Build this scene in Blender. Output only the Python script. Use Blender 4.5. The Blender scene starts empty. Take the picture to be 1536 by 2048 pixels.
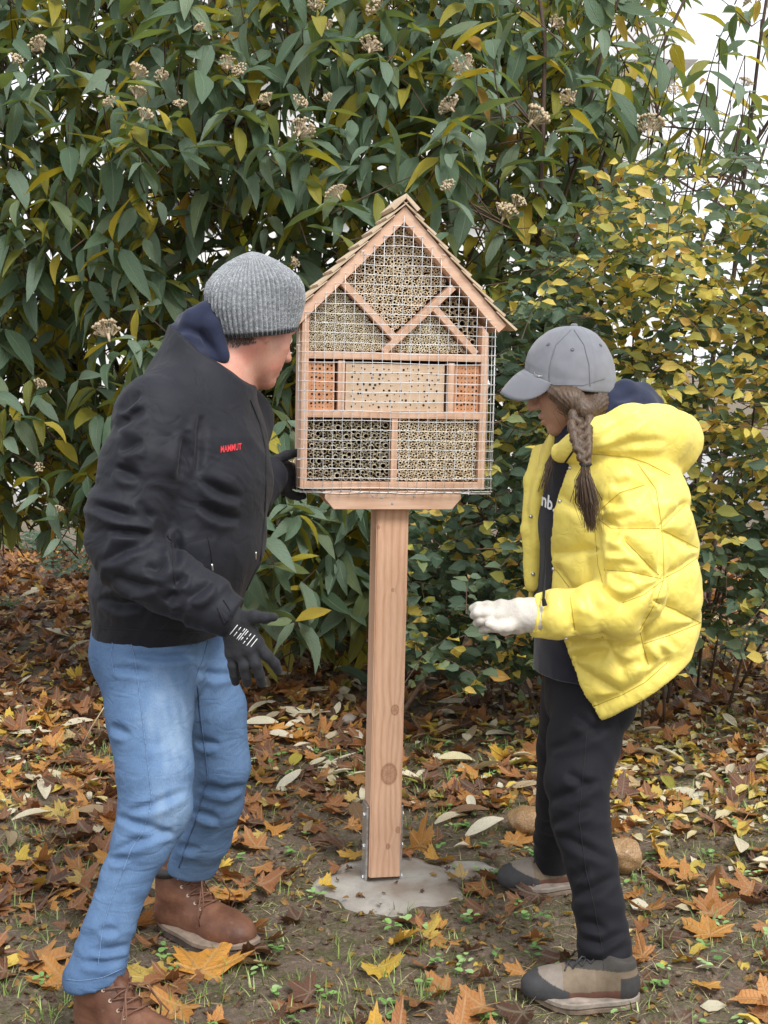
import bpy, bmesh, math, random
import numpy as np
from mathutils import Vector, Matrix, Euler

R = math.radians
random.seed(7)
rng = np.random.default_rng(7)
scene = bpy.context.scene
col = scene.collection

# ------------------------------------------------------------------ camera, sky, sun, exposure
PITCH = R(6.7)
EYE = 1.40
FPX = 2720.0                      # focal length in pixels of the 1536 x 2048 photograph
cam_d = bpy.data.cameras.new('camera')
cam_d.sensor_fit = 'HORIZONTAL'
cam_d.sensor_width = 36.0
cam_d.lens = 36.0 * FPX / 1536.0
cam_d.clip_start = 0.05
cam_d.clip_end = 500.0
cam = bpy.data.objects.new('camera', cam_d)
cam.location = (0, 0, EYE)
cam.rotation_euler = (R(90) - PITCH, 0, 0)
col.objects.link(cam)
scene.camera = cam

SUN_ELEV, SUN_AZ = R(52), R(150)   # azimuth from +Y, clockwise: behind the camera, to the right
world = bpy.data.worlds.new('World')
scene.world = world
world.use_nodes = True
wn = world.node_tree
wn.nodes.clear()
w_out = wn.nodes.new('ShaderNodeOutputWorld')
w_bg = wn.nodes.new('ShaderNodeBackground')
w_sky = wn.nodes.new('ShaderNodeTexSky')
w_sky.sky_type = 'NISHITA'
w_sky.sun_disc = False
w_sky.sun_elevation = SUN_ELEV
w_sky.sun_rotation = SUN_AZ
w_sky.air_density = 1.0
w_sky.dust_density = 4.0
w_hs = wn.nodes.new('ShaderNodeHueSaturation')
w_hs.inputs['Saturation'].default_value = 0.12
w_mix = wn.nodes.new('ShaderNodeMixRGB')
w_mix.inputs['Fac'].default_value = 0.72
w_mix.inputs['Color2'].default_value = (9.2, 9.45, 9.9, 1)     # closed cloud cover
wn.links.new(w_sky.outputs['Color'], w_hs.inputs['Color'])
wn.links.new(w_hs.outputs['Color'], w_mix.inputs['Color1'])
wn.links.new(w_mix.outputs['Color'], w_bg.inputs['Color'])
w_bg.inputs['Strength'].default_value = 0.12
wn.links.new(w_bg.outputs['Background'], w_out.inputs['Surface'])

sun_d = bpy.data.lights.new('sun', 'SUN')
sun_d.energy = 1.9
sun_d.angle = R(18)
sun_d.color = (1.0, 0.97, 0.92)
sun = bpy.data.objects.new('sun', sun_d)
_sd = Vector((math.sin(SUN_AZ) * math.cos(SUN_ELEV), math.cos(SUN_AZ) * math.cos(SUN_ELEV), math.sin(SUN_ELEV)))
sun.rotation_euler = _sd.to_track_quat('Z', 'Y').to_euler()
sun.location = (3, -4, 8)
col.objects.link(sun)

scene.view_settings.view_transform = 'Standard'
scene.view_settings.look = 'None'
scene.view_settings.gamma = 1.0
scene.view_settings.exposure = 0.53
scene.view_settings.use_curve_mapping = False
scene.cycles.max_bounces = 8
scene.cycles.transparent_max_bounces = 8

# ------------------------------------------------------------------ helpers
_cp, _sp = math.cos(PITCH), math.sin(PITCH)
def ray(px, py):
    a, b = (px - 768.0) / FPX, (1024.0 - py) / FPX
    return Vector((a, _cp + b * _sp, -_sp + b * _cp))
def at(px, py, Y):
    """world point seen at a photograph pixel when it stands Y metres in front of the camera"""
    d = ray(px, py)
    t = Y / d.y
    return Vector((d.x * t, Y, EYE + d.z * t))
def on_ground(px, py):
    d = ray(px, py)
    t = -EYE / d.z
    return Vector((d.x * t, d.y * t, 0.0))
def mpp(Y):
    return Y / FPX / _cp          # metres per photograph pixel, about
def proj(p):
    """world -> photograph pixel"""
    x, y, z = p[0], p[1], p[2] - EYE
    f = y * _cp - z * _sp
    u = y * _sp + z * _cp
    return 768 + FPX * x / f, 1024 - FPX * u / f

def tag(o, label=None, cat=None, group=None, kind=None):
    if label: o['label'] = label
    if cat: o['category'] = cat
    if group: o['group'] = group
    if kind: o['kind'] = kind
    return o
def empty(name, loc=(0, 0, 0), rot=(0, 0, 0)):
    o = bpy.data.objects.new(name, None)
    o.empty_display_size = 0.1
    o.location = loc
    o.rotation_euler = rot
    col.objects.link(o)
    return o
def link(name, me, m=None, parent=None, loc=None, smooth=None):
    o = bpy.data.objects.new(name, me)
    if m is not None and len(me.materials) == 0:
        me.materials.append(m)
    if parent is not None:
        o.parent = parent
    if loc is not None:
        o.location = loc
    col.objects.link(o)
    return o
def mesh(name, v, f, m=None, smooth=False, attrs=None):
    """numpy-friendly mesh: v (n,3); f list of index tuples or one (k,4)/(k,3) array"""
    me = bpy.data.meshes.new(name)
    if isinstance(f, np.ndarray):
        n, k = f.shape
        me.vertices.add(len(v)); me.loops.add(n * k); me.polygons.add(n)
        me.vertices.foreach_set('co', np.asarray(v, dtype=np.float32).ravel())
        me.loops.foreach_set('vertex_index', f.astype(np.int32).ravel())
        me.polygons.foreach_set('loop_start', np.arange(0, n * k, k, dtype=np.int32))
        me.polygons.foreach_set('loop_total', np.full(n, k, dtype=np.int32))
        me.update(calc_edges=True)
    else:
        me.from_pydata([tuple(map(float, p)) for p in v], [], [tuple(map(int, t)) for t in f])
        me.update()
    if smooth:
        me.polygons.foreach_set('use_smooth', np.ones(len(me.polygons), dtype=bool))
    if attrs:
        for an, av in attrs.items():
            av = np.asarray(av, dtype=np.float32)
            if av.ndim == 1:
                a = me.attributes.new(an, 'FLOAT', 'POINT'); a.data.foreach_set('value', av)
            else:
                if av.shape[1] == 3:
                    av = np.concatenate([av, np.ones((len(av), 1), np.float32)], 1)
                a = me.attributes.new(an, 'FLOAT_COLOR', 'POINT'); a.data.foreach_set('color', av.ravel())
    if m is not None:
        me.materials.append(m)
    return me

class MB:
    """collects shapes for ONE mesh"""
    def __init__(s): s.v, s.f = [], []
    def add(s, v, f):
        b = len(s.v)
        s.v += [tuple(p) for p in v]
        s.f += [tuple(i + b for i in t) for t in f]
    def box(s, c, d, rot=None):
        c = Vector(c); hx, hy, hz = d[0] / 2, d[1] / 2, d[2] / 2
        P = [Vector((x, y, z)) for z in (-hz, hz) for y in (-hy, hy) for x in (-hx, hx)]
        if rot is not None: P = [rot @ p for p in P]
        s.add([c + p for p in P], [(0, 2, 3, 1), (4, 5, 7, 6), (0, 1, 5, 4), (2, 6, 7, 3), (0, 4, 6, 2), (1, 3, 7, 5)])
    def prism(s, poly, y0, y1):
        """polygon in x,z (counter-clockwise seen from -y) extruded y0..y1"""
        n = len(poly)
        v = [(x, y0, z) for x, z in poly] + [(x, y1, z) for x, z in poly]
        f = [tuple(range(n)), tuple(range(2 * n - 1, n - 1, -1))]
        f += [(i, i + n, (i + 1) % n + n, (i + 1) % n) for i in range(n)]
        s.add(v, f)
    def tube(s, pts, radii, n=6, caps=True):
        pts = [Vector(p) for p in pts]
        if not hasattr(radii, '__len__'): radii = [radii] * len(pts)
        b = len(s.v); ref = None
        for i, p in enumerate(pts):
            t = (pts[min(i + 1, len(pts) - 1)] - pts[max(i - 1, 0)])
            if t.length < 1e-9: t = Vector((0, 0, 1))
            t.normalize()
            if ref is None:
                ref = t.orthogonal().normalized()
            ref = (ref - t * ref.dot(t))
            ref = ref.normalized() if ref.length > 1e-6 else t.orthogonal().normalized()
            w = t.cross(ref)
            for k in range(n):
                a = 2 * math.pi * k / n
                s.v.append(tuple(p + (ref * math.cos(a) + w * math.sin(a)) * radii[i]))
        for i in range(len(pts) - 1):
            for k in range(n):
                k2 = (k + 1) % n
                s.f.append((b + i * n + k, b + i * n + k2, b + (i + 1) * n + k2, b + (i + 1) * n + k))
        if caps:
            s.f.append(tuple(b + k for k in range(n - 1, -1, -1)))
            e = b + (len(pts) - 1) * n
            s.f.append(tuple(e + k for k in range(n)))
    def mesh(s, name, m=None, smooth=False):
        return mesh(name, s.v, s.f, m, smooth)
    def build(s, name, m=None, parent=None, smooth=False, bevel=0):
        o = link(name, s.mesh(name, m, smooth), None, parent)
        if bevel:
            bv = o.modifiers.new('bevel', 'BEVEL'); bv.width = bevel; bv.segments = 2; bv.limit_method = 'ANGLE'
        return o

# ------------------------------------------------------------------ numpy noise
_perm = np.random.default_rng(3).permutation(512).astype(np.int64)
_perm = np.concatenate([_perm, _perm, _perm])
_grad = np.random.default_rng(4).normal(size=(512, 3)).astype(np.float32)
_grad /= np.linalg.norm(_grad, axis=1, keepdims=True)
def noise(p):
    """gradient noise, p (n,3) -> about -0.7..0.7"""
    p = np.asarray(p, dtype=np.float32)
    i = np.floor(p).astype(np.int64)
    f = p - i
    u = f * f * f * (f * (f * 6 - 15) + 10)
    out = 0
    for dx in (0, 1):
        for dy in (0, 1):
            for dz in (0, 1):
                h = _perm[_perm[_perm[(i[:, 0] + dx) & 511] + ((i[:, 1] + dy) & 511)] + ((i[:, 2] + dz) & 511)] & 511
                g = _grad[h]
                d = g[:, 0] * (f[:, 0] - dx) + g[:, 1] * (f[:, 1] - dy) + g[:, 2] * (f[:, 2] - dz)
                w = (u[:, 0] if dx else 1 - u[:, 0]) * (u[:, 1] if dy else 1 - u[:, 1]) * (u[:, 2] if dz else 1 - u[:, 2])
                out = out + w * d
    return out
_pl, _gl = _perm.tolist(), _grad.tolist()
def noise1(x, y, z):
    """the same noise for one point"""
    ix, iy, iz = math.floor(x), math.floor(y), math.floor(z)
    fx, fy, fz = x - ix, y - iy, z - iz
    ux, uy, uz = (f * f * f * (f * (f * 6 - 15) + 10) for f in (fx, fy, fz))
    s = 0.0
    for dx in (0, 1):
        a = _pl[(ix + dx) & 511]; wx = ux if dx else 1 - ux
        for dy in (0, 1):
            b = _pl[a + ((iy + dy) & 511)]; wy = wx * (uy if dy else 1 - uy)
            for dz in (0, 1):
                g = _gl[_pl[b + ((iz + dz) & 511)] & 511]
                s += wy * (uz if dz else 1 - uz) * (g[0] * (fx - dx) + g[1] * (fy - dy) + g[2] * (fz - dz))
    return s
def fbm(p, o=3):
    p = np.asarray(p, dtype=np.float32); s = 0; a = 1.0
    for k in range(o):
        s = s + a * noise(p * (2 ** k) + 17.3 * k); a *= 0.5
    return s

# ------------------------------------------------------------------ materials
class NT:
    def __init__(s, name):
        s.m = bpy.data.materials.new(name); s.m.use_nodes = True
        s.t = s.m.node_tree; s.t.nodes.clear()
        s.out = s.n('ShaderNodeOutputMaterial')
        s.p = s.n('ShaderNodeBsdfPrincipled')
        s.l(s.p.outputs[0], s.out.inputs['Surface'])
        s.co = s.n('ShaderNodeTexCoord').outputs['Object']
    def n(s, typ, **kw):
        x = s.t.nodes.new(typ)
        for k, v in kw.items(): setattr(x, k, v)
        return x
    def l(s, a, b): s.t.links.new(a, b)
    def mapping(s, sc=(1, 1, 1), rot=(0, 0, 0), src=None):
        x = s.n('ShaderNodeMapping')
        x.inputs['Scale'].default_value = sc; x.inputs['Rotation'].default_value = rot
        s.l(src or s.co, x.inputs['Vector']); return x.outputs[0]
    def noise(s, scale, detail=4, rough=0.55, vec=None, dist=0.0):
        x = s.n('ShaderNodeTexNoise')
        x.inputs['Scale'].default_value = scale; x.inputs['Detail'].default_value = detail
        x.inputs['Roughness'].default_value = rough; x.inputs['Distortion'].default_value = dist
        s.l(vec or s.co, x.inputs['Vector']); return x.outputs['Fac']
    def voronoi(s, scale, vec=None, feature='F1', out='Distance'):
        x = s.n('ShaderNodeTexVoronoi'); x.feature = feature
        x.inputs['Scale'].default_value = scale
        s.l(vec or s.co, x.inputs['Vector']); return x.outputs[out]
    def wave(s, scale, dist=2.0, detail=2, dscale=1.0, vec=None, typ='BANDS', direction='X', profile='SIN'):
        x = s.n('ShaderNodeTexWave'); x.wave_type = typ; x.wave_profile = profile
        if typ == 'BANDS': x.bands_direction = direction
        else: x.rings_direction = direction
        for k, v in (('Scale', scale), ('Distortion', dist), ('Detail', detail), ('Detail Scale', dscale)):
            x.inputs[k].default_value = v
        s.l(vec or s.co, x.inputs['Vector']); return x.outputs['Fac']
    def ramp(s, fac, stops, interp='LINEAR'):
        x = s.n('ShaderNodeValToRGB'); x.color_ramp.interpolation = interp
        e = x.color_ramp.elements
        while len(e) > 1: e.remove(e[-1])
        e[0].position = stops[0][0]; e[0].color = c4(stops[0][1])
        for p, c in stops[1:]:
            q = e.new(p); q.color = c4(c)
        s.l(fac, x.inputs['Fac']); return x.outputs['Color']
    def mix(s, fac, a, b, mode='MIX'):
        x = s.n('ShaderNodeMixRGB', blend_type=mode)
        for k, v in (('Fac', fac), ('Color1', a), ('Color2', b)):
            if isinstance(v, (int, float)): x.inputs[k].default_value = v if k == 'Fac' else (v, v, v, 1)
            elif isinstance(v, tuple): x.inputs[k].default_value = c4(v)
            else: s.l(v, x.inputs[k])
        return x.outputs[0]
    def math(s, op, a, b=0.0):
        x = s.n('ShaderNodeMath', operation=op)
        for i, v in enumerate((a, b)):
            if isinstance(v, (int, float)): x.inputs[i].default_value = v
            else: s.l(v, x.inputs[i])
        return x.outputs[0]
    def attr(s, name, out='Fac'):
        x = s.n('ShaderNodeAttribute'); x.attribute_name = name; return x.outputs[out]
    def bump(s, h, strength=0.4, dist=0.01, prev=None):
        x = s.n('ShaderNodeBump'); x.inputs['Strength'].default_value = strength; x.inputs['Distance'].default_value = dist
        s.l(h, x.inputs['Height'])
        if prev is not None: s.l(prev, x.inputs['Normal'])
        s.l(x.outputs[0], s.p.inputs['Normal']); return x.outputs[0]
    def set(s, **kw):
        for k, v in kw.items():
            k = {'base': 'Base Color', 'rough': 'Roughness', 'metal': 'Metallic', 'spec': 'Specular IOR Level', 'sheen': 'Sheen Weight',
                 'sss': 'Subsurface Weight', 'coat': 'Coat Weight'}.get(k, k)
            if isinstance(v, (int, float)): s.p.inputs[k].default_value = v
            elif isinstance(v, tuple): s.p.inputs[k].default_value = c4(v)
            else: s.l(v, s.p.inputs[k])
        return s
def c4(c):
    return (c, c, c, 1) if isinstance(c, (int, float)) else (tuple(c) + (1,))[:4]
def srgb(r, g, b):
    f = lambda c: (c / 255 / 12.92) if c / 255 <= 0.04045 else ((c / 255 + 0.055) / 1.055) ** 2.4
    return (f(r), f(g), f(b))
def simple(name, c, rough=0.6, metal=0.0, var=0.12, scale=30.0, bump=0.0, bscale=80.0):
    t = NT(name)
    nf = t.noise(scale, 4)
    lo = tuple(x * (1 - var) for x in c); hi = tuple(min(1, x * (1 + var)) for x in c)
    t.set(base=t.ramp(nf, [(0.3, lo), (0.7, hi)]), rough=rough, metal=metal)
    if bump: t.bump(t.noise(bscale, 5), bump, 0.004)
    return t.m
# ------------------------------------------------------------------ ground, far pavement, building
def soil_z(x, y):
    """height of the soil"""
    x = np.atleast_1d(np.asarray(x, dtype=np.float32)); y = np.atleast_1d(np.asarray(y, dtype=np.float32))
    p = np.stack([x * 1.3, y * 1.3, np.zeros_like(x)], 1)
    h = 0.03 * noise(p) + 0.012 * noise(p * 4 + 5) + 0.007 * noise(p * 13 + 9) + 0.004 * noise(p * 31 + 2)
    flat = np.exp(-((x - 0.02) ** 2 + (y - 3.44) ** 2) / 0.55 ** 2)
    return h * (1 - 0.8 * flat) * (y < 14)
def soil_h(x, y):
    a, b = x * 1.3, y * 1.3
    h = 0.03 * noise1(a, b, 0) + 0.012 * noise1(a * 4 + 5, b * 4 + 5, 5) + 0.007 * noise1(a * 13 + 9, b * 13 + 9, 9) + 0.004 * noise1(a * 31 + 2, b * 31 + 2, 2)
    return h * (1 - 0.8 * math.exp(-((x - 0.02) ** 2 + (y - 3.44) ** 2) / 0.55 ** 2)) * (y < 14)
def axis(lo, hi, fine, f0, f1, coarse):
    a = [lo]
    while a[-1] < hi:
        s_ = fine if f0 <= a[-1] < f1 else min(coarse, fine + 0.18 * max(f0 - a[-1], a[-1] - f1, 0) + 0.002)
        a.append(a[-1] + s_)
    return np.array(a, dtype=np.float32)
xs_ = np.concatenate([-axis(0, 60, 0.022, -1, 2.0, 6)[::-1][:-1], axis(0, 60, 0.022, -1, 2.0, 6)])
ys_ = np.concatenate([axis(1.9, 130, 0.022, 0, 6.0, 8)])
ys_ = np.concatenate([[-40, -15, -5, 0, 1.2, 1.7], ys_])
GX, GY = np.meshgrid(xs_, ys_)
gv = np.stack([GX.ravel(), GY.ravel(), soil_z(GX.ravel(), GY.ravel())], 1)
nx, ny = len(xs_), len(ys_)
ii = np.arange(nx * ny).reshape(ny, nx)
gf = np.stack([ii[:-1, :-1], ii[:-1, 1:], ii[1:, 1:], ii[1:, :-1]], -1).reshape(-1, 4)
t = NT('damp_soil')
big = t.noise(1.6, 5, 0.6)
mid = t.noise(9, 6, 0.65)
fine = t.noise(70, 6, 0.7)
grit = t.voronoi(160)
soil = t.ramp(fine, [(0.25, (0.095, 0.068, 0.049)), (0.5, (0.195, 0.145, 0.107)), (0.75, (0.32, 0.25, 0.19))])
soil = t.mix(t.ramp(big, [(0.42, 0.0), (0.62, 0.55)]), soil, (0.27, 0.205, 0.15))
moss = t.math('MULTIPLY', t.ramp(t.noise(14, 6, 0.7), [(0.44, 0.0), (0.60, 0.85)]), t.ramp(t.noise(2.1, 3), [(0.32, 0.0), (0.52, 1.0)]))
c = t.mix(moss, soil, t.ramp(fine, [(0.3, (0.06, 0.062, 0.022)), (0.7, (0.17, 0.165, 0.065))]))
c = t.mix(t.ramp(grit, [(0.05, 0.5), (0.14, 0.0)]), c, (0.26, 0.22, 0.17))
t.set(base=c, rough=t.ramp(big, [(0.3, 0.55), (0.7, 0.9)]), spec=0.3)
b1 = t.bump(fine, 1.0, 0.022); t.bump(mid, 0.6, 0.03, b1)
ground = link('ground', mesh('ground', gv, gf, t.m, True))
tag(ground, kind='structure')

# pale asphalt lane behind the shrubs
t = NT('pale_asphalt')
t.set(base=t.ramp(t.noise(40, 5), [(0.3, (0.30, 0.30, 0.30)), (0.7, (0.42, 0.42, 0.41))]), rough=0.8)
b = MB(); b.box((0, 17.0, 0.004), (90, 9.0, 0.02))
tag(b.build('lane', t.m), kind='structure')
b = MB(); b.box((0, 12.4, 0.05), (90, 0.14, 0.14))
tag(b.build('kerb', simple('kerb_stone', (0.42, 0.41, 0.39), 0.8)), kind='structure')

# pale rendered house beyond the lane
t = NT('white_render')
t.set(base=t.ramp(t.noise(3, 5), [(0.3, (0.66, 0.65, 0.63)), (0.7, (0.76, 0.75, 0.73))]), rough=0.85); t.bump(t.noise(90, 4), 0.2, 0.01)
M_render = t.m
M_eave = simple('pale_eave_board', (0.70, 0.70, 0.69), 0.7)
M_roof = simple('pale_grey_roof_tile', (0.42, 0.41, 0.40), 0.7)
M_glass = NT('dark_window_glass'); M_glass.set(base=(0.03, 0.035, 0.04), rough=0.06, spec=0.6); M_glass = M_glass.m
M_frame = simple('white_window_frame', (0.78, 0.78, 0.77), 0.4)
house = empty('rendered_house', (0, 24, 0))
tag(house, 'pale rendered two-storey house half hidden behind the tall evergreen shrub', 'house')
HXL, HXR, HZ = -5.0, 4.75, 6.25
b = MB(); b.box(((HXL + HXR) / 2, 3.5, HZ / 2), (HXR - HXL, 7.0, HZ)); b.build('wall', M_render, house)
b = MB(); b.prism([(HXL - 0.5, HZ), (HXR + 0.5, HZ), (HXR + 0.5, HZ + 0.3), (HXL - 0.5, HZ + 0.3)], -0.6, 7.6); b.build('eave', M_eave, house)
b = MB()
zz = HZ + 0.302
b.add([(HXL - .5, -.6, zz), (HXR + .5, -.6, zz), (HXR + .5, 7.6, zz), (HXL - .5, 7.6, zz), (HXL + 1.5, 3.5, zz + 1.9), (HXR - 1.5, 3.5, zz + 1.9)],
      [(0, 1, 5, 4), (1, 2, 5), (2, 3, 4, 5), (3, 0, 4), (3, 2, 1, 0)])
b.build('roof', M_roof, house)
for fx in (-3.4, -0.9, 1.5, 3.4):
    for fz in (1.6, 4.4):
        w_ = empty('window'); w_.parent = house; w_.location = (fx, -0.02, fz)
        b = MB()
        for s_ in (-1, 1):
            b.box((s_ * 0.52, 0, 0), (0.09, 0.08, 1.44)); b.box((0, -.001, s_ * 0.68), (0.96, 0.08, 0.08))
        b.box((0, -.002, 0), (0.06, 0.06, 1.28)); b.build('frame', M_frame, w_)
        b = MB(); b.box((0, 0.015, 0), (1.0, 0.03, 1.32)); b.build('pane', M_glass, w_)
        b = MB(); b.box((0, -.06, -0.76), (1.2, 0.16, 0.06)); b.build('sill', M_frame, w_)
# low garden wall along the far side of the lane, left of the house
b = MB(); b.box((-14, 21.8, 0.55), (16.5, 0.25, 1.1)); lo_ = b.build('garden_wall', M_render, None)
tag(lo_, 'low pale garden wall along the far lane seen through the leaves', 'wall')
# ------------------------------------------------------------------ insect hotel on its post
def wood_mat(name, light, dark, axis='Z', seed=0.0, scale=1.0, knots=True):
    t = NT(name)
    sc = {'Z': (1, 1, 0.06), 'X': (0.06, 1, 1)}[axis]
    rnd = t.n('ShaderNodeObjectInfo').outputs['Random']
    cmb = t.n('ShaderNodeCombineXYZ')
    for k in range(3): t.l(t.math('MULTIPLY', rnd, 7.0 + 3 * k), cmb.inputs[k])
    vadd = t.n('ShaderNodeVectorMath', operation='ADD')
    t.l(t.co, vadd.inputs[0]); t.l(cmb.outputs[0], vadd.inputs[1])
    vec = t.mapping(sc, src=vadd.outputs[0])
    broad = t.noise(22 * scale, 3, 0.5, vec, 0.6)
    rings = t.wave(30 * scale, 9.0, 3, 0.5, vec, 'BANDS', 'X')
    fine = t.noise(260 * scale, 3, 0.6, vec)
    c = t.ramp(rings, [(0.0, dark), (0.35, tuple((a + b) / 2 for a, b in zip(light, dark))), (0.8, light)])
    c = t.mix(t.math('MULTIPLY', broad, 0.65), c, light)
    c = t.mix(0.35, c, t.ramp(fine, [(0.35, tuple(0.72 * x for x in light)), (0.65, light)]), 'MULTIPLY') if False else c
    c = t.mix(0.22, c, t.ramp(fine, [(0.3, (0.55, 0.5, 0.45)), (0.6, (1, 1, 1))]), 'MULTIPLY')
    c = t.mix(0.5, c, t.ramp(rnd, [(0, (0.88, 0.86, 0.84)), (1, (1, 1, 1))]), 'MULTIPLY')
    t.set(base=c, rough=0.62, spec=0.25)
    t.bump(t.mix(0.5, fine, rings), 0.12, 0.002)
    return t.m
W_LIGHT, W_DARK = (0.70, 0.47, 0.34), (0.60, 0.37, 0.25)
M_wood_v = wood_mat('larch_wood_upright', W_LIGHT, W_DARK, 'Z')
M_wood_h = wood_mat('larch_wood_level', W_LIGHT, W_DARK, 'X')
M_pale_h = wood_mat('pale_block_wood', (0.66, 0.50, 0.36), (0.60, 0.43, 0.29), 'X', scale=0.5)
M_shingle = wood_mat('weathered_shingle_wood', (0.62, 0.49, 0.35), (0.50, 0.37, 0.25), 'X', scale=1.3)
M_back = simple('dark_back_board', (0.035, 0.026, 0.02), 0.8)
M_steel = NT('galvanised_steel')
M_steel.set(base=M_steel.ramp(M_steel.voronoi(60), [(0, (0.42, 0.43, 0.44)), (0.6, (0.62, 0.63, 0.64))]), metal=0.85, rough=0.38)
M_steel = M_steel.m
M_wire = simple('galvanised_wire', (0.68, 0.69, 0.70), 0.42, 0.4, 0.06)
M_hole_shade = simple('drilled_hole_painted_shade', (0.02, 0.014, 0.01), 0.9)  # dark colour painted for the shade inside the drilled holes
t = NT('fired_clay_brick')
t.set(base=t.ramp(t.noise(60, 5), [(0.3, (0.52, 0.245, 0.125)), (0.7, (0.63, 0.32, 0.17))]), rough=0.85); t.bump(t.noise(300, 3), 0.2, 0.002)
M_clay = t.m
def tube_mat(name, light, dark):
    t = NT(name)
    a = t.attr('rnd'); 
    rnd = t.n('ShaderNodeObjectInfo').outputs['Random']
    f = t.math('FRACT', t.math('ADD', a, rnd))
    c = t.ramp(f, [(0, dark), (0.45, tuple((x + y) / 2 for x, y in zip(light, dark))), (1, light)])
    t.set(base=c, rough=0.55)
    return t.m
M_bore_shade = simple('reed_bore_painted_shade', (0.10, 0.072, 0.048), 0.9, var=0.3, scale=200)  # bore walls coloured darker than the reed to paint in the holes' shade
M_bamboo = tube_mat('bamboo_cane', (0.90, 0.83, 0.66), (0.76, 0.66, 0.46))
M_reed = tube_mat('reed_stalk', (0.88, 0.77, 0.58), (0.70, 0.56, 0.38))

YAW, LEAN = R(10.5), R(1.3)
HB = on_ground(773, 1772)
hotel = empty('insect_hotel', (HB.x, HB.y + 0.035, 0.0), (0, LEAN, YAW))
tag(hotel, 'wooden insect hotel with shingled gable roof and wire mesh on a square post', 'insect hotel')
_HM = Matrix.Translation(hotel.location) @ Euler((0, LEAN, YAW)).to_matrix().to_4x4()
_HI = _HM.inverted()
def loc(px, py, ly):
    """local (x, z) on the plane local y = ly seen at a photograph pixel"""
    o = _HI @ Vector((0, 0, EYE)); d = _HI.to_3x3() @ ray(px, py)
    k = (ly - o.y) / d.y
    p = o + d * k
    return p.x, p.z
FY = -0.078                        # front face of the box
DEP = 0.118                        # its depth
def lx(px, py): return loc(px, py, FY)[0]
def lz(px, py): return loc(px, py, FY)[1]
XL, XR = lx(602.5, 800), lx(973.5, 800)
ZB = lz(770, 978.5)
Z1a, Z1b = lz(640, 963.5), ZB      # bottom board
Z2b, Z2a = lz(790, 837), lz(790, 824.0)
Z3b, Z3a = lz(790, 720.5), lz(790, 705.5)
TH = 0.017
PYF = -0.045
# post
pL, pR = loc(748, 1300, PYF)[0], loc(811, 1300, PYF)[0]
pb = loc(772, 1754, PYF)[1]
hw = (pR - pL) / 2; pcx = (pL + pR) / 2
def post_mesh():
    bm = bmesh.new()
    bmesh.ops.create_cube(bm, size=1)
    top = loc(780, 1000, PYF)[1]
    for v in bm.verts:
        v.co = Vector((pcx + v.co.x * 2 * hw, v.co.y * 0.09, pb + (v.co.z + 0.5) * (top - pb)))
    bmesh.ops.bevel(bm, geom=[e for e in bm.edges if abs(e.verts[0].co.z - e.verts[1].co.z) > 0.1], offset=0.003, segments=2, affect='EDGES')
    me = bpy.data.meshes.new('post'); bm.to_mesh(me); bm.free(); return me
t = NT('post_wood')                # long swaying grain with knots
vec = t.mapping((1, 1, 0.10))
kv = None
grain_warp = t.n('ShaderNodeVectorMath', operation='ADD')
t.l(vec, grain_warp.inputs[0])
knots = [(loc(790, 1420, PYF), 0.011), (loc(778, 1548, PYF), 0.022), (loc(796, 1660, PYF), 0.007), (loc(776, 1693, PYF), 0.006), (loc(757, 1055, PYF), .004), (loc(785, 1180, PYF), .004)]
tot = None; dark = None
sep = t.n('ShaderNodeSeparateXYZ'); t.l(t.co, sep.inputs[0])
for (kx, kz), kr in knots:
    dx = t.math('SUBTRACT', sep.outputs[0], kx)
    dz = t.math('MULTIPLY', t.math('SUBTRACT', sep.outputs[2], kz), 0.75)
    d2 = t.math('ADD', t.math('MULTIPLY', dx, dx), t.math('MULTIPLY', dz, dz))
    d = t.math('SQRT', d2)
    g = t.math('DIVIDE', t.math('MULTIPLY', dx, kr * 1.6), t.math('ADD', d2, kr * kr * 1.2))       # pushes the grain aside
    tot = g if tot is None else t.math('ADD', tot, g)
    ring = t.math('MULTIPLY', t.math('SUBTRACT', 1.0, t.math('MINIMUM', t.math('DIVIDE', d, kr * 1.1), 1.0)), 1.0)
    dark = ring if dark is None else t.math('MAXIMUM', dark, ring)
cx = t.n('ShaderNodeCombineXYZ'); t.l(t.math('MULTIPLY', tot, 0.012), cx.inputs[0])
t.l(cx.outputs[0], grain_warp.inputs[1])
gv = grain_warp.outputs[0]
rings = t.math('MULTIPLY', t.math('ADD', t.wave(17, 7.0, 3, 0.7, gv, 'BANDS', 'X'), t.noise(60, 3, 0.6, gv)), 0.5)
fine = t.noise(300, 3, 0.6, gv)
c = t.ramp(rings, [(0.12, (0.53, 0.30, 0.18)), (0.36, (0.62, 0.38, 0.25)), (0.75, (0.67, 0.43, 0.295))])
c = t.mix(0.25, c, t.ramp(fine, [(0.3, (0.6, 0.52, 0.45)), (0.6, (1, 1, 1))]), 'MULTIPLY')
kn = t.noise(240, 3)
c = t.mix(t.ramp(dark, [(0.0, 0.0), (0.18, 0.75), (0.45, 0.45), (1, 0.7)]), c, t.ramp(kn, [(0.35, (0.16, 0.07, 0.035)), (0.7, (0.42, 0.21, 0.11))]))
c = t.mix(0.35, c, t.ramp(t.noise(9, 2), [(0.3, (0.85, 0.82, 0.8)), (0.7, (1, 1, 1))]), 'MULTIPLY')
t.set(base=c, rough=0.6, spec=0.25); t.bump(t.mix(0.5, fine, rings), 0.12, 0.002)
link('post', post_mesh(), t.m, hotel)
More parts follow.
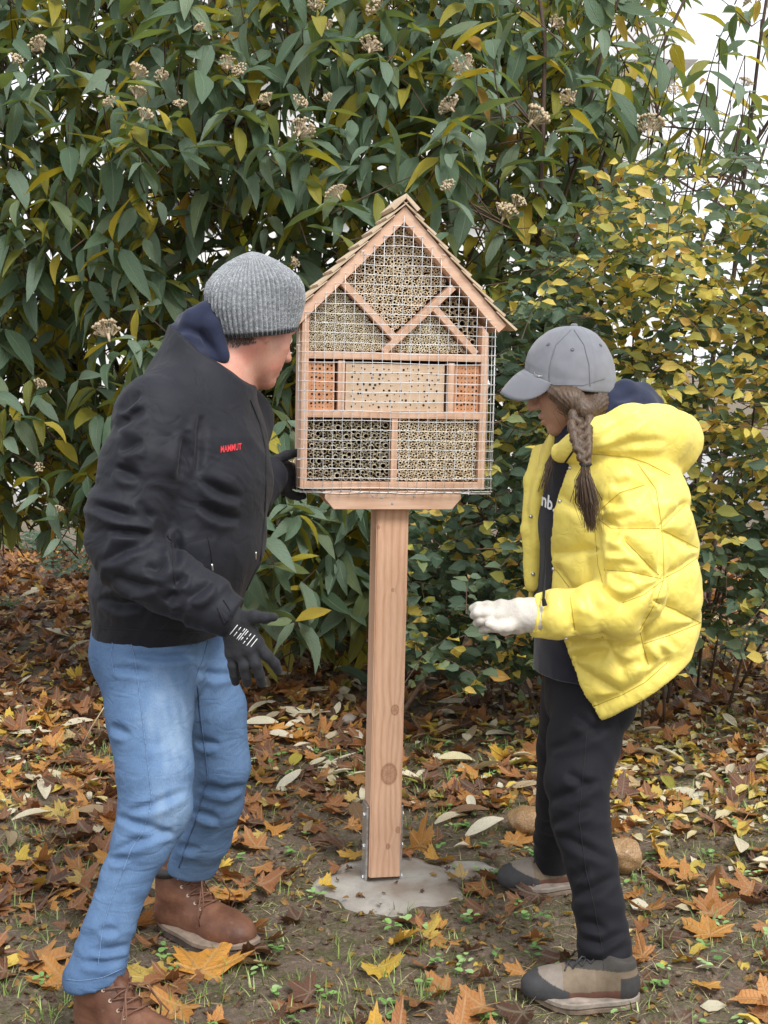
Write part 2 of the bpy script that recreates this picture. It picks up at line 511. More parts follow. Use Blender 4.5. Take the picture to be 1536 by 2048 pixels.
# galvanised post shoe: two side plates, each with bolts
for sgn in (-1, 1):
    b = MB(); x = pcx + sgn * (hw + 0.0045)
    ztop = loc(742, 1606, 0)[1]
    b.prism([(x - 0.003, -0.02), (x + 0.003, -0.02), (x + 0.003, ztop), (x - 0.003, ztop)], -0.031, 0.031)
    pl = b.build('post_shoe_plate', M_steel, hotel, bevel=0.001)
    for zb in (ztop - 0.03, ztop - 0.115, ztop - 0.20):
        b = MB(); b.tube([(x + sgn * 0.002, -0.008, zb), (x + sgn * 0.008, -0.008, zb)], 0.008, 6)
        b.build('bolt', M_steel, pl)
# base boards before and behind the post, corners cut
bz0, bz1 = loc(780, 1019, -0.073)[1], ZB - 0.002
bl, br = loc(649.5, 1000, -0.073)[0], loc(922, 1000, -0.073)[0]
for y0, y1 in ((-0.073, -0.0455), (0.0455, 0.073)):
    b = MB(); cz = bz0 + (bz1 - bz0) * 0.55
    b.prism([(bl + 0.023, bz0), (br - 0.023, bz0), (br, cz), (br, bz1), (bl, bz1), (bl, cz)], y0, y1)
    bb = b.build('base_board', M_wood_h, hotel, bevel=0.0012)
    if y0 < 0:
        for px, py in ((746, 991), (785, 1006), (829, 991), (763, 994)):
            x, z = loc(px, py, -0.073)
            b = MB(); b.tube([(x, -0.0735, z), (x, -0.0748, z)], 0.0032, 8); b.build('screw', M_steel, bb)
# carcass
def board(name, poly, y0=FY, y1=FY + DEP, m=M_wood_h, parent=hotel):
    b = MB(); b.prism(poly, y0, y1); return b.build(name, m, parent, bevel=0.0008)
ZEL, ZER = lz(603, 622), lz(976, 652)
AX, AZ = loc(809.5, 412, FY)       # outer apex of the rafters
RW = 0.027                         # rafter thickness, across
board('side_board', [(XL, ZB), (XL + TH, ZB), (XL + TH, ZEL), (XL, ZEL - 0.02)], m=M_wood_v)
board('side_board', [(XR - TH, ZB), (XR, ZB), (XR, ZER - 0.02), (XR - TH, ZER)], m=M_wood_v)
board('bottom_board', [(XL + TH, ZB), (XR - TH, ZB), (XR - TH, Z1a), (XL + TH, Z1a)])
board('shelf', [(XL + TH, Z2b), (XR - TH, Z2b), (XR - TH, Z2a), (XL + TH, Z2a)])
board('shelf', [(XL + TH, Z3b), (XR - TH, Z3b), (XR - TH, Z3a), (XL + TH, Z3a)])
RL = Vector(loc(574, 642, FY - 0.006)); RR = Vector(loc(1013, 651, FY - 0.006))   # lower outer ends of the rafters
AP = Vector((AX, AZ))
def rafter(e, s):
    d = (e - AP).normalized(); n = Vector((d.y, -d.x)) if s < 0 else Vector((-d.y, d.x))
    if n.y > 0: n = -n
    # mitred at the ridge: inner line meets the vertical through the apex
    t0 = -(n.x * RW) / d.x
    return d, n, [AP, AP + n * RW + d * t0, e + n * RW, e]
dL, nL, polyL = rafter(RL, -1)
dR, nR, polyR = rafter(RR, 1)
board('rafter', [polyL[0], polyL[3], polyL[2], polyL[1]], FY - 0.006, FY + DEP + 0.012)
board('rafter', polyR, FY - 0.006, FY + DEP + 0.012)
inner_apex = polyL[1]
def under_roof(x):
    """height of the rafters' underside above local x"""
    d, n, e = (dL, nL, RL) if x < AX else (dR, nR, RR)
    q = AP + n * RW
    return q.y + (x - q.x) * d.y / d.x
# back board: one panel with gable top, of dark wood
bx0, bx1 = XL + TH, XR - TH
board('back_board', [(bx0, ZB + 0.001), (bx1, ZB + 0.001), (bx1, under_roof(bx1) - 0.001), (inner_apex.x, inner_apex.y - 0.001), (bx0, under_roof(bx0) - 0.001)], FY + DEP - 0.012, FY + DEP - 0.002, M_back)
# shingles: courses of overlapping wedges on each slope
def shingles(e, d, n, s, count):
    L = (e - AP).length + 0.012
    step = L / count
    rr = random.Random(5 + s)
    for k in range(count):
        a0 = k * step - 0.012; a1 = (k + 1) * step + 0.012
        w = 0.075
        ys = [FY - 0.016]
        while ys[-1] < FY + DEP + 0.012: ys.append(ys[-1] + w * rr.uniform(0.8, 1.2))
        ys[-1] = FY + DEP + 0.02
        for y0, y1 in zip(ys[:-1], ys[1:]):
            j = rr.uniform(-0.002, 0.002); th = rr.uniform(0.0060, 0.0068); lift = 0.0075 + rr.uniform(-.0004, .0004)
            up = -n
            q = [AP + d * (a0 + j) + up * 0.0008, AP + d * (a1 + j) + up * lift, AP + d * (a1 + j) + up * (lift + th), AP + d * (a0 + j) + up * 0.0032]
            if s < 0: q = q[::-1]
            b = MB(); b.prism(q, y0 + rr.uniform(0, .0015), y1 - 0.0015)
            b.build('shingle', M_shingle, hotel)
shingles(RL, dL, nL, -1, 9)
shingles(RR, dR, nR, 1, 9)
# ridge boards
for d, n, s in ((dL, nL, -1), (dR, nR, 1)):
    up = -n
    p0 = AP + Vector((0, 0.0165))
    q = [p0, p0 + d * 0.042, p0 + d * 0.042 + up * 0.010, p0 + Vector((0, 0.0125))]
    if s < 0: q = q[::-1]
    b = MB(); b.prism(q, FY - 0.02, FY + DEP + 0.02); b.build('ridge_board', M_shingle, hotel, bevel=0.001)
# diagonal braces in the gable
def brace(a, b_, w=0.0165):
    a, b_ = Vector(a), Vector(b_); d = (b_ - a).normalized(); n = Vector((-d.y, d.x)) * w / 2
    q = [a - n, b_ - n, b_ + n, a + n]
    return q
B1 = brace(loc(683, 561, FY), loc(791, 676, FY))
B2 = brace(loc(768, 704, FY), loc(908, 574, FY))
B3 = brace(loc(869, 615, FY), loc(953, 708, FY))
for q in (B1, B2, B3):
    board('diagonal_brace', q, FY + 0.001, FY + DEP - 0.013)
# upright dividers
def divider(p0, p1, z0, z1, name='divider', m=M_wood_v):
    x0, x1 = lx(p0, 800), lx(p1, 800)
    return board(name, [(x0, z0), (x1, z0), (x1, z1), (x0, z1)], FY + 0.002, FY + DEP - 0.013, m)
divider(675.5, 689, Z2a, Z3b - 0.004)
divider(895.5, 908, Z2a, Z3b - 0.004)
divider(785, 797.5, Z1a, Z2b)
# drilled pieces: a solid block, dark plugs painted to stand for shaded holes
def drilled(name, x0, x1, z0, z1, holes, m, y0, parent=hotel):
    b = MB(); b.prism([(x0, z0), (x1, z0), (x1, z1), (x0, z1)], y0, y0 + 0.05)
    o = b.build(name, m, parent, bevel=0.001)
    me0 = None
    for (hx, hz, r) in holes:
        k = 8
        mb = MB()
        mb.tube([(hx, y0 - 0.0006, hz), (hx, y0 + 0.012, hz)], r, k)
        mb.build('hole_shade_plug', M_hole_shade, o)
    return o
rr = random.Random(11)
def brick_holes(x0, x1, z0, z1, nx=6, nz=11):
    out = []
    for i in range(nz):
        for j in range(nx):
            big = (i % 2 == 1 and j % 2 == 0) or (i % 3 == 1 and j % 2 == 1)
            r = rr.uniform(0.0026, 0.0034) if big and rr.random() < 0.75 else rr.uniform(0.0011, 0.0017)
            out.append((x0 + (j + 0.5) * (x1 - x0) / nx + rr.uniform(-.0012, .0012), z0 + (i + 0.5) * (z1 - z0) / nz + rr.uniform(-.0015, .0015), r))
    return out
bxa, bxb = XL + TH + 0.0012, lx(670.5, 770)
drilled('clay_brick', bxa, bxb, Z2a + .001, Z3b - 0.007, brick_holes(bxa + .004, bxb - .003, Z2a + .004, Z3b - .010), M_clay, FY + 0.012)
bxc, bxd = lx(911, 770), XR - TH - 0.0012
drilled('clay_brick', bxc, bxd, Z2a + .001, Z3b - 0.009, brick_holes(bxc + .004, bxd - .003, Z2a + .004, Z3b - .012, 6, 10), M_clay, FY + 0.012)
bxe, bxf = lx(692, 770), lx(890, 770)
wh = []
gx, gz = 15, 8
for i in range(gz):
    for j in range(gx):
        if rr.random() < 0.16: continue
        x = bxe + 0.012 + (j + 0.5 * (i % 2) + rr.uniform(-.33, .33)) * (bxf - bxe - 0.02) / gx
        z = Z2a + 0.008 + (i + 0.5 + rr.uniform(-.3, .3)) * (Z3b - Z2a - 0.022) / gz
        if x < bxf - 0.006: wh.append((x, z, rr.choice([0.0013, 0.0016, 0.002, 0.002, 0.0026, 0.0031])))
drilled('drilled_wood_block', bxe, bxf, Z2a + .001, Z3b - 0.010, wh, M_pale_h, FY + 0.008)

# bamboo canes and reeds, packed circle by circle
def inside(poly, x, z):
    c = 1e9
    n = len(poly)
    for i in range(n):
        a, b_ = poly[i], poly[(i + 1) % n]
        ex, ez = b_[0] - a[0], b_[1] - a[1]; L = math.hypot(ex, ez)
        c = min(c, (ex * (z - a[1]) - ez * (x - a[0])) / L)
    return c          # distance inside a counter-clockwise convex polygon
def pack(poly, rmin, rmax, tries, seed, fill=1.0):
    r_ = np.random.default_rng(seed)
    P = np.array(poly); lo, hi = P.min(0), P.max(0)
    C = np.zeros((6000, 3)); n = 0
    pts = lo + r_.random((tries, 2)) * (hi - lo)
    want = rmin + (rmax - rmin) * r_.random(tries) ** 1.1
    for (x, z), w in zip(pts, want):
        d = inside(poly, x, z)
        if d < rmin: continue
        if n:
            g = np.hypot(C[:n, 0] - x, C[:n, 1] - z) - C[:n, 2]
            i = g.argmin(); dn = g[i]
            if dn < rmin * 0.35: continue
            # slide against the nearest neighbour so that canes touch
            r0 = min(w, rmax)
            ux, uz = x - C[i, 0], z - C[i, 1]; L = math.hypot(ux, uz) + 1e-9
            x2, z2 = C[i, 0] + ux / L * (C[i, 2] + r0), C[i, 1] + uz / L * (C[i, 2] + r0)
            g2 = np.hypot(C[:n, 0] - x2, C[:n, 1] - z2) - C[:n, 2]
            if g2.min() >= r0 - 1e-4 and inside(poly, x2, z2) >= r0:
                C[n] = (x2, z2, r0); n += 1; continue
            r1 = min(dn, d, rmax)
            if r1 >= rmin: C[n] = (x, z, r1); n += 1
        else:
            r1 = min(d, w)
            if r1 >= rmin: C[n] = (x, z, r1); n += 1
    return C[:n]
def cane(k, depth=0.04, wall=0.30):
    """unit-radius hollow cane, mouth at y = 0, running to +y"""
    v, f = [], []
    for i in range(k):
        a = 2 * math.pi * i / k
        c_, s_ = math.cos(a), math.sin(a)
        for rr_, yy in ((1.0, depth), (1.0, 0.0), (1 - wall, 0.0), ((1 - wall) * 0.97, depth)):
            v.append((c_ * rr_, yy, s_ * rr_))
    for i in range(k):
        j = (i + 1) % k
        for q in range(3):
            f.append((i * 4 + q, j * 4 + q, j * 4 + q + 1, i * 4 + q + 1))
    return np.array(v), np.array(f)
cv, cf = cane(10)
cv_s, cf_s = cane(8, wall=0.34)
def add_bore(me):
    me.materials.append(M_bore_shade)
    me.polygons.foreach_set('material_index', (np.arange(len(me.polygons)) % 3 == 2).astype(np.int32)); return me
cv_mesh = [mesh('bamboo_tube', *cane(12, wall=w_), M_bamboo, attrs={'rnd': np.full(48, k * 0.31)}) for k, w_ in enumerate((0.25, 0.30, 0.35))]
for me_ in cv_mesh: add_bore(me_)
n_tube = 0
def canes(poly, rmin, rmax, tries, seed, m, indiv, yfront, bundle='reed_bundle'):
    global n_tube
    C = pack(poly, rmin, rmax, tries, seed)
    r_ = np.random.default_rng(seed + 1)
    V, F, A = [], [], []; base = 0
    for x, z, r0 in C:
        y = yfront + r_.normal(0, 0.0008) + 0.0014 * math.sin(x * 90 + z * 60)
        if indiv and n_tube < 300:
            o = link('bamboo_tube', cv_mesh[r_.integers(3)], None, hotel)
            o.location = (x, y, z); o.scale = (r0, 1.0, r0); o.rotation_euler = (r_.normal(0, .02), r_.uniform(0, 6.28), r_.normal(0, .03))
            n_tube += 1
        else:
            q = cv_s * np.array((r0, 1, r0)) + np.array((x, y, z))
            V.append(q); F.append(cf_s + base); base += len(q); A.append(np.full(len(q), r_.random()))
    if V:
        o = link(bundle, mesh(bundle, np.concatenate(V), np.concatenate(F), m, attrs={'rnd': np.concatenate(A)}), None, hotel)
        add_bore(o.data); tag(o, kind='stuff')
    return len(C)
gx0, gx1 = XL + TH + .001, XR - TH - .001
dv0, dv1 = lx(785, 800) - .001, lx(797.5, 800) + .001
YF = FY + 0.012
cnt = []
cnt.append(canes([(gx0, Z1a + .001), (dv0, Z1a + .001), (dv0, Z2b - .001), (gx0, Z2b - .001)], 0.0038, 0.0084, 16000, 21, M_bamboo, True, YF))
# gable cells
q3o = B3   # brace right
p_r = [Vector(B3[3]) + Vector((0.0, 0.001)), Vector((gx1, under_roof(gx1) * 0 + B3[2].y)), Vector((gx1, under_roof(gx1) - .001)), Vector((lx(908, 574) + 0.014, under_roof(lx(908, 574) + 0.014) - 0.001)), Vector((lx(880, 612), lz(880, 612)))]
p_r = [Vector(loc(875, 616, FY)), Vector(loc(958.5, 709, FY)), Vector((gx1, Z3a + .004)), Vector((gx1, under_roof(gx1) - .001)), Vector(loc(916, 580, FY))]
cnt.append(canes(p_r, 0.0058, 0.0092, 6000, 22, M_bamboo, True, YF + 0.022))
cnt.append(canes([(dv1, Z1a + .001), (gx1, Z1a + .001), (gx1, Z2b - .001), (dv1, Z2b - .001)], 0.0032, 0.0054, 20000, 23, M_reed, False, YF))
pc_ = [Vector(loc(789, 671, FY)), Vector(loc(899, 571, FY)), Vector((lx(899, 571), under_roof(lx(899, 571)) - .001)), Vector((inner_apex.x, inner_apex.y - .001)), Vector((lx(690, 560), under_roof(lx(690, 560)) - .001))]
cnt.append(canes(pc_, 0.0034, 0.0058, 26000, 24, M_reed, False, YF + 0.026))
pl_ = [Vector((gx0, Z3a + .001)), Vector((lx(762, 704), Z3a + .001)), Vector(loc(783, 682, FY)), Vector(loc(679, 570, FY)), Vector((gx0, under_roof(gx0) - .001))]
cnt.append(canes(pl_, 0.0022, 0.0036, 30000, 25, M_bamboo, False, YF + 0.012))
pm_ = [Vector((lx(776, 704), Z3a + .001)), Vector((lx(942, 704), Z3a + .001)), Vector(loc(864, 622, FY))]
cnt.append(canes(pm_, 0.0027, 0.0046, 14000, 26, M_bamboo, False, YF + 0.012))
print('canes', cnt, n_tube)

# wire mesh: every wire its own piece
wm = empty('wire_mesh'); wm.parent = hotel
GS = 0.02395; WY = FY - 0.011; WR = 0.00085
wx0, wx1 = XL + 0.003, XR + 0.019
wz0 = ZB - 0.006
top_lim = lambda x: (AP.y + ((x - AP.x) * (dL.y / dL.x if x < AP.x else dR.y / dR.x)) - 0.022)
rr = random.Random(3)
def wire(pts, r=WR):
    b = MB(); b.tube(pts, r, 5); b.build('wire', M_wire, wm, smooth=True)
sag = lambda x, z: 0.0025 * math.sin(x * 21 + z * 9) + 0.002 * math.sin(z * 27 + 1)
xs = []; x = wx0 + 0.004
while x < wx1 - 0.003: xs.append(x); x += GS
zs = []; z = wz0 + 0.010
while z < inner_apex.y + 0.012: zs.append(z); z += GS
for x in xs:
    zt = max([z for z in zs if z < top_lim(x)] + [wz0]) + 0.003
    n = 8
    pts = [(x + 0.0006 * math.sin(i * 1.7 + x * 90), WY + sag(x, wz0 + (zt - wz0) * i / n), wz0 + (zt - wz0) * i / n) for i in range(n + 1)]
    pts = [(x, FY + 0.02 + 0.02 * rr.random(), wz0 - 0.003 + rr.uniform(0, .002))] + pts
    wire(pts)
for z in zs:
    inx = [x for x in xs if top_lim(x) > z - 0.001]
    if len(inx) < 2: continue
    a, b_ = inx[0] - 0.003, inx[-1] + 0.003
    pts = [(a + (b_ - a) * i / 10, WY - 0.002 + sag(a + (b_ - a) * i / 10, z), z + 0.0012 * math.sin(i * 0.9 + z * 40)) for i in range(11)]
    if z < ZER - 0.01:
        pts = [(XL - 0.006, FY + 0.035, z - 0.001), (XL - 0.005, FY + 0.004, z)] + pts
        pts += [(wx1, WY + 0.004, z), (wx1 + 0.001, FY + 0.05, z - .001), (wx1 - 0.003, FY + 0.075, z)]
    wire(pts)
for k, (x, y) in enumerate(((wx1 + 0.001, FY + 0.006), (wx1 - 0.001, FY + 0.030), (wx1 - 0.003, FY + 0.056), (wx1 - 0.005, FY + 0.075))):
    wire([(x, y, wz0), (x + 0.001, y, ZB + 0.15), (x - 0.001, y, ZER - 0.012)])
wire([(XL - 0.006, FY + 0.012, wz0), (XL - 0.006, FY + 0.012, ZEL - 0.02)])
for dz, dy in ((0.0, -0.008), (-0.004, 0.004), (-0.001, 0.02)):
    wire([(wx0 - 0.004 + (wx1 - wx0 + .004) * i / 9, FY + dy, wz0 + dz + 0.0022 * math.sin(i * 1.9 + dy * 300)) for i in range(10)], 0.0013)
# fence staples that hold it
for px, py in ((724, 503), (886, 511), (596, 918), (596, 690), (976, 640)):
    x, z = loc(px, py, FY)
    b = MB(); b.tube([(x - .004, FY - 0.007, z), (x - .003, FY - .014, z), (x + .003, FY - .014, z), (x + .004, FY - .007, z)], 0.0011, 5); b.build('staple', M_wire, wm)
# ------------------------------------------------------------------ leaves and shrubs
def leaf_mat(name, stops, src, trans=(0.35, 0.45, 0.08), tw=0.35, rough=0.5, vein=0.5, spec=0.4, alt=None):
    """stops: ramp over each leaf's own number (vertex attribute 'tint' or the object's colour)"""
    t = NT(name)
    f = t.attr('tint') if src == 'attr' else None
    if f is None:
        oi = t.n('ShaderNodeObjectInfo'); sp = t.n('ShaderNodeSeparateColor'); t.l(oi.outputs['Color'], sp.inputs[0]); f = sp.outputs[0]
    c = t.ramp(f, stops)
    # veins: midrib and side veins from the leaf's own u (along) and w (across)
    u, w = t.attr('along'), t.attr('across')
    aw = t.math('ABSOLUTE', w)
    side = t.math('SINE', t.math('MULTIPLY', t.math('SUBTRACT', u, t.math('MULTIPLY', aw, 0.35)), 62.0))
    side = t.ramp(side, [(0.72, 0.0), (0.98, 1.0)])
    mid = t.ramp(aw, [(0.03, 1.0), (0.10, 0.0)])
    v = t.math('MAXIMUM', mid, t.math('MULTIPLY', side, 0.55))
    c = t.mix(t.math('MULTIPLY', side, vein * 0.6), c, t.mix(1.0, c, (0.55, 0.58, 0.52), 'MULTIPLY'))
    c = t.mix(t.math('MULTIPLY', mid, vein), c, t.mix(0.45, c, (0.50, 0.52, 0.36)))
    blot = t.noise(24, 4)
    c = t.mix(0.5, c, t.ramp(blot, [(0.3, (0.72, 0.74, 0.70)), (0.7, (1.08, 1.05, 1.0))]), 'MULTIPLY')
    t.set(base=c, rough=rough, spec=spec)
    h = t.math('ADD', t.math('MULTIPLY', v, -1.0), t.math('MULTIPLY', t.noise(140, 3), 1.0))
    t.bump(h, 0.35 + 0.5 * vein, 0.005)
    tr = t.n('ShaderNodeBsdfTranslucent')
    t.l(t.mix(1.0, c, trans, 'MULTIPLY') if alt is None else t.ramp(f, alt), tr.inputs['Color'])
    ms = t.n('ShaderNodeMixShader'); ms.inputs[0].default_value = tw
    t.l(t.p.outputs[0], ms.inputs[1]); t.l(tr.outputs[0], ms.inputs[2]); t.l(ms.outputs[0], t.out.inputs['Surface'])
    return t.m

def leaf_shape(kind, seed, rows=5):
    """blade along +x from the origin, length 1, face up +z; returns verts, faces, along, across"""
    r_ = random.Random(seed)
    V, F, U, Wc = [], [], [], []
    droop = r_.uniform(0.0, 0.38) if kind == 'long' else r_.uniform(-0.05, 0.2)
    fold = r_.uniform(0.15, 0.65); twist = r_.uniform(-0.9, 0.9); bend = r_.uniform(-.08, .08)
    for i in range(rows + 1):
        u = i / rows
        if kind == 'long':
            w = 0.212 * (math.sin(math.pi * u ** 0.85) ** 0.72) * (1 - 0.25 * u) + 0.004
        else:
            w = 0.30 * (math.sin(math.pi * u ** 0.78) ** 0.75) + 0.006
        if i == rows: w = 0.004
        x = u; z = -droop * u * u
        a = twist * (u - 0.3)
        for s in (-1, 0, 1):
            yy = s * w * math.cos(fold); zz = abs(s) * w * math.sin(fold) + 0.012 * math.sin(9 * u + 2 * s) * abs(s)
            V.append((x, yy * math.cos(a) - zz * math.sin(a) + bend * math.sin(3 * u), z + yy * math.sin(a) + zz * math.cos(a))); U.append(u); Wc.append(s * 1.0)
    for i in range(rows):
        b = i * 3
        F += [(b, b + 3, b + 4, b + 1), (b + 1, b + 4, b + 5, b + 2)]
    return np.array(V, np.float32), np.array(F), np.array(U, np.float32), np.array(Wc, np.float32)

class Leaves:
    """collects single leaves; the ones that show largest become objects, the rest one part"""
    def __init__(s, kind, nshape, m_attr, m_obj, rows=5):
        s.shapes = [leaf_shape(kind, 100 + k, rows) for k in range(nshape)]
        s.m_attr, s.m_obj = m_attr, m_obj
        s.items = []           # (origin, 3x3, scale, tint, shape)
        s.meshes = None
    def add(s, p, d, up, size, tint, k=None):
        d = np.asarray(d, float); d = d / (np.linalg.norm(d) + 1e-9)
        up = np.asarray(up, float); y = np.cross(up, d); n = np.linalg.norm(y)
        if n < 1e-4: y = np.cross((1, 0.2, 0), d); n = np.linalg.norm(y)
        y /= n; z = np.cross(d, y)
        s.items.append((np.asarray(p, float), np.stack([d, y, z], 1), size, tint, rng.integers(len(s.shapes)) if k is None else k))
    def build(s, parent, name, stuff_name, limit, score, top=None):
        sc = np.array([score(it) for it in s.items])
        order = np.argsort(-sc)
        chosen = set(order[:limit][sc[order[:limit]] > 0].tolist())
        V, F, T, U, W = [], [], [], [], []; base = 0
        ms = [mesh(name, v, f, s.m_obj, True, {'along': u, 'across': w}) for v, f, u, w in s.shapes] if chosen else []
        objs = []
        for i, (p, M, size, tint, k) in enumerate(s.items):
            if i in chosen:
                o = link(name, ms[k], None, parent)
                o.matrix_local = Matrix.Translation(p) @ Matrix([list(r) for r in (M * size)]).to_4x4()
                o.color = (tint, tint, tint, 1); objs.append(o)
                if top: top(o, tint, p)
            else:
                v, f, u, w = s.shapes[k]
                q = (v * size) @ M.T + p
                V.append(q); F.append(f + base); base += len(q); T.append(np.full(len(q), tint)); U.append(u); W.append(w)
        o = None
        if V:
            o = link(stuff_name, mesh(stuff_name, np.concatenate(V), np.concatenate(F), s.m_attr, True,
                     {'tint': np.concatenate(T), 'along': np.concatenate(U), 'across': np.concatenate(W)}), None, parent)
            tag(o, kind='stuff')
        return objs, o

# ----- tall evergreen viburnum
VIB = [(0.0, (0.050, 0.098, 0.050)), (0.30, (0.118, 0.200, 0.122)), (0.55, (0.245, 0.340, 0.258)), (0.66, (0.150, 0.200, 0.070)), (0.80, (0.28, 0.27, 0.035)), (0.93, (0.52, 0.42, 0.045)), (1.0, (0.42, 0.22, 0.05))]
VIBT = [(0.0, (0.13, 0.19, 0.03)), (0.5, (0.24, 0.30, 0.06)), (0.7, (0.36, 0.35, 0.03)), (0.85, (0.68, 0.55, 0.04)), (1.0, (0.6, 0.36, 0.04))]
M_vib_a = leaf_mat('viburnum_leaf_mass', VIB, 'attr', alt=VIBT, tw=0.38, rough=0.48, spec=0.5)
M_vib_o = leaf_mat('viburnum_leaf', VIB, 'obj', alt=VIBT, tw=0.38, rough=0.48, spec=0.5)
M_bark = simple('dark_shrub_bark', (0.075, 0.048, 0.035), 0.85, var=0.3, bump=0.6, bscale=120)
M_twig = simple('brown_twig_bark', (0.10, 0.062, 0.043), 0.8, var=0.25)
t = NT('dried_flower_head')
t.set(base=t.ramp(t.noise(120, 3), [(0.3, (0.30, 0.20, 0.12)), (0.55, (0.56, 0.45, 0.30)), (0.8, (0.70, 0.62, 0.44))]), rough=0.8)
M_flower = t.m

vib = empty('viburnum_shrub', (0, 5.9, 0))
tag(vib, 'tall evergreen shrub with long drooping leaves and beige flower heads', 'shrub')
vb = Vector((0, 5.9, 0))
VL = Leaves('long', 10, M_vib_a, M_vib_o)
def front(px, py):
    """distance of the shrub's front face along a sight line: bulges out, hollow near the ground"""
    n = noise1(px / 260.0, py / 260.0, 0.5)
    y = 4.95 + 0.5 * n
    y += 0.55 * max(0, (py - 1050) / 300.0)
    if px < 200: y += 0.3
    if px > 1000: y += 0.25 + (px - 1000) / 900.0
    return y
def bottom_limit(px):
    if px < 170: return 1075
    if px < 420: return 1075 + (px - 170) * 0.9
    if px < 760: return 1330
    if px < 1000: return 1290
    return 1240
stems = []         # (point, ...) of every thick branch, to hang twigs on
rs = np.random.default_rng(12)
def curve(p0, p1, n=7, wob=0.1, sag=0.0):
    p0, p1 = np.array(p0, float), np.array(p1, float)
    off = rs.normal(0, wob, 3)
    out = []
    for i in range(n + 1):
        u = i / n
        p = p0 + (p1 - p0) * u + off * math.sin(math.pi * u) + np.array((0, 0, sag)) * math.sin(math.pi * u)
        out.append(p + rs.normal(0, wob * 0.06, 3) * (0 < i < n))
    return out
bases = [(-0.75, 6.5), (-0.5, 6.9), (-0.1, 6.1), (0.1, 6.4), (0.35, 6.0), (0.8, 6.5), (1.2, 6.5), (1.7, 6.9), (-1.4, 7.2), (-2.2, 7.0)]
for k, (bx_, by_) in enumerate(bases):
    nst = 5 if -1 < bx_ < 1 else 4
    for j in range(nst):
        p0 = (bx_ + rs.normal(0, .08), by_ + rs.normal(0, .08), -0.03)
        p1 = (bx_ * 1.5 + rs.normal(0, .55), by_ + rs.normal(-0.2, .4), rs.uniform(2.2, 3.4))
        c_ = curve(p0, p1, 9, 0.22)
        r0 = rs.uniform(0.010, 0.020)
        b = MB(); b.tube([Vector(q) - vb for q in c_], [r0 * (1 - 0.6 * i / 9) for i in range(10)], 7)
        b.build('stem', M_bark, vib, smooth=True)
        stems.append(c_)
stem_pts = np.concatenate([np.array(c_) for c_ in stems])
stem_pts = stem_pts[stem_pts[:, 2] > 0.35]
TW = MB()
heads = []
def flower_pos(p): heads.append(np.array(p))
def twig(tip, outdir, nleaf, size, dark):
    tip = np.array(tip); o = np.array(outdir); o /= np.linalg.norm(o)
    L = rs.uniform(0.16, 0.34)
    base = tip - o * L + np.array((0, 0, -0.08)) * rs.random()
    d = (tip - base)
    TW.tube([Vector(base) - vb, Vector((base + tip) / 2 + rs.normal(0, .012, 3)) - vb, Vector(tip) - vb], [0.0035, 0.0028, 0.0018], 4, False)
    # to the nearest thick stem
    if rs.random() < 0.35:
        i = np.argmin(((stem_pts - base) ** 2).sum(1) + 3 * np.maximum(0, stem_pts[:, 2] - base[2]) ** 2)
        q = stem_pts[i]
        mid_ = (q + base) / 2 + np.array((0, 0, 0.06)) + rs.normal(0, .03, 3)
        TW.tube([Vector(q) - vb, Vector(mid_) - vb, Vector(base) - vb], [0.0045, 0.0038, 0.003], 4, False)
    nodes = max(1, nleaf // 2)
    ang = rs.uniform(0, math.pi)
    side = np.cross(o, (0.1, 0.2, 1)); side /= np.linalg.norm(side) + 1e-6; up2 = np.cross(side, o)
    for j in range(nodes):
        p = base + d * (0.30 + 0.68 * (j + 1) / nodes)
        a = ang + j * math.pi / 2 + rs.normal(0, .2)
        for s_ in (0, math.pi):
            if rs.random() < 0.08: continue
            lat = math.cos(a + s_) * side + math.sin(a + s_) * up2
            droop = rs.uniform(0.1, 1.3)
            dd = lat + 0.35 * o + np.array((0, 0, -droop))
            upv = np.array((0, 0, 1.0)) + 0.6 * o + rs.normal(0, .32, 3)
            r1 = rs.random()
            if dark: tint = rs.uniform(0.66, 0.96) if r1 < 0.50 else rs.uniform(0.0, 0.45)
            else: tint = rs.uniform(0.70, 0.95) if 0.012 < r1 < 0.18 else (0.99 if r1 <= 0.012 else rs.uniform(0.10, 0.66))
            VL.add(p - np.array(vb), dd, upv, size * rs.uniform(0.62, 1.2) * (0.8 if j == nodes - 1 else 1.0), tint)
    return tip
cover = lambda px, py: (560 < px < 1020 and 420 < py < 985 and abs(px - 800) < 200)
placed = []
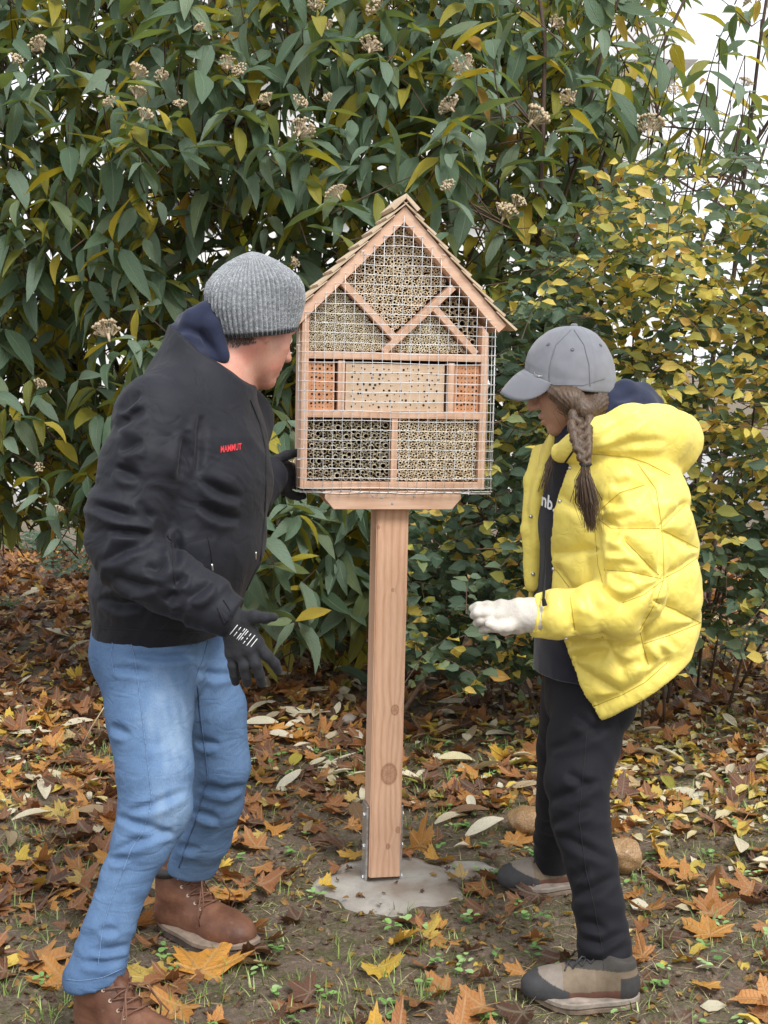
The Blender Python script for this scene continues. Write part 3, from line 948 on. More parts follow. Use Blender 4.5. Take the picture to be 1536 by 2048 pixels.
# front shell, evenly over the sight lines; two deeper layers behind
for layer, step, dep, jit in ((0, 52, 0.0, 26), (1, 46, 0.40, 26), (2, 50, 0.85, 30), (3, 58, 1.4, 36), (4, 74, 2.1, 40)):
    for gy in np.arange(-140, 1420, step):
        for gx_ in np.arange(-480, 1700, step):
            px = gx_ + rs.uniform(-jit, jit); py = gy + rs.uniform(-jit, jit)
            if py > bottom_limit(px) - 70 + (60 if layer else 0): continue
            # thins out towards the upper right where the sky shows, and gives way to the yellow shrub
            dens = 1.0
            if px > 1180: dens = max(0.0, 1 - (px - 1180) / 260.0)
            if px > 1340 and py < 330: dens = 0.10
            if px > 1030 and py > 560: dens *= 0.25
            if px > 820 and py > 900: dens *= 0.25
            if px > 1000 and 330 < py <= 560: dens *= 0.75
            if px < 60 and py < 700: dens *= 0.97
            if layer >= 2 and py < 620: dens *= 0.66 + 0.45 * (noise1(px / 120.0, py / 120.0, 30.0))
            if layer >= 3 and py < 620: dens *= 0.72
            if layer >= 3: dens *= 0.85
            if layer == 1 and py < 500: dens *= 0.85
            if px < 330 and 640 < py < 930: dens *= 0.8
            if layer == 0 and cover(px, py): continue
            if layer == 0: dens *= 0.86
            if rs.random() > dens: continue
            Y = front(px, py) + dep + rs.uniform(-.15, .2)
            p = at(px, py - 34, Y)
            if p.z < 0.14: continue
            out = np.array((rs.normal(0, .5) + (px - 700) / 2600.0, -0.75 + rs.normal(0, .35), rs.uniform(0.15, 1.0)))
            if layer >= 2: out = np.array((rs.normal(0, .6), rs.normal(-.1, .6), rs.uniform(0.2, 1.0)))
            low = py > 900
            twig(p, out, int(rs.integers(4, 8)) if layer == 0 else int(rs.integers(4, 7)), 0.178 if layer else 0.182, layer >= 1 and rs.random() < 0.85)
# drooping sprays that hang low behind the post
for px, py, Y in ((585, 1290, 4.7), (560, 1180, 4.7), (620, 1230, 4.9), (505, 1190, 4.8), (660, 1150, 5.0), (700, 1260, 5.1), (600, 1080, 4.8), (690, 1060, 4.9), (880, 1150, 5.2)):
    twig(at(px, py - 50, Y), (rs.normal(0, .4), -0.8, 0.1), 6, 0.17, rs.random() < 0.3)
# single sprays against the sky at the upper right
for px, py, Y in ((1440, 70, 5.2), (1415, 160, 5.2), (1490, 110, 5.1), (1475, 255, 5.1), (1510, 340, 5.2), (1330, 60, 5.3), (1380, 255, 5.3), (1300, 200, 5.4), (1250, 120, 5.4), (1350, 130, 5.4), (1500, 180, 5.2)):
    p = at(px, py, Y)
    twig(p, (0.25, -0.4, 0.9), 5, 0.15, False)
    q = at(px - 30, py + 230, Y + 0.2)
    TW.tube([q - vb, (q + p) / 2 - vb + Vector((.02, 0, 0)), p - vb], [0.0038, 0.003, 0.002], 5, False)
o = TW.build('twig_work', M_twig, vib, smooth=True); tag(o, kind='stuff')
# beige flower heads, where the photograph shows them
HP = [(78, 90, 34), (30, 118, 26), (277, 142, 30), (322, 150, 22), (455, 128, 30), (480, 140, 26), (273, 185, 30), (290, 230, 28), (219, 204, 22), (360, 208, 22), (533, 198, 26), (600, 203, 26), (602, 258, 42), (656, 196, 18), (672, 385, 36), (740, 92, 38), (752, 10, 40),
      (632, 8, 26), (652, 52, 24), (928, 130, 36), (898, 212, 34), (1070, 232, 46), (1138, 194, 30), (1012, 425, 42), (1036, 404, 28), (1098, 462, 26), (896, 372, 26), (588, 524, 22), (215, 660, 46), (80, 768, 22), (1298, 250, 46), (1112, 45, 26), (1350, 180, 22), (1490, 165, 26), (1498, 0, 20), (400, 55, 20), (78, 935, 18), (118, 1018, 16), (575, 918, 24)]
def flower_mesh(seed):
    r_ = np.random.default_rng(seed); b = MB()
    for k in range(46):
        u, v = r_.random() ** 0.5, r_.random() * 6.28
        x, y = u * math.cos(v), u * math.sin(v); z = 0.55 * math.sqrt(max(0, 1 - u * u)) + r_.normal(0, .05)
        b.tube([(x * .45, y * .45, -0.35), (x, y, z - .08)], [0.02, 0.014], 3, False)
        s_ = r_.uniform(0.12, 0.19); c_ = Vector((x, y, z))
        o_ = [Vector((1, 0, 0)), Vector((0, 1, 0)), Vector((-1, 0, 0)), Vector((0, -1, 0)), Vector((0, 0, 1)), Vector((0, 0, -1))]
        b.add([c_ + q * s_ for q in o_], [(0, 1, 4), (1, 2, 4), (2, 3, 4), (3, 0, 4), (1, 0, 5), (2, 1, 5), (3, 2, 5), (0, 3, 5)])
    b.tube([(0, 0, -0.9), (0, 0, -0.3)], [0.08, 0.14], 5)
    return b.mesh('flower_head', M_flower, True)
fm = [flower_mesh(k) for k in range(5)]
for px, py, s_ in HP:
    Y = front(px, py) - 0.24
    p = at(px, py, Y)
    o = link('flower_head', fm[rs.integers(5)], None, vib)
    o.location = p - vb; rad = s_ / 2 * mpp(Y) * 1.25; o.scale = (rad, rad, rad * rs.uniform(.8, 1.05)); o.rotation_euler = (R(38) + rs.normal(0, .2), rs.normal(0, .25), rs.uniform(0, 6))
    twig(p + Vector((0, 0.01, -0.035)), (rs.normal(0, .15), -0.25, 1), 5, 0.155, False)
def vis_score(lim_y, size_w=1.0):
    def f(it):
        p, M, size, tint, k = it
        w = p + np.array(f.base); c_ = w + M[:, 0] * size * 0.5
        px, py = proj(c_)
        if not (10 < px < 1526 and 8 < py < 1500): return -1
        if in_front_of_people(px, py): return -1
        return size / c_[1] ** 2.2 * 100 - 0.6 * f.bury(c_, px, py)
    f.base = (0, 0, 0); f.bury = lambda c_, px, py: max(0, c_[1] - front(px, py) - 0.1) * 4
    return f
def in_front_of_people(px, py):
    if 600 < px < 985 and 600 < py < 990: return True
    if 640 < px < 965 and 480 < py < 600: return True
    if 740 < px < 815 and py >= 985: return True
    if 190 < px < 540 and 640 < py < 1300: return True
    if 410 < px < 610 and 500 < py < 680: return True
    if 1050 < px < 1225 and 660 < py < 830: return True
    if 1060 < px < 1395 and 800 < py < 1400: return True
    return False
sf = vis_score(0); sf.base = vb
vlo, _ = VL.build(vib, 'leaf', 'foliage', 300, sf)


# ----- yellowing shrub on the right with small oval leaves
YEL = [(0.0, (0.050, 0.100, 0.058)), (0.25, (0.125, 0.195, 0.140)), (0.45, (0.20, 0.28, 0.17)), (0.58, (0.40, 0.43, 0.12)), (0.75, (0.80, 0.66, 0.14)), (0.92, (0.80, 0.57, 0.15)), (1.0, (0.60, 0.25, 0.06))]
YELT = [(0.0, (0.10, 0.17, 0.03)), (0.45, (0.25, 0.30, 0.06)), (0.6, (0.5, 0.5, 0.06)), (1.0, (0.7, 0.45, 0.05))]
M_yel_a = leaf_mat('oval_leaf_mass', YEL, 'attr', alt=YELT, tw=0.35, rough=0.45, vein=0.3)
M_yel_o = leaf_mat('oval_leaf', YEL, 'obj', alt=YELT, tw=0.35, rough=0.45, vein=0.3)
yv = Vector((1.15, 4.9, 0))
yel = empty('yellowing_shrub', yv)
tag(yel, 'autumn shrub with small oval yellow and green leaves behind the yellow jacket', 'shrub')
YL = Leaves('oval', 8, M_yel_a, M_yel_o, rows=3)
YT = MB()
def yfront(px, py):
    n = noise1(px / 200.0 + 9, py / 200.0, 3.5)
    y = 4.45 + 0.45 * n
    if px < 1050: y += 0.1
    return y
def in_yellow(px, py):
    """how dense the small-leaved shrub is at a sight line"""
    if py > 1345: return 0
    if px < 790: return 0
    if px < 1010:
        lo_ = 840 if px > 960 else 985
        return 0.85 if py > lo_ else 0
    top = 650 - (px - 1010) * 1.0 if px < 1250 else 410
    if py < top - 120: return 0
    d = 1.0 if py > top else 0.35
    if px > 1380 and py > 1110: d *= 0.55
    if px > 1380 and py > 1270: d = 0
    return d
for k in range(24):
    bx_ = yv.x + rs.uniform(-0.65, 0.95); by_ = yv.y + rs.uniform(0.05, .7)
    tx = 820 + rs.random() * 1000; bx_ = at(tx, 1000, 4.9).x * 0.75 + 0.3 + rs.normal(0, .1); p0 = (bx_, by_, -0.02)
    ty = rs.uniform(330, 1000) if tx > 1050 else rs.uniform(850, 1150)
    p1 = at(tx, ty, rs.uniform(4.5, 5.3))
    c_ = curve(p0, p1, 7, 0.12, 0.1)
    b = MB(); b.tube([Vector(q) - yv for q in c_], [0.0052 * (1 - 0.75 * i / 7) + .0012 for i in range(8)], 5)
    b.build('stem', M_twig, yel, smooth=True)
for layer, step, dep in ((0, 36, 0.0), (1, 34, 0.28), (2, 38, 0.6), (3, 46, 1.0)):
    for gy in np.arange(240, 1400, step):
        for gx_ in np.arange(770, 1960, step):
            px, py = gx_ + rs.uniform(-25, 25), gy + rs.uniform(-25, 25)
            dn = in_yellow(px, py) * (0.72 if layer == 0 else 0.95)
            if px > 1180 and py < 1010: dn *= (0.85, 0.70, 0.55, 0.45)[layer] * (1 + 0.9 * noise1(px / 110.0, py / 110.0, 40.0))
            if rs.random() > dn: continue
            Y = yfront(px, py) + dep + rs.uniform(-.1, .15)
            tip = np.array(at(px, py, Y))
            if tip[2] < 0.08: continue
            o = np.array((rs.normal(0, .8), rs.normal(-.3, .5), rs.uniform(-.1, .8))); o /= np.linalg.norm(o)
            L = rs.uniform(.12, .24); base = tip - o * L
            YT.tube([Vector(base) - yv, Vector((base + tip) / 2 + rs.normal(0, .01, 3)) - yv, Vector(tip) - yv], [0.0022, 0.0017, 0.001], 4, False)
            ypatch = noise1(px / 150.0, py / 150.0, 8.0)
            hi_ = (px > 1090 and py < 1000) * 0.26 + 0.18 + 0.5 * ypatch + (0.12 if layer == 0 else -0.1) - (0.10 if py > 1120 else 0)
            nl = rs.integers(6, 11)
            sd = np.cross(o, (0.2, 0.1, 1)); sd /= np.linalg.norm(sd) + 1e-6
            for j in range(nl):
                p = base + (tip - base) * (0.2 + 0.8 * (j + 1) / nl)
                s_ = 1 if j % 2 else -1
                dd = sd * s_ + 0.55 * o + rs.normal(0, .3, 3) + np.array((0, 0, -0.25))
                upv = np.array((0, -0.95, 0.75)) + rs.normal(0, .55, 3)
                tint = rs.uniform(0.6, 0.97) if rs.random() < hi_ else rs.uniform(0.0, 0.5)
                YL.add(p - np.array(yv), dd, upv, rs.uniform(0.038, 0.076), tint)
tag(YT.build('twig_work', M_twig, yel, smooth=True), kind='stuff')
sf2 = vis_score(0); sf2.base = yv; sf2.bury = lambda c_, px, py: max(0, c_[1] - yfront(px, py)) * 2
YL.build(yel, 'leaf', 'foliage', 300, sf2)


# ----- bare twiggy tree beyond, upper right
bt = empty('bare_tree', (4.0, 12.0, 0))
tag(bt, 'bare twiggy tree against the white sky at the upper right edge', 'tree')
b = MB(); trunk_top = Vector((0.1, 0, 2.0))
b.tube([(0, 0, -0.05), (0.05, 0, 1.0), trunk_top, (0.3, .1, 3.6)], [0.09, 0.075, 0.06, 0.03], 8); b.build('trunk', M_bark, bt, smooth=True)
b = MB()
def grow(p, d, L, r, n):
    q = p + d * L
    m_ = (p + q) / 2 + Vector(rs.normal(0, L * .08, 3))
    b.tube([p, m_, q], [r, r * .8, r * .6], 4 if r < .012 else 5, False)
    if n == 0: return
    for k in range(3 if n > 1 else 4):
        dd = (d + Vector(rs.normal(0, .55, 3)) + Vector((0, 0, .1))).normalized()
        grow(p + (q - p) * rs.uniform(.35, 1.0), dd, L * rs.uniform(.5, .8), r * .55, n - 1)
for k in range(9):
    a = rs.uniform(0, 6.28)
    grow(Vector((0.05, 0, 0.9)) + Vector((0, 0, rs.uniform(0, 2.2))), Vector((math.cos(a), math.sin(a) * .6, rs.uniform(.3, 1.0))).normalized(), rs.uniform(.9, 1.5), 0.022, 4)
tag(b.build('crown', M_bark, bt), kind=None)
# ------------------------------------------------------------------ people: solid fields turned into skins
from mathutils.bvhtree import BVHTree
def smin(a, b, k):
    h = np.clip(0.5 + 0.5 * (b - a) / k, 0, 1)
    return b + (a - b) * h - k * h * (1 - h)
def smax(a, b, k): return -smin(-a, -b, k)
class Field:
    """signed distance on a box grid; spacing may be finer in a sub-range of each axis"""
    def __init__(s, X, Y, Z):
        s.ax = [np.asarray(a, dtype=np.float32) for a in (X, Y, Z)]
        s.f = np.full([len(a) for a in s.ax], 0.08, dtype=np.float32)
    @staticmethod
    def uni(lo, hi, h): return Field(*[np.arange(l, u + h, h) for l, u in zip(lo, hi)])
    def sl(s, lo, hi):
        return tuple(slice(max(0, int(np.searchsorted(a, l)) - 1), int(np.searchsorted(a, u)) + 1) for a, l, u in zip(s.ax, lo, hi))
    def pts(s, sl):
        x, y, z = (a[q] for a, q in zip(s.ax, sl))
        return x[:, None, None], y[None, :, None], z[None, None, :]
    def _put(s, sl, d, k, op):
        if op == 'add': s.f[sl] = smin(s.f[sl], d, k) if k > 0 else np.minimum(s.f[sl], d)
        else: s.f[sl] = smax(s.f[sl], -d, k) if k > 0 else np.maximum(s.f[sl], -d)
    def cone(s, a, ra, b, rb, k=0.02, w=None, ls=1.0, op='add'):
        a, b = np.array(a, np.float32), np.array(b, np.float32)
        m = max(ra, rb) * max(ls, 1) + k + 0.03
        sl = s.sl(np.minimum(a, b) - m, np.maximum(a, b) + m)
        x, y, z = s.pts(sl)
        if x.size == 0 or y.size == 0 or z.size == 0: return s
        ba = b - a; L2 = float(ba @ ba) + 1e-12
        px, py, pz = x - a[0], y - a[1], z - a[2]
        h = np.clip((px * ba[0] + py * ba[1] + pz * ba[2]) / L2, 0, 1)
        rx, ry, rz = px - h * ba[0], py - h * ba[1], pz - h * ba[2]
        d2 = rx * rx + ry * ry + rz * rz
        if w is not None:
            t_ = rx * w[0] + ry * w[1] + rz * w[2]
            d2 = d2 - (1 - 1 / ls ** 2) * t_ * t_
        s._put(sl, np.sqrt(np.maximum(d2, 1e-12)) - (ra + (rb - ra) * h), k, op)
        return s
    def chain(s, pts, k=0.02, w=None, ls=1.0, op='add'):
        """pts: (point, radius[, ls])"""
        for p, q in zip(pts[:-1], pts[1:]):
            s.cone(p[0], p[1], q[0], q[1], k, w, ls if len(p) < 3 else (p[2] + q[2]) / 2, op)
        return s
    def ell(s, c, r, M=None, k=0.02, op='add'):
        """ellipsoid with radii r along the columns of M"""
        c = np.array(c, np.float32); m = max(r) + k + 0.03
        sl = s.sl(c - m, c + m); x, y, z = s.pts(sl)
        if x.size == 0 or y.size == 0 or z.size == 0: return s
        M = np.eye(3) if M is None else np.array(M)
        qx, qy, qz = x - c[0], y - c[1], z - c[2]
        k0 = 0; k1 = 0
        for i in range(3):
            t_ = (qx * M[0, i] + qy * M[1, i] + qz * M[2, i])
            k0 = k0 + (t_ / r[i]) ** 2; k1 = k1 + (t_ / r[i] ** 2) ** 2
        k0 = np.sqrt(k0); k1 = np.sqrt(k1) + 1e-6
        s._put(sl, k0 * (k0 - 1) / k1, k, op)
        return s
    def plane(s, p, n, k=0.0):
        """keeps the side the normal points away from"""
        sl = (slice(None),) * 3; x, y, z = s.pts(sl)
        d = (x - p[0]) * n[0] + (y - p[1]) * n[1] + (z - p[2]) * n[2]
        s.f = (smax(s.f, d, k) if k > 0 else np.maximum(s.f, d)).astype(np.float32)
        return s
    def mesh(s, smooth=1):
        f = s.f; X, Y, Z = s.ax
        f[0] = f[-1] = np.maximum(f[0], .01); f[-1] = np.maximum(f[-1], .01); f[:, 0] = np.maximum(f[:, 0], .01); f[:, -1] = np.maximum(f[:, -1], .01); f[:, :, 0] = np.maximum(f[:, :, 0], .01); f[:, :, -1] = np.maximum(f[:, :, -1], .01)
        ins = f < 0
        c = np.zeros([n - 1 for n in f.shape], np.int8)
        for dx in (0, 1):
            for dy in (0, 1):
                for dz in (0, 1):
                    c += ins[dx:c.shape[0] + dx, dy:c.shape[1] + dy, dz:c.shape[2] + dz]
        idx = np.argwhere((c > 0) & (c < 8))
        vid = np.full(c.shape, -1, np.int32); vid[tuple(idx.T)] = np.arange(len(idx))
        P = np.zeros((len(idx), 3)); cnt = np.zeros(len(idx))
        ax = (X, Y, Z)
        for d in range(3):
            o1, o2 = [q for q in range(3) if q != d]
            for e1 in (0, 1):
                for e2 in (0, 1):
                    i0 = idx.copy(); i0[:, o1] += e1; i0[:, o2] += e2
                    i1 = i0.copy(); i1[:, d] += 1
                    f0, f1 = f[tuple(i0.T)], f[tuple(i1.T)]
                    m = (f0 < 0) != (f1 < 0)
                    t_ = np.where(m, f0 / np.where(m, f0 - f1, 1), 0)
                    for q in range(3):
                        a0 = ax[q][i0[:, q]]; a1 = ax[q][i1[:, q]]
                        P[:, q] += np.where(m, a0 + (a1 - a0) * t_, 0)
                    cnt += m
        P /= np.maximum(cnt, 1)[:, None]
        Q = []
        for d in range(3):
            o1, o2 = [(1, 2), (2, 0), (0, 1)][d]
            a = [slice(1, -1)] * 3; b = [slice(1, -1)] * 3
            a[d] = slice(0, -1); b[d] = slice(1, None)
            s0, s1 = ins[tuple(a)], ins[tuple(b)]
            e = np.argwhere(s0 != s1)
            flip = s1[tuple(e.T)]
            e = e + 1; e[:, d] -= 1
            def cell(k1, k2):
                q = e.copy(); q[:, o1] -= k1; q[:, o2] -= k2; return vid[tuple(q.T)]
            q = np.stack([cell(1, 1), cell(0, 1), cell(0, 0), cell(1, 0)], 1)
            q[flip] = q[flip][:, ::-1]
            Q.append(q)
        Q = np.concatenate(Q)
        Q = Q[(Q >= 0).all(1)]
        for _ in range(smooth):
            P = lap(P, Q, 0.5)
        return P, Q
def lap(P, Q, a):
    S = np.zeros_like(P); n = np.zeros(len(P))
    for i in range(4):
        j = Q[:, (i + 1) % 4]
        for q in range(3): S[:, q] += np.bincount(Q[:, i], P[j, q], len(P)) + np.bincount(j, P[Q[:, i], q], len(P))
        n += np.bincount(Q[:, i], minlength=len(P)) + np.bincount(j, minlength=len(P))
    return P + a * (S / np.maximum(n, 1)[:, None] - P)
def vnormals(P, Q):
    fn = np.cross(P[Q[:, 2]] - P[Q[:, 0]], P[Q[:, 3]] - P[Q[:, 1]])
    N = np.zeros_like(P)
    for i in range(4):
        for q in range(3): N[:, q] += np.bincount(Q[:, i], fn[:, q], len(P))
    return N / (np.linalg.norm(N, axis=1, keepdims=True) + 1e-12)
def vproj(P):
    x, y, z = P[:, 0], P[:, 1], P[:, 2] - EYE
    f = y * _cp - z * _sp; u = y * _sp + z * _cp
    return np.stack([768 + FPX * x / f, 1024 - FPX * u / f], 1)
def toward_cam(P, N):
    v = np.array((0, 0, EYE)) - P; v /= np.linalg.norm(v, axis=1, keepdims=True)
    return (v * N).sum(1)
def line_dist(uv, line, full=False):
    d = np.full(len(uv), 1e9); t_ = np.zeros(len(uv)); sg = np.zeros(len(uv)); acc = 0.0
    # a rounded course through the given points
    L0 = np.array(line, float)
    if len(L0) > 2:
        q = [L0[0]]
        for i in range(1, len(L0) - 1): q += [L0[i] * .6 + L0[i - 1] * .2 + L0[i + 1] * .2]
        L0 = np.array(q + [L0[-1]])
    for a, b in zip(L0[:-1], L0[1:]):
        ba = b - a; L = np.linalg.norm(ba)
        h = np.clip(((uv - a) @ ba) / (L * L + 1e-9), 0, 1)
        r = uv - a - h[:, None] * ba; dn = np.linalg.norm(r, axis=1); m = dn < d
        d[m] = dn[m]; t_[m] = (acc + h * L)[m]; sg[m] = (ba[0] * r[:, 1] - ba[1] * r[:, 0])[m]; acc += L
    return (d, t_ / max(acc, 1e-6), sg) if full else d
def creases(P, N, lines, w, depth, fade=0.15):
    """grooves pressed into the side of a garment that the lines lie on (pixels of the photograph used as a tape measure)"""
    uv = vproj(P); tc = np.clip((toward_cam(P, N) - fade) / 0.3, 0, 1)
    out = np.zeros(len(P))
    for ln in lines:
        d, t_, sg = line_dist(uv, ln, True)
        tp = np.clip(t_ * (1 - t_) * 4, 0, 1) ** 0.7              # dies away at both ends
        ww = w * (0.75 + 0.5 * tp + 0.25 * noise(P * 30))
        out = out - depth * tp * np.exp(-(d / ww) ** 2) + 0.75 * depth * tp * np.exp(-((d - 1.9 * ww) / (1.2 * ww)) ** 2) * (0.35 + 0.65 * (sg > 0))
    return np.clip(out, -1.15 * depth, depth) * tc
def px(x, y, Y, r=None):
    p = np.array(at(x, y, Y))
    return p if r is None else (p, r * mpp(Y))
def skin(name, P, Q, m, parent, attrs=None):
    return link(name, mesh(name, P, Q, m, True, attrs), None, parent)
def folds(P, axis_pts, freq=(16, 5), seed=0.0):
    """ridged noise that runs around a limb"""
    A = np.array(axis_pts); best = np.full(len(P), 1e9); tt = np.zeros(len(P)); acc = 0
    for a, b in zip(A[:-1], A[1:]):
        ba = b - a; L = np.linalg.norm(ba); h = np.clip(((P - a) @ ba) / L ** 2, 0, 1)
        d = np.linalg.norm(P - a - h[:, None] * ba, axis=1)
        m = d < best; best[m] = d[m]; tt[m] = (acc + h * L)[m]; acc += L
    q = np.stack([tt * freq[0] + seed + 1.6 * noise(P * 5.5 + seed), P[:, 0] * freq[1] + 0.5 * seed, P[:, 1] * freq[1] + P[:, 2] * freq[1] * 0.6], 1)
    n = noise(q); n2 = noise(q * 2.1 + 9)
    return (0.5 - np.abs(n)) * 1.4 - 0.35 + 0.35 * n2
def bvh_of(o):
    me = o.data
    v = np.zeros(len(me.vertices) * 3, np.float32); me.vertices.foreach_get('co', v); v = v.reshape(-1, 3)
    return BVHTree.FromPolygons([tuple(map(float, p)) for p in v], [tuple(p.vertices) for p in me.polygons])
def surf(bv, x, y, off=0.0012):
    """point of a garment under a sight line, lifted off its surface a little"""
    h = bv.ray_cast(Vector((0, 0, EYE)), ray(x, y).normalized())
    if h[0] is None: return None
    return h[0] + (h[1] if h[1].dot(ray(x, y)) < 0 else -h[1]) * off
def surf_line(bv, line, r, name, m, parent, step=7.0, off=0.0006, n=5):
    pts = []
    for a, b in zip(line[:-1], line[1:]):
        L = math.hypot(b[0] - a[0], b[1] - a[1]); k = max(1, int(L / step))
        for i in range(k): pts.append((a[0] + (b[0] - a[0]) * i / k, a[1] + (b[1] - a[1]) * i / k))
    pts.append(line[-1])
    q = [surf(bv, *p, off) for p in pts]; q = [p for p in q if p is not None]
    if len(q) < 2: return None
    # drop jumps to another layer
    k = [q[0]]
    for p in q[1:]:
        if (p - k[-1]).length < 0.05: k.append(p)
    b = MB(); b.tube(k, r, n); return b.build(name, m, parent, smooth=True)
def lettering(bv, text, corner, right, up, name, m, parent, off=0.0015, bold=True):
    """text laid on a garment: corner, right and up are photograph pixels"""
    cu = bpy.data.curves.new(name, 'FONT'); cu.body = text; cu.size = 1.0; cu.resolution_u = 2
    if bold: cu.offset = 0.025
    o = bpy.data.objects.new(name, cu); col.objects.link(o)
    me = bpy.data.meshes.new_from_object(o); bpy.data.objects.remove(o); 
    bm = bmesh.new(); bm.from_mesh(me); bmesh.ops.triangulate(bm, faces=bm.faces[:]); bmesh.ops.subdivide_edges(bm, edges=bm.edges[:], cuts=1)
    xs = [v.co.x for v in bm.verts]; ys = [v.co.y for v in bm.verts]; wx = max(xs); hy = max(ys)
    for v in bm.verts:
        a, b = v.co.x / wx, v.co.y / hy
        p = surf(bv, corner[0] + right[0] * a + up[0] * b, corner[1] + right[1] * a + up[1] * b, off)
        if p is not None: v.co = p; last = p.copy()
        else: v.co = last
    bm.to_mesh(me); bm.free(); me.materials.clear()
    return link(name, me, m, parent)

# ----- cloth materials
def cloth(name, c, rough=0.6, var=0.15, weave=900, sheen=0.2, spec=0.3, bstr=0.15, nscale=9, wr=0):
    t = NT(name)
    n = t.noise(nscale, 5, 0.6); f = t.noise(weave, 2, 0.5)
    cc = t.ramp(n, [(0.3, tuple(x * (1 - var) for x in c)), (0.7, tuple(x * (1 + var) for x in c))])
    cc = t.mix(0.25, cc, t.ramp(f, [(0.3, (0.6, 0.6, 0.6)), (0.7, (1.2, 1.2, 1.2))]), 'MULTIPLY')
    t.set(base=cc, rough=rough, sheen=sheen, spec=spec)
    b1 = t.bump(f, bstr, 0.0015)
    if wr:
        wv = t.noise(wr, 2, 0.4, None, 1.2); wv = t.math('ABSOLUTE', t.math('SUBTRACT', wv, 0.5))
        t.bump(wv, 0.45, 0.010, b1)
    return t.m
M_shell = cloth('black_shell_fabric', (0.0110, 0.0120, 0.0180), 0.66, 0.2, 700, 0.04, 0.28, wr=16)
M_navy = cloth('navy_sweat_fabric', (0.021, 0.026, 0.052), 0.85, 0.2, 500, 0.15, 0.1, 0.4)
M_dark_navy = cloth('black_navy_sweat_fabric', (0.011, 0.012, 0.022), 0.85, 0.2, 500, 0.3, 0.1, 0.4)
M_trouser = cloth('black_hiking_fabric', (0.0105, 0.0108, 0.0145), 0.78, 0.25, 800, 0.04, 0.18, wr=9)
M_glove_b = cloth('dark_grey_glove_knit', (0.020, 0.021, 0.025), 0.72, 0.2, 420, 0.08, 0.25, 0.6)
M_glove_w = cloth('white_work_glove_cloth', (0.56, 0.52, 0.46), 0.85, 0.22, 420, 0.2, 0.2, 0.5, nscale=22)
M_black = simple('black_trim', (0.008, 0.008, 0.010), 0.85)
M_red = simple('red_print', (0.62, 0.03, 0.04), 0.6)
M_white = simple('white_print', (0.80, 0.80, 0.80), 0.6)
M_silver = simple('silver_metal', (0.72, 0.72, 0.74), 0.28, 0.9)
t = NT('yellow_puffer_nylon')
n_ = t.noise(7, 4)
t.set(base=t.ramp(n_, [(0.3, (0.78, 0.63, 0.115)), (0.7, (0.84, 0.695, 0.155))]), rough=0.44, spec=0.4, sheen=0.1)
b_ = t.bump(t.math('ABSOLUTE', t.math('SUBTRACT', t.noise(26, 2, 0.45, None, 1.0), 0.5)), 0.42, 0.009); t.bump(t.noise(700, 2), 0.06, 0.001, b_)
M_puffer = t.m
t = NT('washed_denim')
vec = t.mapping((1, 1, 0.12))
thread = t.noise(820, 2, 0.6, vec); wash = t.noise(6, 4, 0.6); fade = t.attr('fade')
c = t.ramp(t.math('ADD', t.math('MULTIPLY', wash, 0.55), t.math('MULTIPLY', fade, 0.55)), [(0.10, (0.055, 0.105, 0.205)), (0.36, (0.125, 0.210, 0.355)), (0.85, (0.33, 0.44, 0.57))])
c = t.mix(0.45, c, t.ramp(thread, [(0.3, (0.55, 0.6, 0.68)), (0.7, (1.25, 1.2, 1.15))]), 'MULTIPLY')
t.set(base=c, rough=0.85, spec=0.15); b1 = t.bump(thread, 0.3, 0.0012); t.bump(t.math('ABSOLUTE', t.math('SUBTRACT', t.noise(14, 2, 0.4, t.mapping((1, 1, 2.2)), 0.8), 0.5)), 0.55, 0.010, b1)
M_denim = t.m
M_stitch = simple('pale_denim_seam', (0.13, 0.21, 0.35), 0.85, var=0.4, scale=300)
M_stitch_d = simple('dark_denim_seam', (0.06, 0.11, 0.21), 0.85, var=0.25, scale=200)
def skin_mat(name, c, red):
    t = NT(name)
    m1 = t.noise(24, 5, 0.65); f = t.noise(260, 4)
    cc = t.ramp(m1, [(0.32, c), (0.68, red)])
    cc = t.mix(0.2, cc, t.ramp(f, [(0.35, (0.75, 0.65, 0.6)), (0.65, (1.05, 1.05, 1.05))]), 'MULTIPLY')
    t.set(base=cc, rough=0.48, spec=0.35, sss=0.12)
    t.p.inputs['Subsurface Radius'].default_value = (0.012, 0.004, 0.002)
    t.bump(f, 0.3, 0.0018); return t.m
M_skin_m = skin_mat('fair_skin', (0.60, 0.34, 0.255), (0.57, 0.235, 0.175))
M_skin_w = skin_mat('tan_skin', (0.44, 0.26, 0.175), (0.46, 0.24, 0.165))
M_eye = simple('eye_white', (0.75, 0.73, 0.70), 0.2)
M_iris = simple('dark_iris', (0.03, 0.02, 0.015), 0.15)
def hair_mat(name, dark, light):
    t = NT(name)
    vec = t.mapping((1, 1, 0.16)); f = t.noise(230, 4, 0.65, vec); g = t.noise(18, 3)
    c = t.ramp(t.math('ADD', t.math('MULTIPLY', f, 0.7), t.math('MULTIPLY', g, 0.3)), [(0.3, dark), (0.7, light)])
    t.set(base=c, rough=0.42, spec=0.4); t.bump(f, 0.5, 0.003); return t.m
M_hair_w = hair_mat('brown_streaked_hair', (0.016, 0.010, 0.007), (0.150, 0.092, 0.054))
M_hair_m = hair_mat('dark_short_hair', (0.03, 0.024, 0.02), (0.11, 0.085, 0.07))

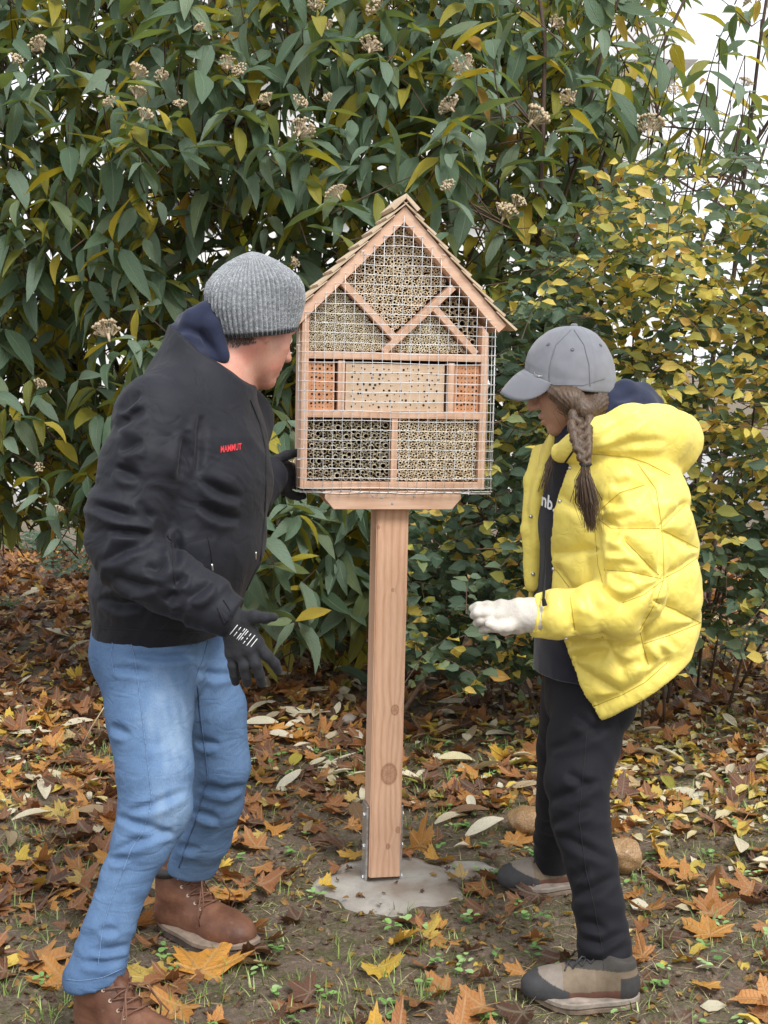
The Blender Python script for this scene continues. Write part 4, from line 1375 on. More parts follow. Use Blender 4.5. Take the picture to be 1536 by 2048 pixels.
# ----- head shared by both figures
def head_frame(fwd, roll=0.0):
    f = np.array(fwd, float); f /= np.linalg.norm(f)
    left = np.cross((0, 0, 1), f); left /= np.linalg.norm(left); up = np.cross(f, left)
    c_, s_ = math.cos(roll), math.sin(roll)
    return np.stack([f, left * c_ + up * s_, up * c_ - left * s_], 1)
def add_head(F, o, M, S, female=False):
    T = lambda x, y, z: o + M @ (np.array((x, y, z)) * S)
    F.ell(T(-.012, 0, .035), np.array((.096, .077, .088)) * S, M, .02)
    F.ell(T(.030, 0, -.030), np.array((.062, .058, .080)) * S, M, .03)
    for y in (-1, 1):
        F.cone(T(-.008, .055 * y, -.045), .020 * S, T(.066, .015 * y, -.100), .016 * S, .03)
        F.cone(T(.050, .036 * y, -.030), .030 * S, T(.058, .026 * y, -.062), .024 * S, .02)
        F.cone(T(.079, .034 * y, .020), .011 * S, T(.086, .006 * y, .016), .011 * S, .015)
    F.ell(T(.074, 0, -.102), np.array((.018, .020, .015)) * S, M, .016)
    F.cone(T(.088, 0, .008), .008 * S, T(.111, 0, -.032), .0105 * S, .012)
    for y in (-1, 1):
        F.cone(T(.096, .011 * y, -.037), .0085 * S, T(.100, .009 * y, -.036), .0085 * S, .007)
        F.ell(T(.096, .031 * y, -.001), np.array((.017, .016, .012)) * S, M, .012, 'sub')
        F.ell(T(.074, .031 * y, -.002), np.array((.0135, .0145, .0125)) * S, M, .004)
    F.cone(T(.086, -.017, -.066), .0062 * S, T(.094, 0, -.0635), .0078 * S, .008).cone(T(.086, .017, -.066), .0062 * S, T(.094, 0, -.0635), .0078 * S, .008)
    F.cone(T(.084, -.014, -.0765), .0070 * S, T(.0905, 0, -.0775), .0086 * S, .008).cone(T(.084, .014, -.0765), .0070 * S, T(.0905, 0, -.0775), .0086 * S, .008)
    for y in (-1, 1):
        F.cone(T(.087, .019 * y, -.0712), .0016 * S, T(.101, 0, -.0703), .0018 * S, .003, op='sub')
        E = M @ np.array(Euler((0, R(-14), R(16 * y))).to_matrix())
        F.ell(T(-.012, .078 * y, -.012), np.array((.019, .0065, .032)) * S, E, .004)
        F.ell(T(-.008, .084 * y, -.008), np.array((.010, .005, .018)) * S, E, .003, 'sub')
        F.ell(T(-.004, .076 * y, -.038), np.array((.008, .0065, .009)) * S, E, .005)
    return T
def axis3(lo, hi, f0, f1, h, H):
    a = [lo]
    while a[-1] < hi: a.append(a[-1] + (h if f0 - h <= a[-1] <= f1 else H))
    return np.array(a)
def eyes(T, S, M, parent):
    for y in (-1, 1):
        bm = bmesh.new(); bmesh.ops.create_uvsphere(bm, u_segments=12, v_segments=8, radius=.0128 * S)
        me = bpy.data.meshes.new('eye'); bm.to_mesh(me); bm.free()
        e = link('eye', me, M_eye, parent); e.location = T(.0765, .031 * y, -.0035)
        b = MB(); q = T(.0765, .031 * y, -.0035); fw = Vector(M[:, 0]) * S
        b.tube([fw * .0115, fw * .0135], .0055 * S, 10); b.build('iris', M_iris, e)
def tube_ring(c, u, v, ru, rv, r, n=40, m=8):
    b = MB(); c, u, v = Vector(c), Vector(u), Vector(v); w = u.cross(v).normalized()
    V, F = [], []
    for i in range(n):
        a = 2 * math.pi * i / n; d = u * math.cos(a) * ru + v * math.sin(a) * rv; e = d.normalized()
        for k in range(m):
            t_ = 2 * math.pi * k / m
            V.append(c + d + (e * math.cos(t_) + w * math.sin(t_)) * r)
    for i in range(n):
        for k in range(m): F.append((i * m + k, ((i + 1) % n) * m + k, ((i + 1) % n) * m + (k + 1) % m, i * m + (k + 1) % m))
    b.add(V, F); return b
def grid_at(o, rot): return Matrix.Translation(o) @ rot

# ----- footwear, in its own frame: heel at the origin, toe along +x
def shoe_frame(heel, toe):
    d = Vector(toe) - Vector(heel); d.z = 0; L = d.length; d.normalize()
    return Matrix.Translation(Vector(heel)) @ Matrix.Rotation(math.atan2(d.y, d.x), 4, 'Z'), L
def sole_outline(L, W):
    pts = []
    for i in range(40):
        a = 2 * math.pi * i / 40
        x = (0.5 + 0.5 * math.cos(a)) * L
        u = x / L
        w = W * (0.36 + 0.16 * math.sin(math.pi * min(1, u * 1.05)) + 0.10 * math.exp(-((u - .68) / .2) ** 2) - 0.05 * math.exp(-((u - .38) / .15) ** 2))
        s_ = math.sin(a)
        pts.append((x, w * math.copysign(abs(s_) ** 0.62, s_) * 1.02))
    return pts
def make_sole(name, L, W, h, m, parent, M4, toe_spring=0.012, grow=0.0, z0=0.0):
    o_ = sole_outline(L, W); b = MB(); n = len(o_); V = []
    cx_ = L / 2
    for z, g in ((z0, 0.94), (z0 + h * .25, 1.0), (z0 + h * .8, 1.0), (z0 + h, 0.96)):
        for x, y in o_:
            sp = toe_spring * max(0, (x / L - .7) / .3) ** 2
            V.append(M4 @ Vector((cx_ + (x - cx_) * (g + grow), y * (g + grow), z + sp)))
    F = [tuple(range(n))[::-1], tuple(range(3 * n, 4 * n))]
    for k in range(3):
        for i in range(n): F.append((k * n + i, k * n + (i + 1) % n, (k + 1) * n + (i + 1) % n, (k + 1) * n + i))
    b.add(V, F); return b.build(name, m, parent, smooth=False)
t = NT('brown_boot_leather')
c = t.ramp(t.noise(16, 5, 0.6), [(0.3, (0.085, 0.036, 0.022)), (0.55, (0.155, 0.068, 0.040)), (0.78, (0.235, 0.115, 0.07))])
c = t.mix(t.ramp(t.noise(38, 5), [(0.62, 0.0), (0.78, 0.45)]), c, (0.30, 0.22, 0.16))
t.set(base=c, rough=0.55, spec=0.35); t.bump(t.noise(120, 5), 0.3, 0.003)
M_leather = t.m
M_padded = simple('dark_padded_collar', (0.022, 0.019, 0.020), 0.5, bump=0.2)
M_welt = simple('muddy_midsole', (0.22, 0.165, 0.125), 0.8, var=0.3, bump=0.4, bscale=60)
M_outsole = simple('dark_muddy_outsole', (0.10, 0.075, 0.06), 0.85, var=0.4, bump=0.5, bscale=50)
M_lace = simple('brown_boot_lace', (0.16, 0.075, 0.045), 0.7)
M_eyelet = simple('brass_eyelet', (0.45, 0.34, 0.24), 0.4, 0.6)
def boot(heel, toe, parent, top=0.178):
    M4, L = shoe_frame(heel, toe)
    L = 0.305
    F = Field.uni((-.03, -.08, .015), (L + .02, .08, .215), 0.004)
    F.chain([((.045, 0, .055), .040), ((.13, 0, .050), .041), ((.205, 0, .040), .046), ((.255, 0, .034), .040)], .02)
    F.ell((.225, 0, .050), (.074, .050, .040), None, .02)
    F.chain([((.05, 0, .05), .045), ((.062, 0, .12), .047), ((.060, 0, .175), .052)], .03)
    F.cone((.075, 0, .115), .036, (.165, 0, .070), .030, .03)
    F.plane((0, 0, .024), (0, 0, -1)); F.plane((0, 0, top), (0, 0, 1), .004)
    P, Q = F.mesh(2); N = vnormals(P, Q)
    P = P + N * (0.0022 * folds(P, [(.05, 0, .02), (.06, 0, .2)], (26, 9), 3)[:, None] * (P[:, 2] > .07)[:, None])
    br = empty('boot'); br.parent = parent
    W = np.array(M4)
    tw = lambda P: P @ W[:3, :3].T + W[:3, 3]
    up = skin('upper', tw(P), Q, M_leather, br)
    make_sole('midsole', L + .008, 0.128, 0.016, M_welt, br, M4, z0=.017)
    make_sole('outsole', L + .004, 0.122, 0.0168, M_outsole, br, M4, z0=0.0)
    c_ = M4 @ Vector((.058, 0, top - .012)); R3 = M4.to_3x3()
    tube_ring(c_ + R3 @ Vector((-.006, 0, -.006)), R3 @ Vector((1, 0, .1)), R3 @ Vector((0, 1, 0)), .0455, .0475, .0145).build('padded_collar', M_padded, br, smooth=True)
    # tongue, laces, eyelets
    b = MB(); b.tube([M4 @ Vector(p) for p in ((.155, 0, .092), (.122, 0, .128), (.104, 0, top - .004))], [.014, .018, .016], 8); b.build('tongue', M_leather, br, smooth=True)
    bv = BVHTree.FromPolygons([tuple(p) for p in P], [tuple(map(int, q)) for q in Q])
    def snap(p, off=.003):
        h = bv.find_nearest(Vector(p)); return M4 @ (h[0] + h[1] * off)
    rows = [q for q in [(.178, .090, .016), (.160, .104, .020), (.142, .120, .025), (.127, .138, .029), (.118, .157, .031), (.113, .173, .033)] if q[1] < top - .002]
    for s in (-1, 1):
        for (x, z, y) in rows:
            p = snap((x - .012, s * (y + .012), z), .0005); q = snap((x - .012, s * (y + .012), z), .0025)
            b = MB(); b.tube([p, q], .0042, 8); b.build('eyelet', M_eyelet, br)
    for k in range(len(rows) - 1):
        for s in (-1, 1):
            a_, b2 = rows[k], rows[k + 1]
            p0 = snap((a_[0] - .012, s * (a_[2] + .012), a_[1])); p2 = snap((b2[0] - .012, -s * (b2[2] + .012), b2[1]))
            mid_ = M4 @ Vector(((a_[0] + b2[0]) / 2 + .016, 0, (a_[1] + b2[1]) / 2 + .012))
            b = MB(); b.tube([p0, (p0 + mid_) / 2 + Vector((0, 0, .003)), mid_, (p2 + mid_) / 2 + Vector((0, 0, .003)), p2], .0019, 5); b.build('lace', M_lace, br, smooth=True)
    top_ = M4 @ Vector((.145, 0, min(.165, top)))
    rr_ = random.Random(4)
    for s in (-1, 1):
        for e in (0, 1):
            pts = [top_, top_ + R3 @ Vector((.025, s * .03, -.005 - .01 * e)), top_ + R3 @ Vector((.045, s * (.045 + .02 * e), -.05 - .02 * e)), top_ + R3 @ Vector((.035, s * .05, -.085 - .02 * e))]
            b = MB(); b.tube(pts, .0019, 5); b.build('lace', M_lace, br, smooth=True)
    return br, M4
t = NT('hiking_shoe_upper')
c = t.mix(0.5, t.attr('tintc', 'Color'), t.ramp(t.noise(60, 4), [(0.3, (0.65, 0.62, 0.58)), (0.7, (1.1, 1.1, 1.1))]), 'MULTIPLY')
t.set(base=c, rough=0.75, spec=0.25); t.bump(t.noise(300, 3), 0.3, 0.002)
M_hike = t.m
M_sole_g = simple('dirty_grey_sole', (0.24, 0.20, 0.165), 0.8, var=0.35, bump=0.5, bscale=60)
M_sole_m = simple('mud_caked_outsole', (0.17, 0.125, 0.09), 0.9, var=0.4, bump=0.7, bscale=45)
M_lace_d = simple('dark_grey_lace', (0.035, 0.036, 0.04), 0.7)
def hiking_shoe(heel, toe, parent, L=0.236):
    M4, _ = shoe_frame(heel, toe)
    F = Field.uni((-.03, -.07, .012), (L + .02, .07, .15), 0.0024)
    F.chain([((.04, 0, .048), .034), ((.11, 0, .045), .036), ((.175, 0, .036), .040), ((.215, 0, .030), .034)], .02)
    F.ell((.19, 0, .042), (.066, .043, .034), None, .02)
    F.chain([((.04, 0, .045), .037), ((.045, 0, .095), .036)], .02)
    F.cone((.065, 0, .080), .030, (.14, 0, .062), .027, .025)
    F.plane((0, 0, .022), (0, 0, -1)); F.plane((0, 0, .10), (-.25, 0, 1), .004)
    P, Q = F.mesh(2)
    x, y, z = P.T / 1.0
    C = np.tile((0.20, 0.155, 0.11), (len(P), 1))                                 # beige mesh
    u = x / L
    C[u < .42] = (0.17, 0.13, 0.09)
    C[(z < .050 - .012 * u) & (u > .12) & (u < .72)] = (0.13, 0.062, 0.045)     # brown side band
    C[(u < .20) & (z < .075)] = (0.05, 0.048, 0.048)                               # heel cup
    toe_cap = (u > .74 + .9 * np.maximum(0, z - .03)) & (z < .064 + (u - .86) * .25)
    C[(u > .66) & (z < .045 + .10 * (u - .66))] = (0.055, 0.055, 0.058)             # rubber rand
    C[(u > .72) & (z >= .045 + .10 * (u - .66))] = (0.24, 0.205, 0.175)
    C[u > .93] = (0.055, 0.055, 0.058)
    C[z > .088] = (0.06, 0.055, 0.05)
    W = np.array(M4); tw = lambda P: P @ W[:3, :3].T + W[:3, 3]
    br = empty('hiking_shoe'); br.parent = parent
    skin('upper', tw(P), Q, M_hike, br, {'tintc': C})
    make_sole('midsole', L + .004, 0.112, 0.0145, M_sole_g, br, M4, z0=.014, toe_spring=.014)
    make_sole('outsole', L, 0.106, 0.0138, M_sole_m, br, M4, z0=0.0, toe_spring=.014)
    bv = BVHTree.FromPolygons([tuple(p) for p in P], [tuple(map(int, q)) for q in Q])
    def snap(p, off=.002):
        h = bv.find_nearest(Vector(p)); return M4 @ (h[0] + h[1] * off)
    for k in range(4):
        x0, z0 = .165 - .018 * k, .085 + .009 * k
        for s in (-1, 1):
            b = MB(); b.tube([snap((x0, s * .024, z0)), snap((x0 - .009, 0, z0 + .012), .003), snap((x0 - .018, -s * .024, z0 + .008))], .002, 5); b.build('lace', M_lace_d, br, smooth=True)
    for s in (-1, 1):
        b = MB(); p = snap((.118, 0, .11), .004)
        b.tube([p, p + M4.to_3x3() @ Vector((.012, s * .02, .012)), p + M4.to_3x3() @ Vector((.028, s * .028, -.006))], .0018, 5); b.build('lace', M_lace_d, br, smooth=True)
    return br
def glove(name, wrist, palm, fingers, thumb, m, parent, h=0.0022, k=.008, shrink=1.0):
    """wrist, palm: lists of (point, radius); fingers: lists of (point, radius) from knuckle to tip"""
    allp = np.array([p for p, r in wrist + palm + sum(fingers, []) + thumb])
    F = Field.uni(allp.min(0) - .045, allp.max(0) + .045, h)
    F.chain(wrist, .012)
    for a in range(len(palm)):
        for b_ in range(a + 1, len(palm)): F.cone(palm[a][0], palm[a][1], palm[b_][0], palm[b_][1], k * .6)
    for w_ in wrist[-1:]:
        for q in palm: F.cone(w_[0], w_[1] * .8, q[0], q[1], k)
    for fg in fingers: F.chain(fg, .004)
    F.chain(thumb, .007)
    P, Q = F.mesh(1); N = vnormals(P, Q)
    P = P + N * (0.0008 * noise(P * 110))[:, None]
    return skin(name, P, Q, m, parent), P, Q
# ------------------------------------------------------------------ person in black jacket and knitted cap
man = None
PHI = R(14)
f_m = np.array((math.cos(PHI), -math.sin(PHI), 0)); w_m = np.array((-math.sin(PHI), -math.cos(PHI), 0))   # facing, right-hand side
HO = px(508, 668, 3.03)                       # head origin: eye level, between the ears
HM = head_frame((math.cos(R(38)) * math.cos(R(22)), math.sin(R(38)) * math.cos(R(22)), -math.sin(R(22))), R(-4))
HO = px(504, 652, 3.03)
hipN, kneeN, ankN = px(292, 1310, 2.85), px(312, 1610, 2.73), px(188, 1955, 2.635)
hipF, kneeF, ankF = px(372, 1310, 3.03), px(443, 1545, 3.03), px(376, 1740, 3.15)
shN, elN, wrN = px(300, 835, 2.79), px(240, 1085, 2.72), px(452, 1228, 2.665)
shF, elF, wrF = px(475, 845, 3.17), px(440, 1010, 3.27), px(532, 952, 3.41)
pel, chest, neck = px(308, 1290, 2.93), px(392, 930, 2.97), px(440, 765, 2.99)
# body: one continuous skin, fine at the head
z0 = HO[2]
F = Field(axis3(-.75, -.02, HO[0] - .13, HO[0] + .14, .0026, .012), axis3(2.5, 3.6, HO[1] - .13, HO[1] + .14, .0026, .012), axis3(0.05, 1.66, z0 - .17, z0 + .14, .0026, .012))
T_m = add_head(F, HO, HM, 1.0)
F.cone(neck, .062, T_m(-.022, 0, -.055), .055, .03)
F.chain([(pel, .085, 1.4), (chest, .12, 1.5), (px(420, 820, 2.98), .085, 1.9), (neck, .06, 1.2)], .03, w_m)
for a, b, c in ((shN, elN, wrN), (shF, elF, wrF)): F.chain([(a, .058), (b, .042), (c, .031)], .03)
for a, b, c in ((hipN, kneeN, ankN), (hipF, kneeF, ankF)): F.chain([(a, .070), (b, .040), (c, .034)], .02)
P, Q = F.mesh(1)
man = link('person', mesh('person', P, Q, M_skin_m, True))
tag(man, 'person in black jacket, blue jeans and grey knitted cap bending towards the insect hotel', 'person')
eyes(T_m, 1.0, HM, man)
# short hair at the nape and temple
F = Field.uni(HO - .15, HO + .15, .003)
F.ell(T_m(-.016, 0, .028), (.098, .081, .090), HM, .0)
F.cone(T_m(-.075, 0, -.02), .038, T_m(-.062, 0, -.065), .034, .02)
for y in (-1, 1): F.cone(T_m(.010, .070 * y, -.002), .011, T_m(.006, .0705 * y, -.028), .006, .01)
F.ell(T_m(.04, 0, -.06), (.085, .0715, .075), HM, .006, 'sub')
F.ell(T_m(-.012, -.08, -.03), (.022, .02, .034), HM, .006, 'sub')
P, Q = F.mesh(1); skin('hair', P, Q, M_hair_m, man)
bb_ = BVHTree.FromPolygons([tuple(p) for p in np.array([v.co[:] for v in man.data.vertices])], [tuple(p.vertices) for p in man.data.polygons])
b = MB(); rh = np.random.default_rng(8)
for k in range(1500):            # cropped hair below the cap, thinning downwards
    x_ = rh.uniform(436, 512); lim = 692 - abs(x_ - 470) * .22
    y_ = 655 + (lim - 655) * rh.random() ** 1.5
    p = surf(bb_, x_, y_, -.0005)
    if p is None: continue
    b.tube([p, p + Vector((-.0015 + rh.normal(0, .0008), -.0022, -.0045 - .003 * rh.random()))], [.00055, .0002], 3, False)
tag(b.build('cropped_hair', M_hair_m, man), kind='stuff')
# knitted cap: ribbed dome with a dark edge
t = NT('grey_melange_knit')
vec = t.mapping((1, 1, 1)); n1 = t.noise(170, 3, 0.7); n2 = t.noise(520, 2, 0.6); n3 = t.noise(9, 3)
hgt = t.attr('along'); grv = t.attr('groove')
yarn = t.math('ADD', t.math('MULTIPLY', n1, 0.6), t.math('MULTIPLY', n2, 0.5))
c = t.ramp(yarn, [(0.38, (0.055, 0.06, 0.072)), (0.55, (0.20, 0.215, 0.235)), (0.72, (0.56, 0.59, 0.61))])
c = t.mix(t.math('MULTIPLY', hgt, 0.35), c, (0.36, 0.38, 0.40))
c = t.mix(t.ramp(grv, [(0.0, 0.0), (1.0, 0.35)]), c, (0.05, 0.055, 0.065))  # rib grooves painted darker, shade between the ribs put into the yarn colour
c = t.mix(t.ramp(hgt, [(0.045, 1.0), (0.07, 0.0)], 'LINEAR'), c, (0.012, 0.012, 0.014))
t.set(base=c, rough=0.9, spec=0.1, sheen=0.5); t.bump(t.math('ADD', n1, n2), 0.7, 0.003)
M_knit = t.m
A0, A1 = px(517, 668, 3.015), px(503, 503, 3.00)
cap_up = (A1 - A0); CH = np.linalg.norm(cap_up); cap_up = cap_up / CH
cu_ = np.array((math.cos(R(30)), math.sin(R(30)), 0.0)); cu_ -= cap_up * (cu_ @ cap_up); cu_ /= np.linalg.norm(cu_); cv_ = np.cross(cap_up, cu_)
prof = [(0.0, .094), (.04, .0975), (.15, .102), (.38, .1075), (.55, .105), (.66, .097), (.77, .079), (.87, .056), (.94, .034), (.985, .014), (1.0, .002)]
V, Fc, AL, GR = [], [], [], []
NA, NR, RIBS = 420, 70, 58
for i in range(NR + 1):
    u = i / NR
    r0 = np.interp(u, [p[0] for p in prof], [p[1] for p in prof])
    for k in range(NA):
        a = 2 * math.pi * k / NA
        rb = math.cos(RIBS * a + 0.25 * math.sin(9 * u))
        g = 0.0021 * (rb if rb > -.2 else -.2 + 1.6 * (rb + .2)) * min(1, r0 / .05)
        kn = 0.0007 * math.sin(u * 190 + (k % 2) * 1.5) * min(1, r0 / .05)
        sg = 0.004 * math.sin(2 * a + 4 * u) + 0.003 * math.sin(3 * a + 7 * u)
        r1 = r0 + g + kn + sg * min(1, r0 / .06)
        p = A0 + cap_up * (u * CH) + cu_ * (r1 * 1.0 * math.cos(a)) + cv_ * (r1 * .90 * math.sin(a)) - cu_ * .006 * (1 - u)
        V.append(p); AL.append(u); GR.append(max(0, -rb))
for i in range(NR):
    for k in range(NA):
        Fc.append((i * NA + k, i * NA + (k + 1) % NA, (i + 1) * NA + (k + 1) % NA, (i + 1) * NA + k))
beanie = link('knitted_cap', mesh('knitted_cap', np.array(V), np.array(Fc), M_knit, True, {'along': np.array(AL), 'groove': np.array(GR)}), None, man)
sd_ = beanie.modifiers.new('thick', 'SOLIDIFY'); sd_.thickness = 0.004; sd_.offset = -1
# navy hood lying on the neck
F = Field.uni(px(300, 780, 2.80) - .02, px(500, 590, 3.25) + .02, .004)
hp = [px(412, 770, 2.90, 24), px(378, 712, 2.92, 25), px(366, 672, 2.97, 26), px(382, 652, 3.05, 26), px(410, 662, 3.12, 26)]
F.chain(hp, .02)
F.chain([px(372, 690, 2.94, 26), px(386, 640, 2.945, 20), px(412, 622, 2.95, 15), px(425, 650, 2.94, 16), px(448, 715, 2.94, 14), px(470, 770, 2.95, 14)], .016)
F.cone(*px(412, 715, 2.98, 44), *px(428, 660, 3.0, 34), .03)
F.chain([px(412, 622, 2.97, 14), px(418, 628, 3.05, 14), px(440, 690, 3.12, 16), px(480, 790, 3.12, 18)], .016)
F.cone(T_m(-.03, 0, -.16), .053, T_m(-.01, 0, .02), .062, .012, op='sub')
P, Q = F.mesh(1); N = vnormals(P, Q)
P = P + N * (0.0035 * (0.5 - np.abs(noise(P * 22))) + creases(P, N, [[(345, 668), (372, 655), (405, 660), (440, 720)], [(355, 700), (380, 680), (410, 700)]], 7, .006))[:, None]
skin('hoodie', P, Q, M_navy, man)

# jacket
F = Field.uni((-.72, 2.50, .74), (-.02, 3.50, 1.58), .0038)
F.chain([px(303, 1275, 2.92, 108) + (1.32,), px(330, 1185, 2.93, 138) + (1.3,), px(370, 1080, 2.95, 147) + (1.3,), px(390, 950, 2.97, 142) + (1.38,), px(398, 860, 2.98, 118) + (1.6,), px(402, 800, 2.98, 80) + (1.9,)], .03, w_m)
F.cone(*px(395, 800, 2.98, 96), *px(420, 745, 2.985, 82), .04)
F.cone(*px(315, 830, 2.82, 78), *px(395, 790, 2.95, 78), .05)
F.chain([px(308, 840, 2.80, 78), px(287, 930, 2.77, 80), px(252, 1030, 2.735, 74), px(234, 1085, 2.72, 62), px(262, 1122, 2.705, 62), px(340, 1165, 2.685, 60), px(410, 1203, 2.67, 53), px(458, 1229, 2.662, 45)], .022)
F.chain([px(470, 840, 3.15, 75), px(445, 1000, 3.25, 62), px(490, 985, 3.33, 54), px(533, 955, 3.40, 42)], .022)
# collar: stands up round the neck, open at the front
cA, cB = px(392, 800, 2.97), px(424, 690, 2.985)
F.cone(cA, 102 * mpp(2.98), cB, 90 * mpp(2.98), .03)
cax = (cB - cA) / np.linalg.norm(cB - cA)
cutn = np.array((-0.62, 0.0, 0.78)); cutn /= np.linalg.norm(cutn)
ncut = np.array(at(345, 652, 2.98)) ; ncut2 = np.array(at(530, 792, 2.98)); dd = ncut2 - ncut; cutn = np.array((-dd[2], 0, dd[0])); cutn /= np.linalg.norm(cutn); cutn = cutn * (1 if cutn[2] > 0 else -1)
# collar top plane, only above the shoulders
sl = (slice(None),) * 3; x, y, z = F.pts(sl)
d = (x - ncut[0]) * cutn[0] + (z - ncut[2]) * cutn[2]
near_neck = np.sqrt((x - cB[0]) ** 2 + (y - cB[1]) ** 2 * .6)
F.f = np.maximum(F.f, np.where(near_neck < .22, d, -1)).astype(np.float32)
F.cone(px(425, 800, 2.98), .056, px(462, 640, 2.995), .086, .006, op='sub')
# hem and cuff ends
F.plane(px(300, 1266, 2.93), (0.02, 0, -1), .004)
cd = (wrN - px(340, 1165, 2.685)); cd /= np.linalg.norm(cd)
P0 = px(468, 1236, 2.66)
x, y, z = F.pts(sl)
F.f = np.where((np.abs(x - P0[0]) < .09) & (y < 2.78) & (z < P0[2] + .09), np.maximum(F.f, (x - P0[0]) * cd[0] + (y - P0[1]) * cd[1] + (z - P0[2]) * cd[2]), F.f).astype(np.float32)
P, Q = F.mesh(2); N = vnormals(P, Q)
armax = [px(308, 840, 2.80), px(234, 1085, 2.72), px(458, 1229, 2.66)]
on_arm = np.zeros(len(P), bool)
dA = np.full(len(P), 1e9)
for a, b in zip(armax[:-1], armax[1:]):
    ba = b - a; h_ = np.clip(((P - a) @ ba) / (ba @ ba), 0, 1); dA = np.minimum(dA, np.linalg.norm(P - a - h_[:, None] * ba, axis=1))
arm_w = np.clip((.095 - dA) / .03, 0, 1)
fa = folds(P, armax, (21, 7), 2.0); ft = folds(P, [px(300, 1270, 2.93), px(395, 850, 2.97)], (9, 6), 5.0)
near_el = np.exp(-(np.linalg.norm(P - px(262, 1090, 2.70), axis=1) / .13) ** 2)
disp = arm_w * fa * (.0115 + .009 * near_el) + (1 - arm_w) * ft * .0095 + .0025 * folds(P, armax, (40, 14), 7.0)
CR = [[(189, 1010), (248, 1033), (306, 1040)], [(215, 1059), (257, 1062), (303, 1072)], [(274, 1004), (290, 1022), (308, 1040)], [(202, 1127), (248, 1095), (303, 1082)],
      [(228, 1153), (287, 1179), (320, 1166)], [(290, 1134), (310, 1150), (335, 1120)], [(342, 1173), (375, 1153)], [(378, 1199), (423, 1166)], [(330, 1205), (365, 1180)],
      [(231, 858), (262, 830), (290, 818)], [(238, 826), (280, 783)], [(371, 861), (368, 903), (360, 960)], [(404, 831), (397, 903), (392, 950)], [(240, 905), (285, 880)], [(230, 935), (280, 955)],
      [(395, 1010), (440, 1035), (480, 1040)], [(400, 960), (450, 990), (482, 998)], [(200, 1195), (240, 1215), (290, 1205)], [(355, 1060), (350, 1140)]]
disp = disp + creases(P, N, CR, 8.5, .0125)
P = P + N * disp[:, None]
P = lap(P, Q, .12)
jk = skin('jacket', P, Q, M_shell, man)
bj = bvh_of(jk)
# zip, pocket zip, seams, cuff tab, lettering
surf_line(bj, [(500, 800), (520, 850), (531, 900), (532, 960), (528, 1040), (520, 1120), (492, 1180)], .0022, 'zip', M_black, jk)
surf_line(bj, [(416, 1075), (422, 1105), (424, 1128)], .0016, 'pocket_zip', M_black, jk)
surf_line(bj, [(423, 1128), (425, 1141)], .0026, 'zip_pull', M_silver, jk, 4)
surf_line(bj, [(511, 1104), (511, 1118)], .0024, 'zip_pull', M_silver, jk, 4)
surf_line(bj, [(193, 1256), (250, 1258), (320, 1262), (400, 1266)], .0012, 'hem_seam', M_black, jk)
surf_line(bj, [(415, 690), (445, 735), (468, 775)], .0013, 'collar_seam', M_black, jk)
surf_line(bj, [(436, 1216), (440, 1226), (447, 1243), (450, 1247), (462, 1222), (447, 1200)], .0022, 'cuff_tab', M_shell, jk)
surf_line(bj, [(343, 1070), (346, 1140), (352, 1180)], .001, 'side_seam', M_black, jk)
lettering(bj, 'MAMMUT', (440, 905), (42, -6), (0, -13), 'chest_lettering', M_red, jk)
# jeans
F = Field.uni((-.72, 2.48, .09), (-.24, 3.30, 1.16), .0050)
F.chain([px(302, 1235, 2.93, 106) + (1.35,), px(302, 1300, 2.93, 108) + (1.35,), px(310, 1345, 2.93, 98) + (1.35,)], .03, w_m)
F.chain([px(292, 1310, 2.855, 98), px(300, 1430, 2.80, 87), px(310, 1540, 2.75, 76), px(312, 1610, 2.73, 73), px(285, 1680, 2.705, 62), px(255, 1750, 2.685, 50), px(222, 1840, 2.66, 50), px(185, 1962, 2.632, 62)], .014)
F.chain([px(372, 1310, 3.02, 84), px(425, 1420, 3.03, 68), px(443, 1530, 3.03, 57), px(432, 1600, 3.06, 55), px(412, 1670, 3.10, 52), px(376, 1752, 3.15, 47)], .014)
x, y, z = F.pts(sl)
hA, hB = at(118, 1976, 2.632), at(247, 1951, 2.632); dd = hB - hA; nn = Vector((dd.z, 0, -dd.x)).normalized(); nn = -nn if nn.z > 0 else nn
F.f = np.where(y < 2.80, np.maximum(F.f, (x - hA.x) * nn.x + (z - hA.z) * nn.z), F.f).astype(np.float32)
hA, hB = at(328, 1738, 3.15), at(422, 1746, 3.15); dd = hB - hA; nn = Vector((dd.z, 0, -dd.x)).normalized(); nn = -nn if nn.z > 0 else nn
F.f = np.where((y > 2.95) & (z < .5), np.maximum(F.f, (x - hA.x) * nn.x + (z - hA.z) * nn.z), F.f).astype(np.float32)
P, Q = F.mesh(2); N = vnormals(P, Q)
uvp = vproj(P)
legN = [px(292, 1310, 2.855), px(312, 1610, 2.73), px(188, 1955, 2.635)]; legF = [px(372, 1310, 3.02), px(443, 1545, 3.03), px(376, 1740, 3.15)]
farm = P[:, 1] > 2.93
dsp = np.where(farm, folds(P, legF, (15, 6), 8.0), folds(P, legN, (15, 6), 4.0))
kb = np.exp(-(np.linalg.norm(P - px(290, 1660, 2.72), axis=1) / .13) ** 2) + np.exp(-((P[:, 2] - .22) / .10) ** 2) * .9 + np.exp(-((P[:, 2] - .98) / .09) ** 2) * .5
dsp = dsp * (.0034 + .0046 * kb)
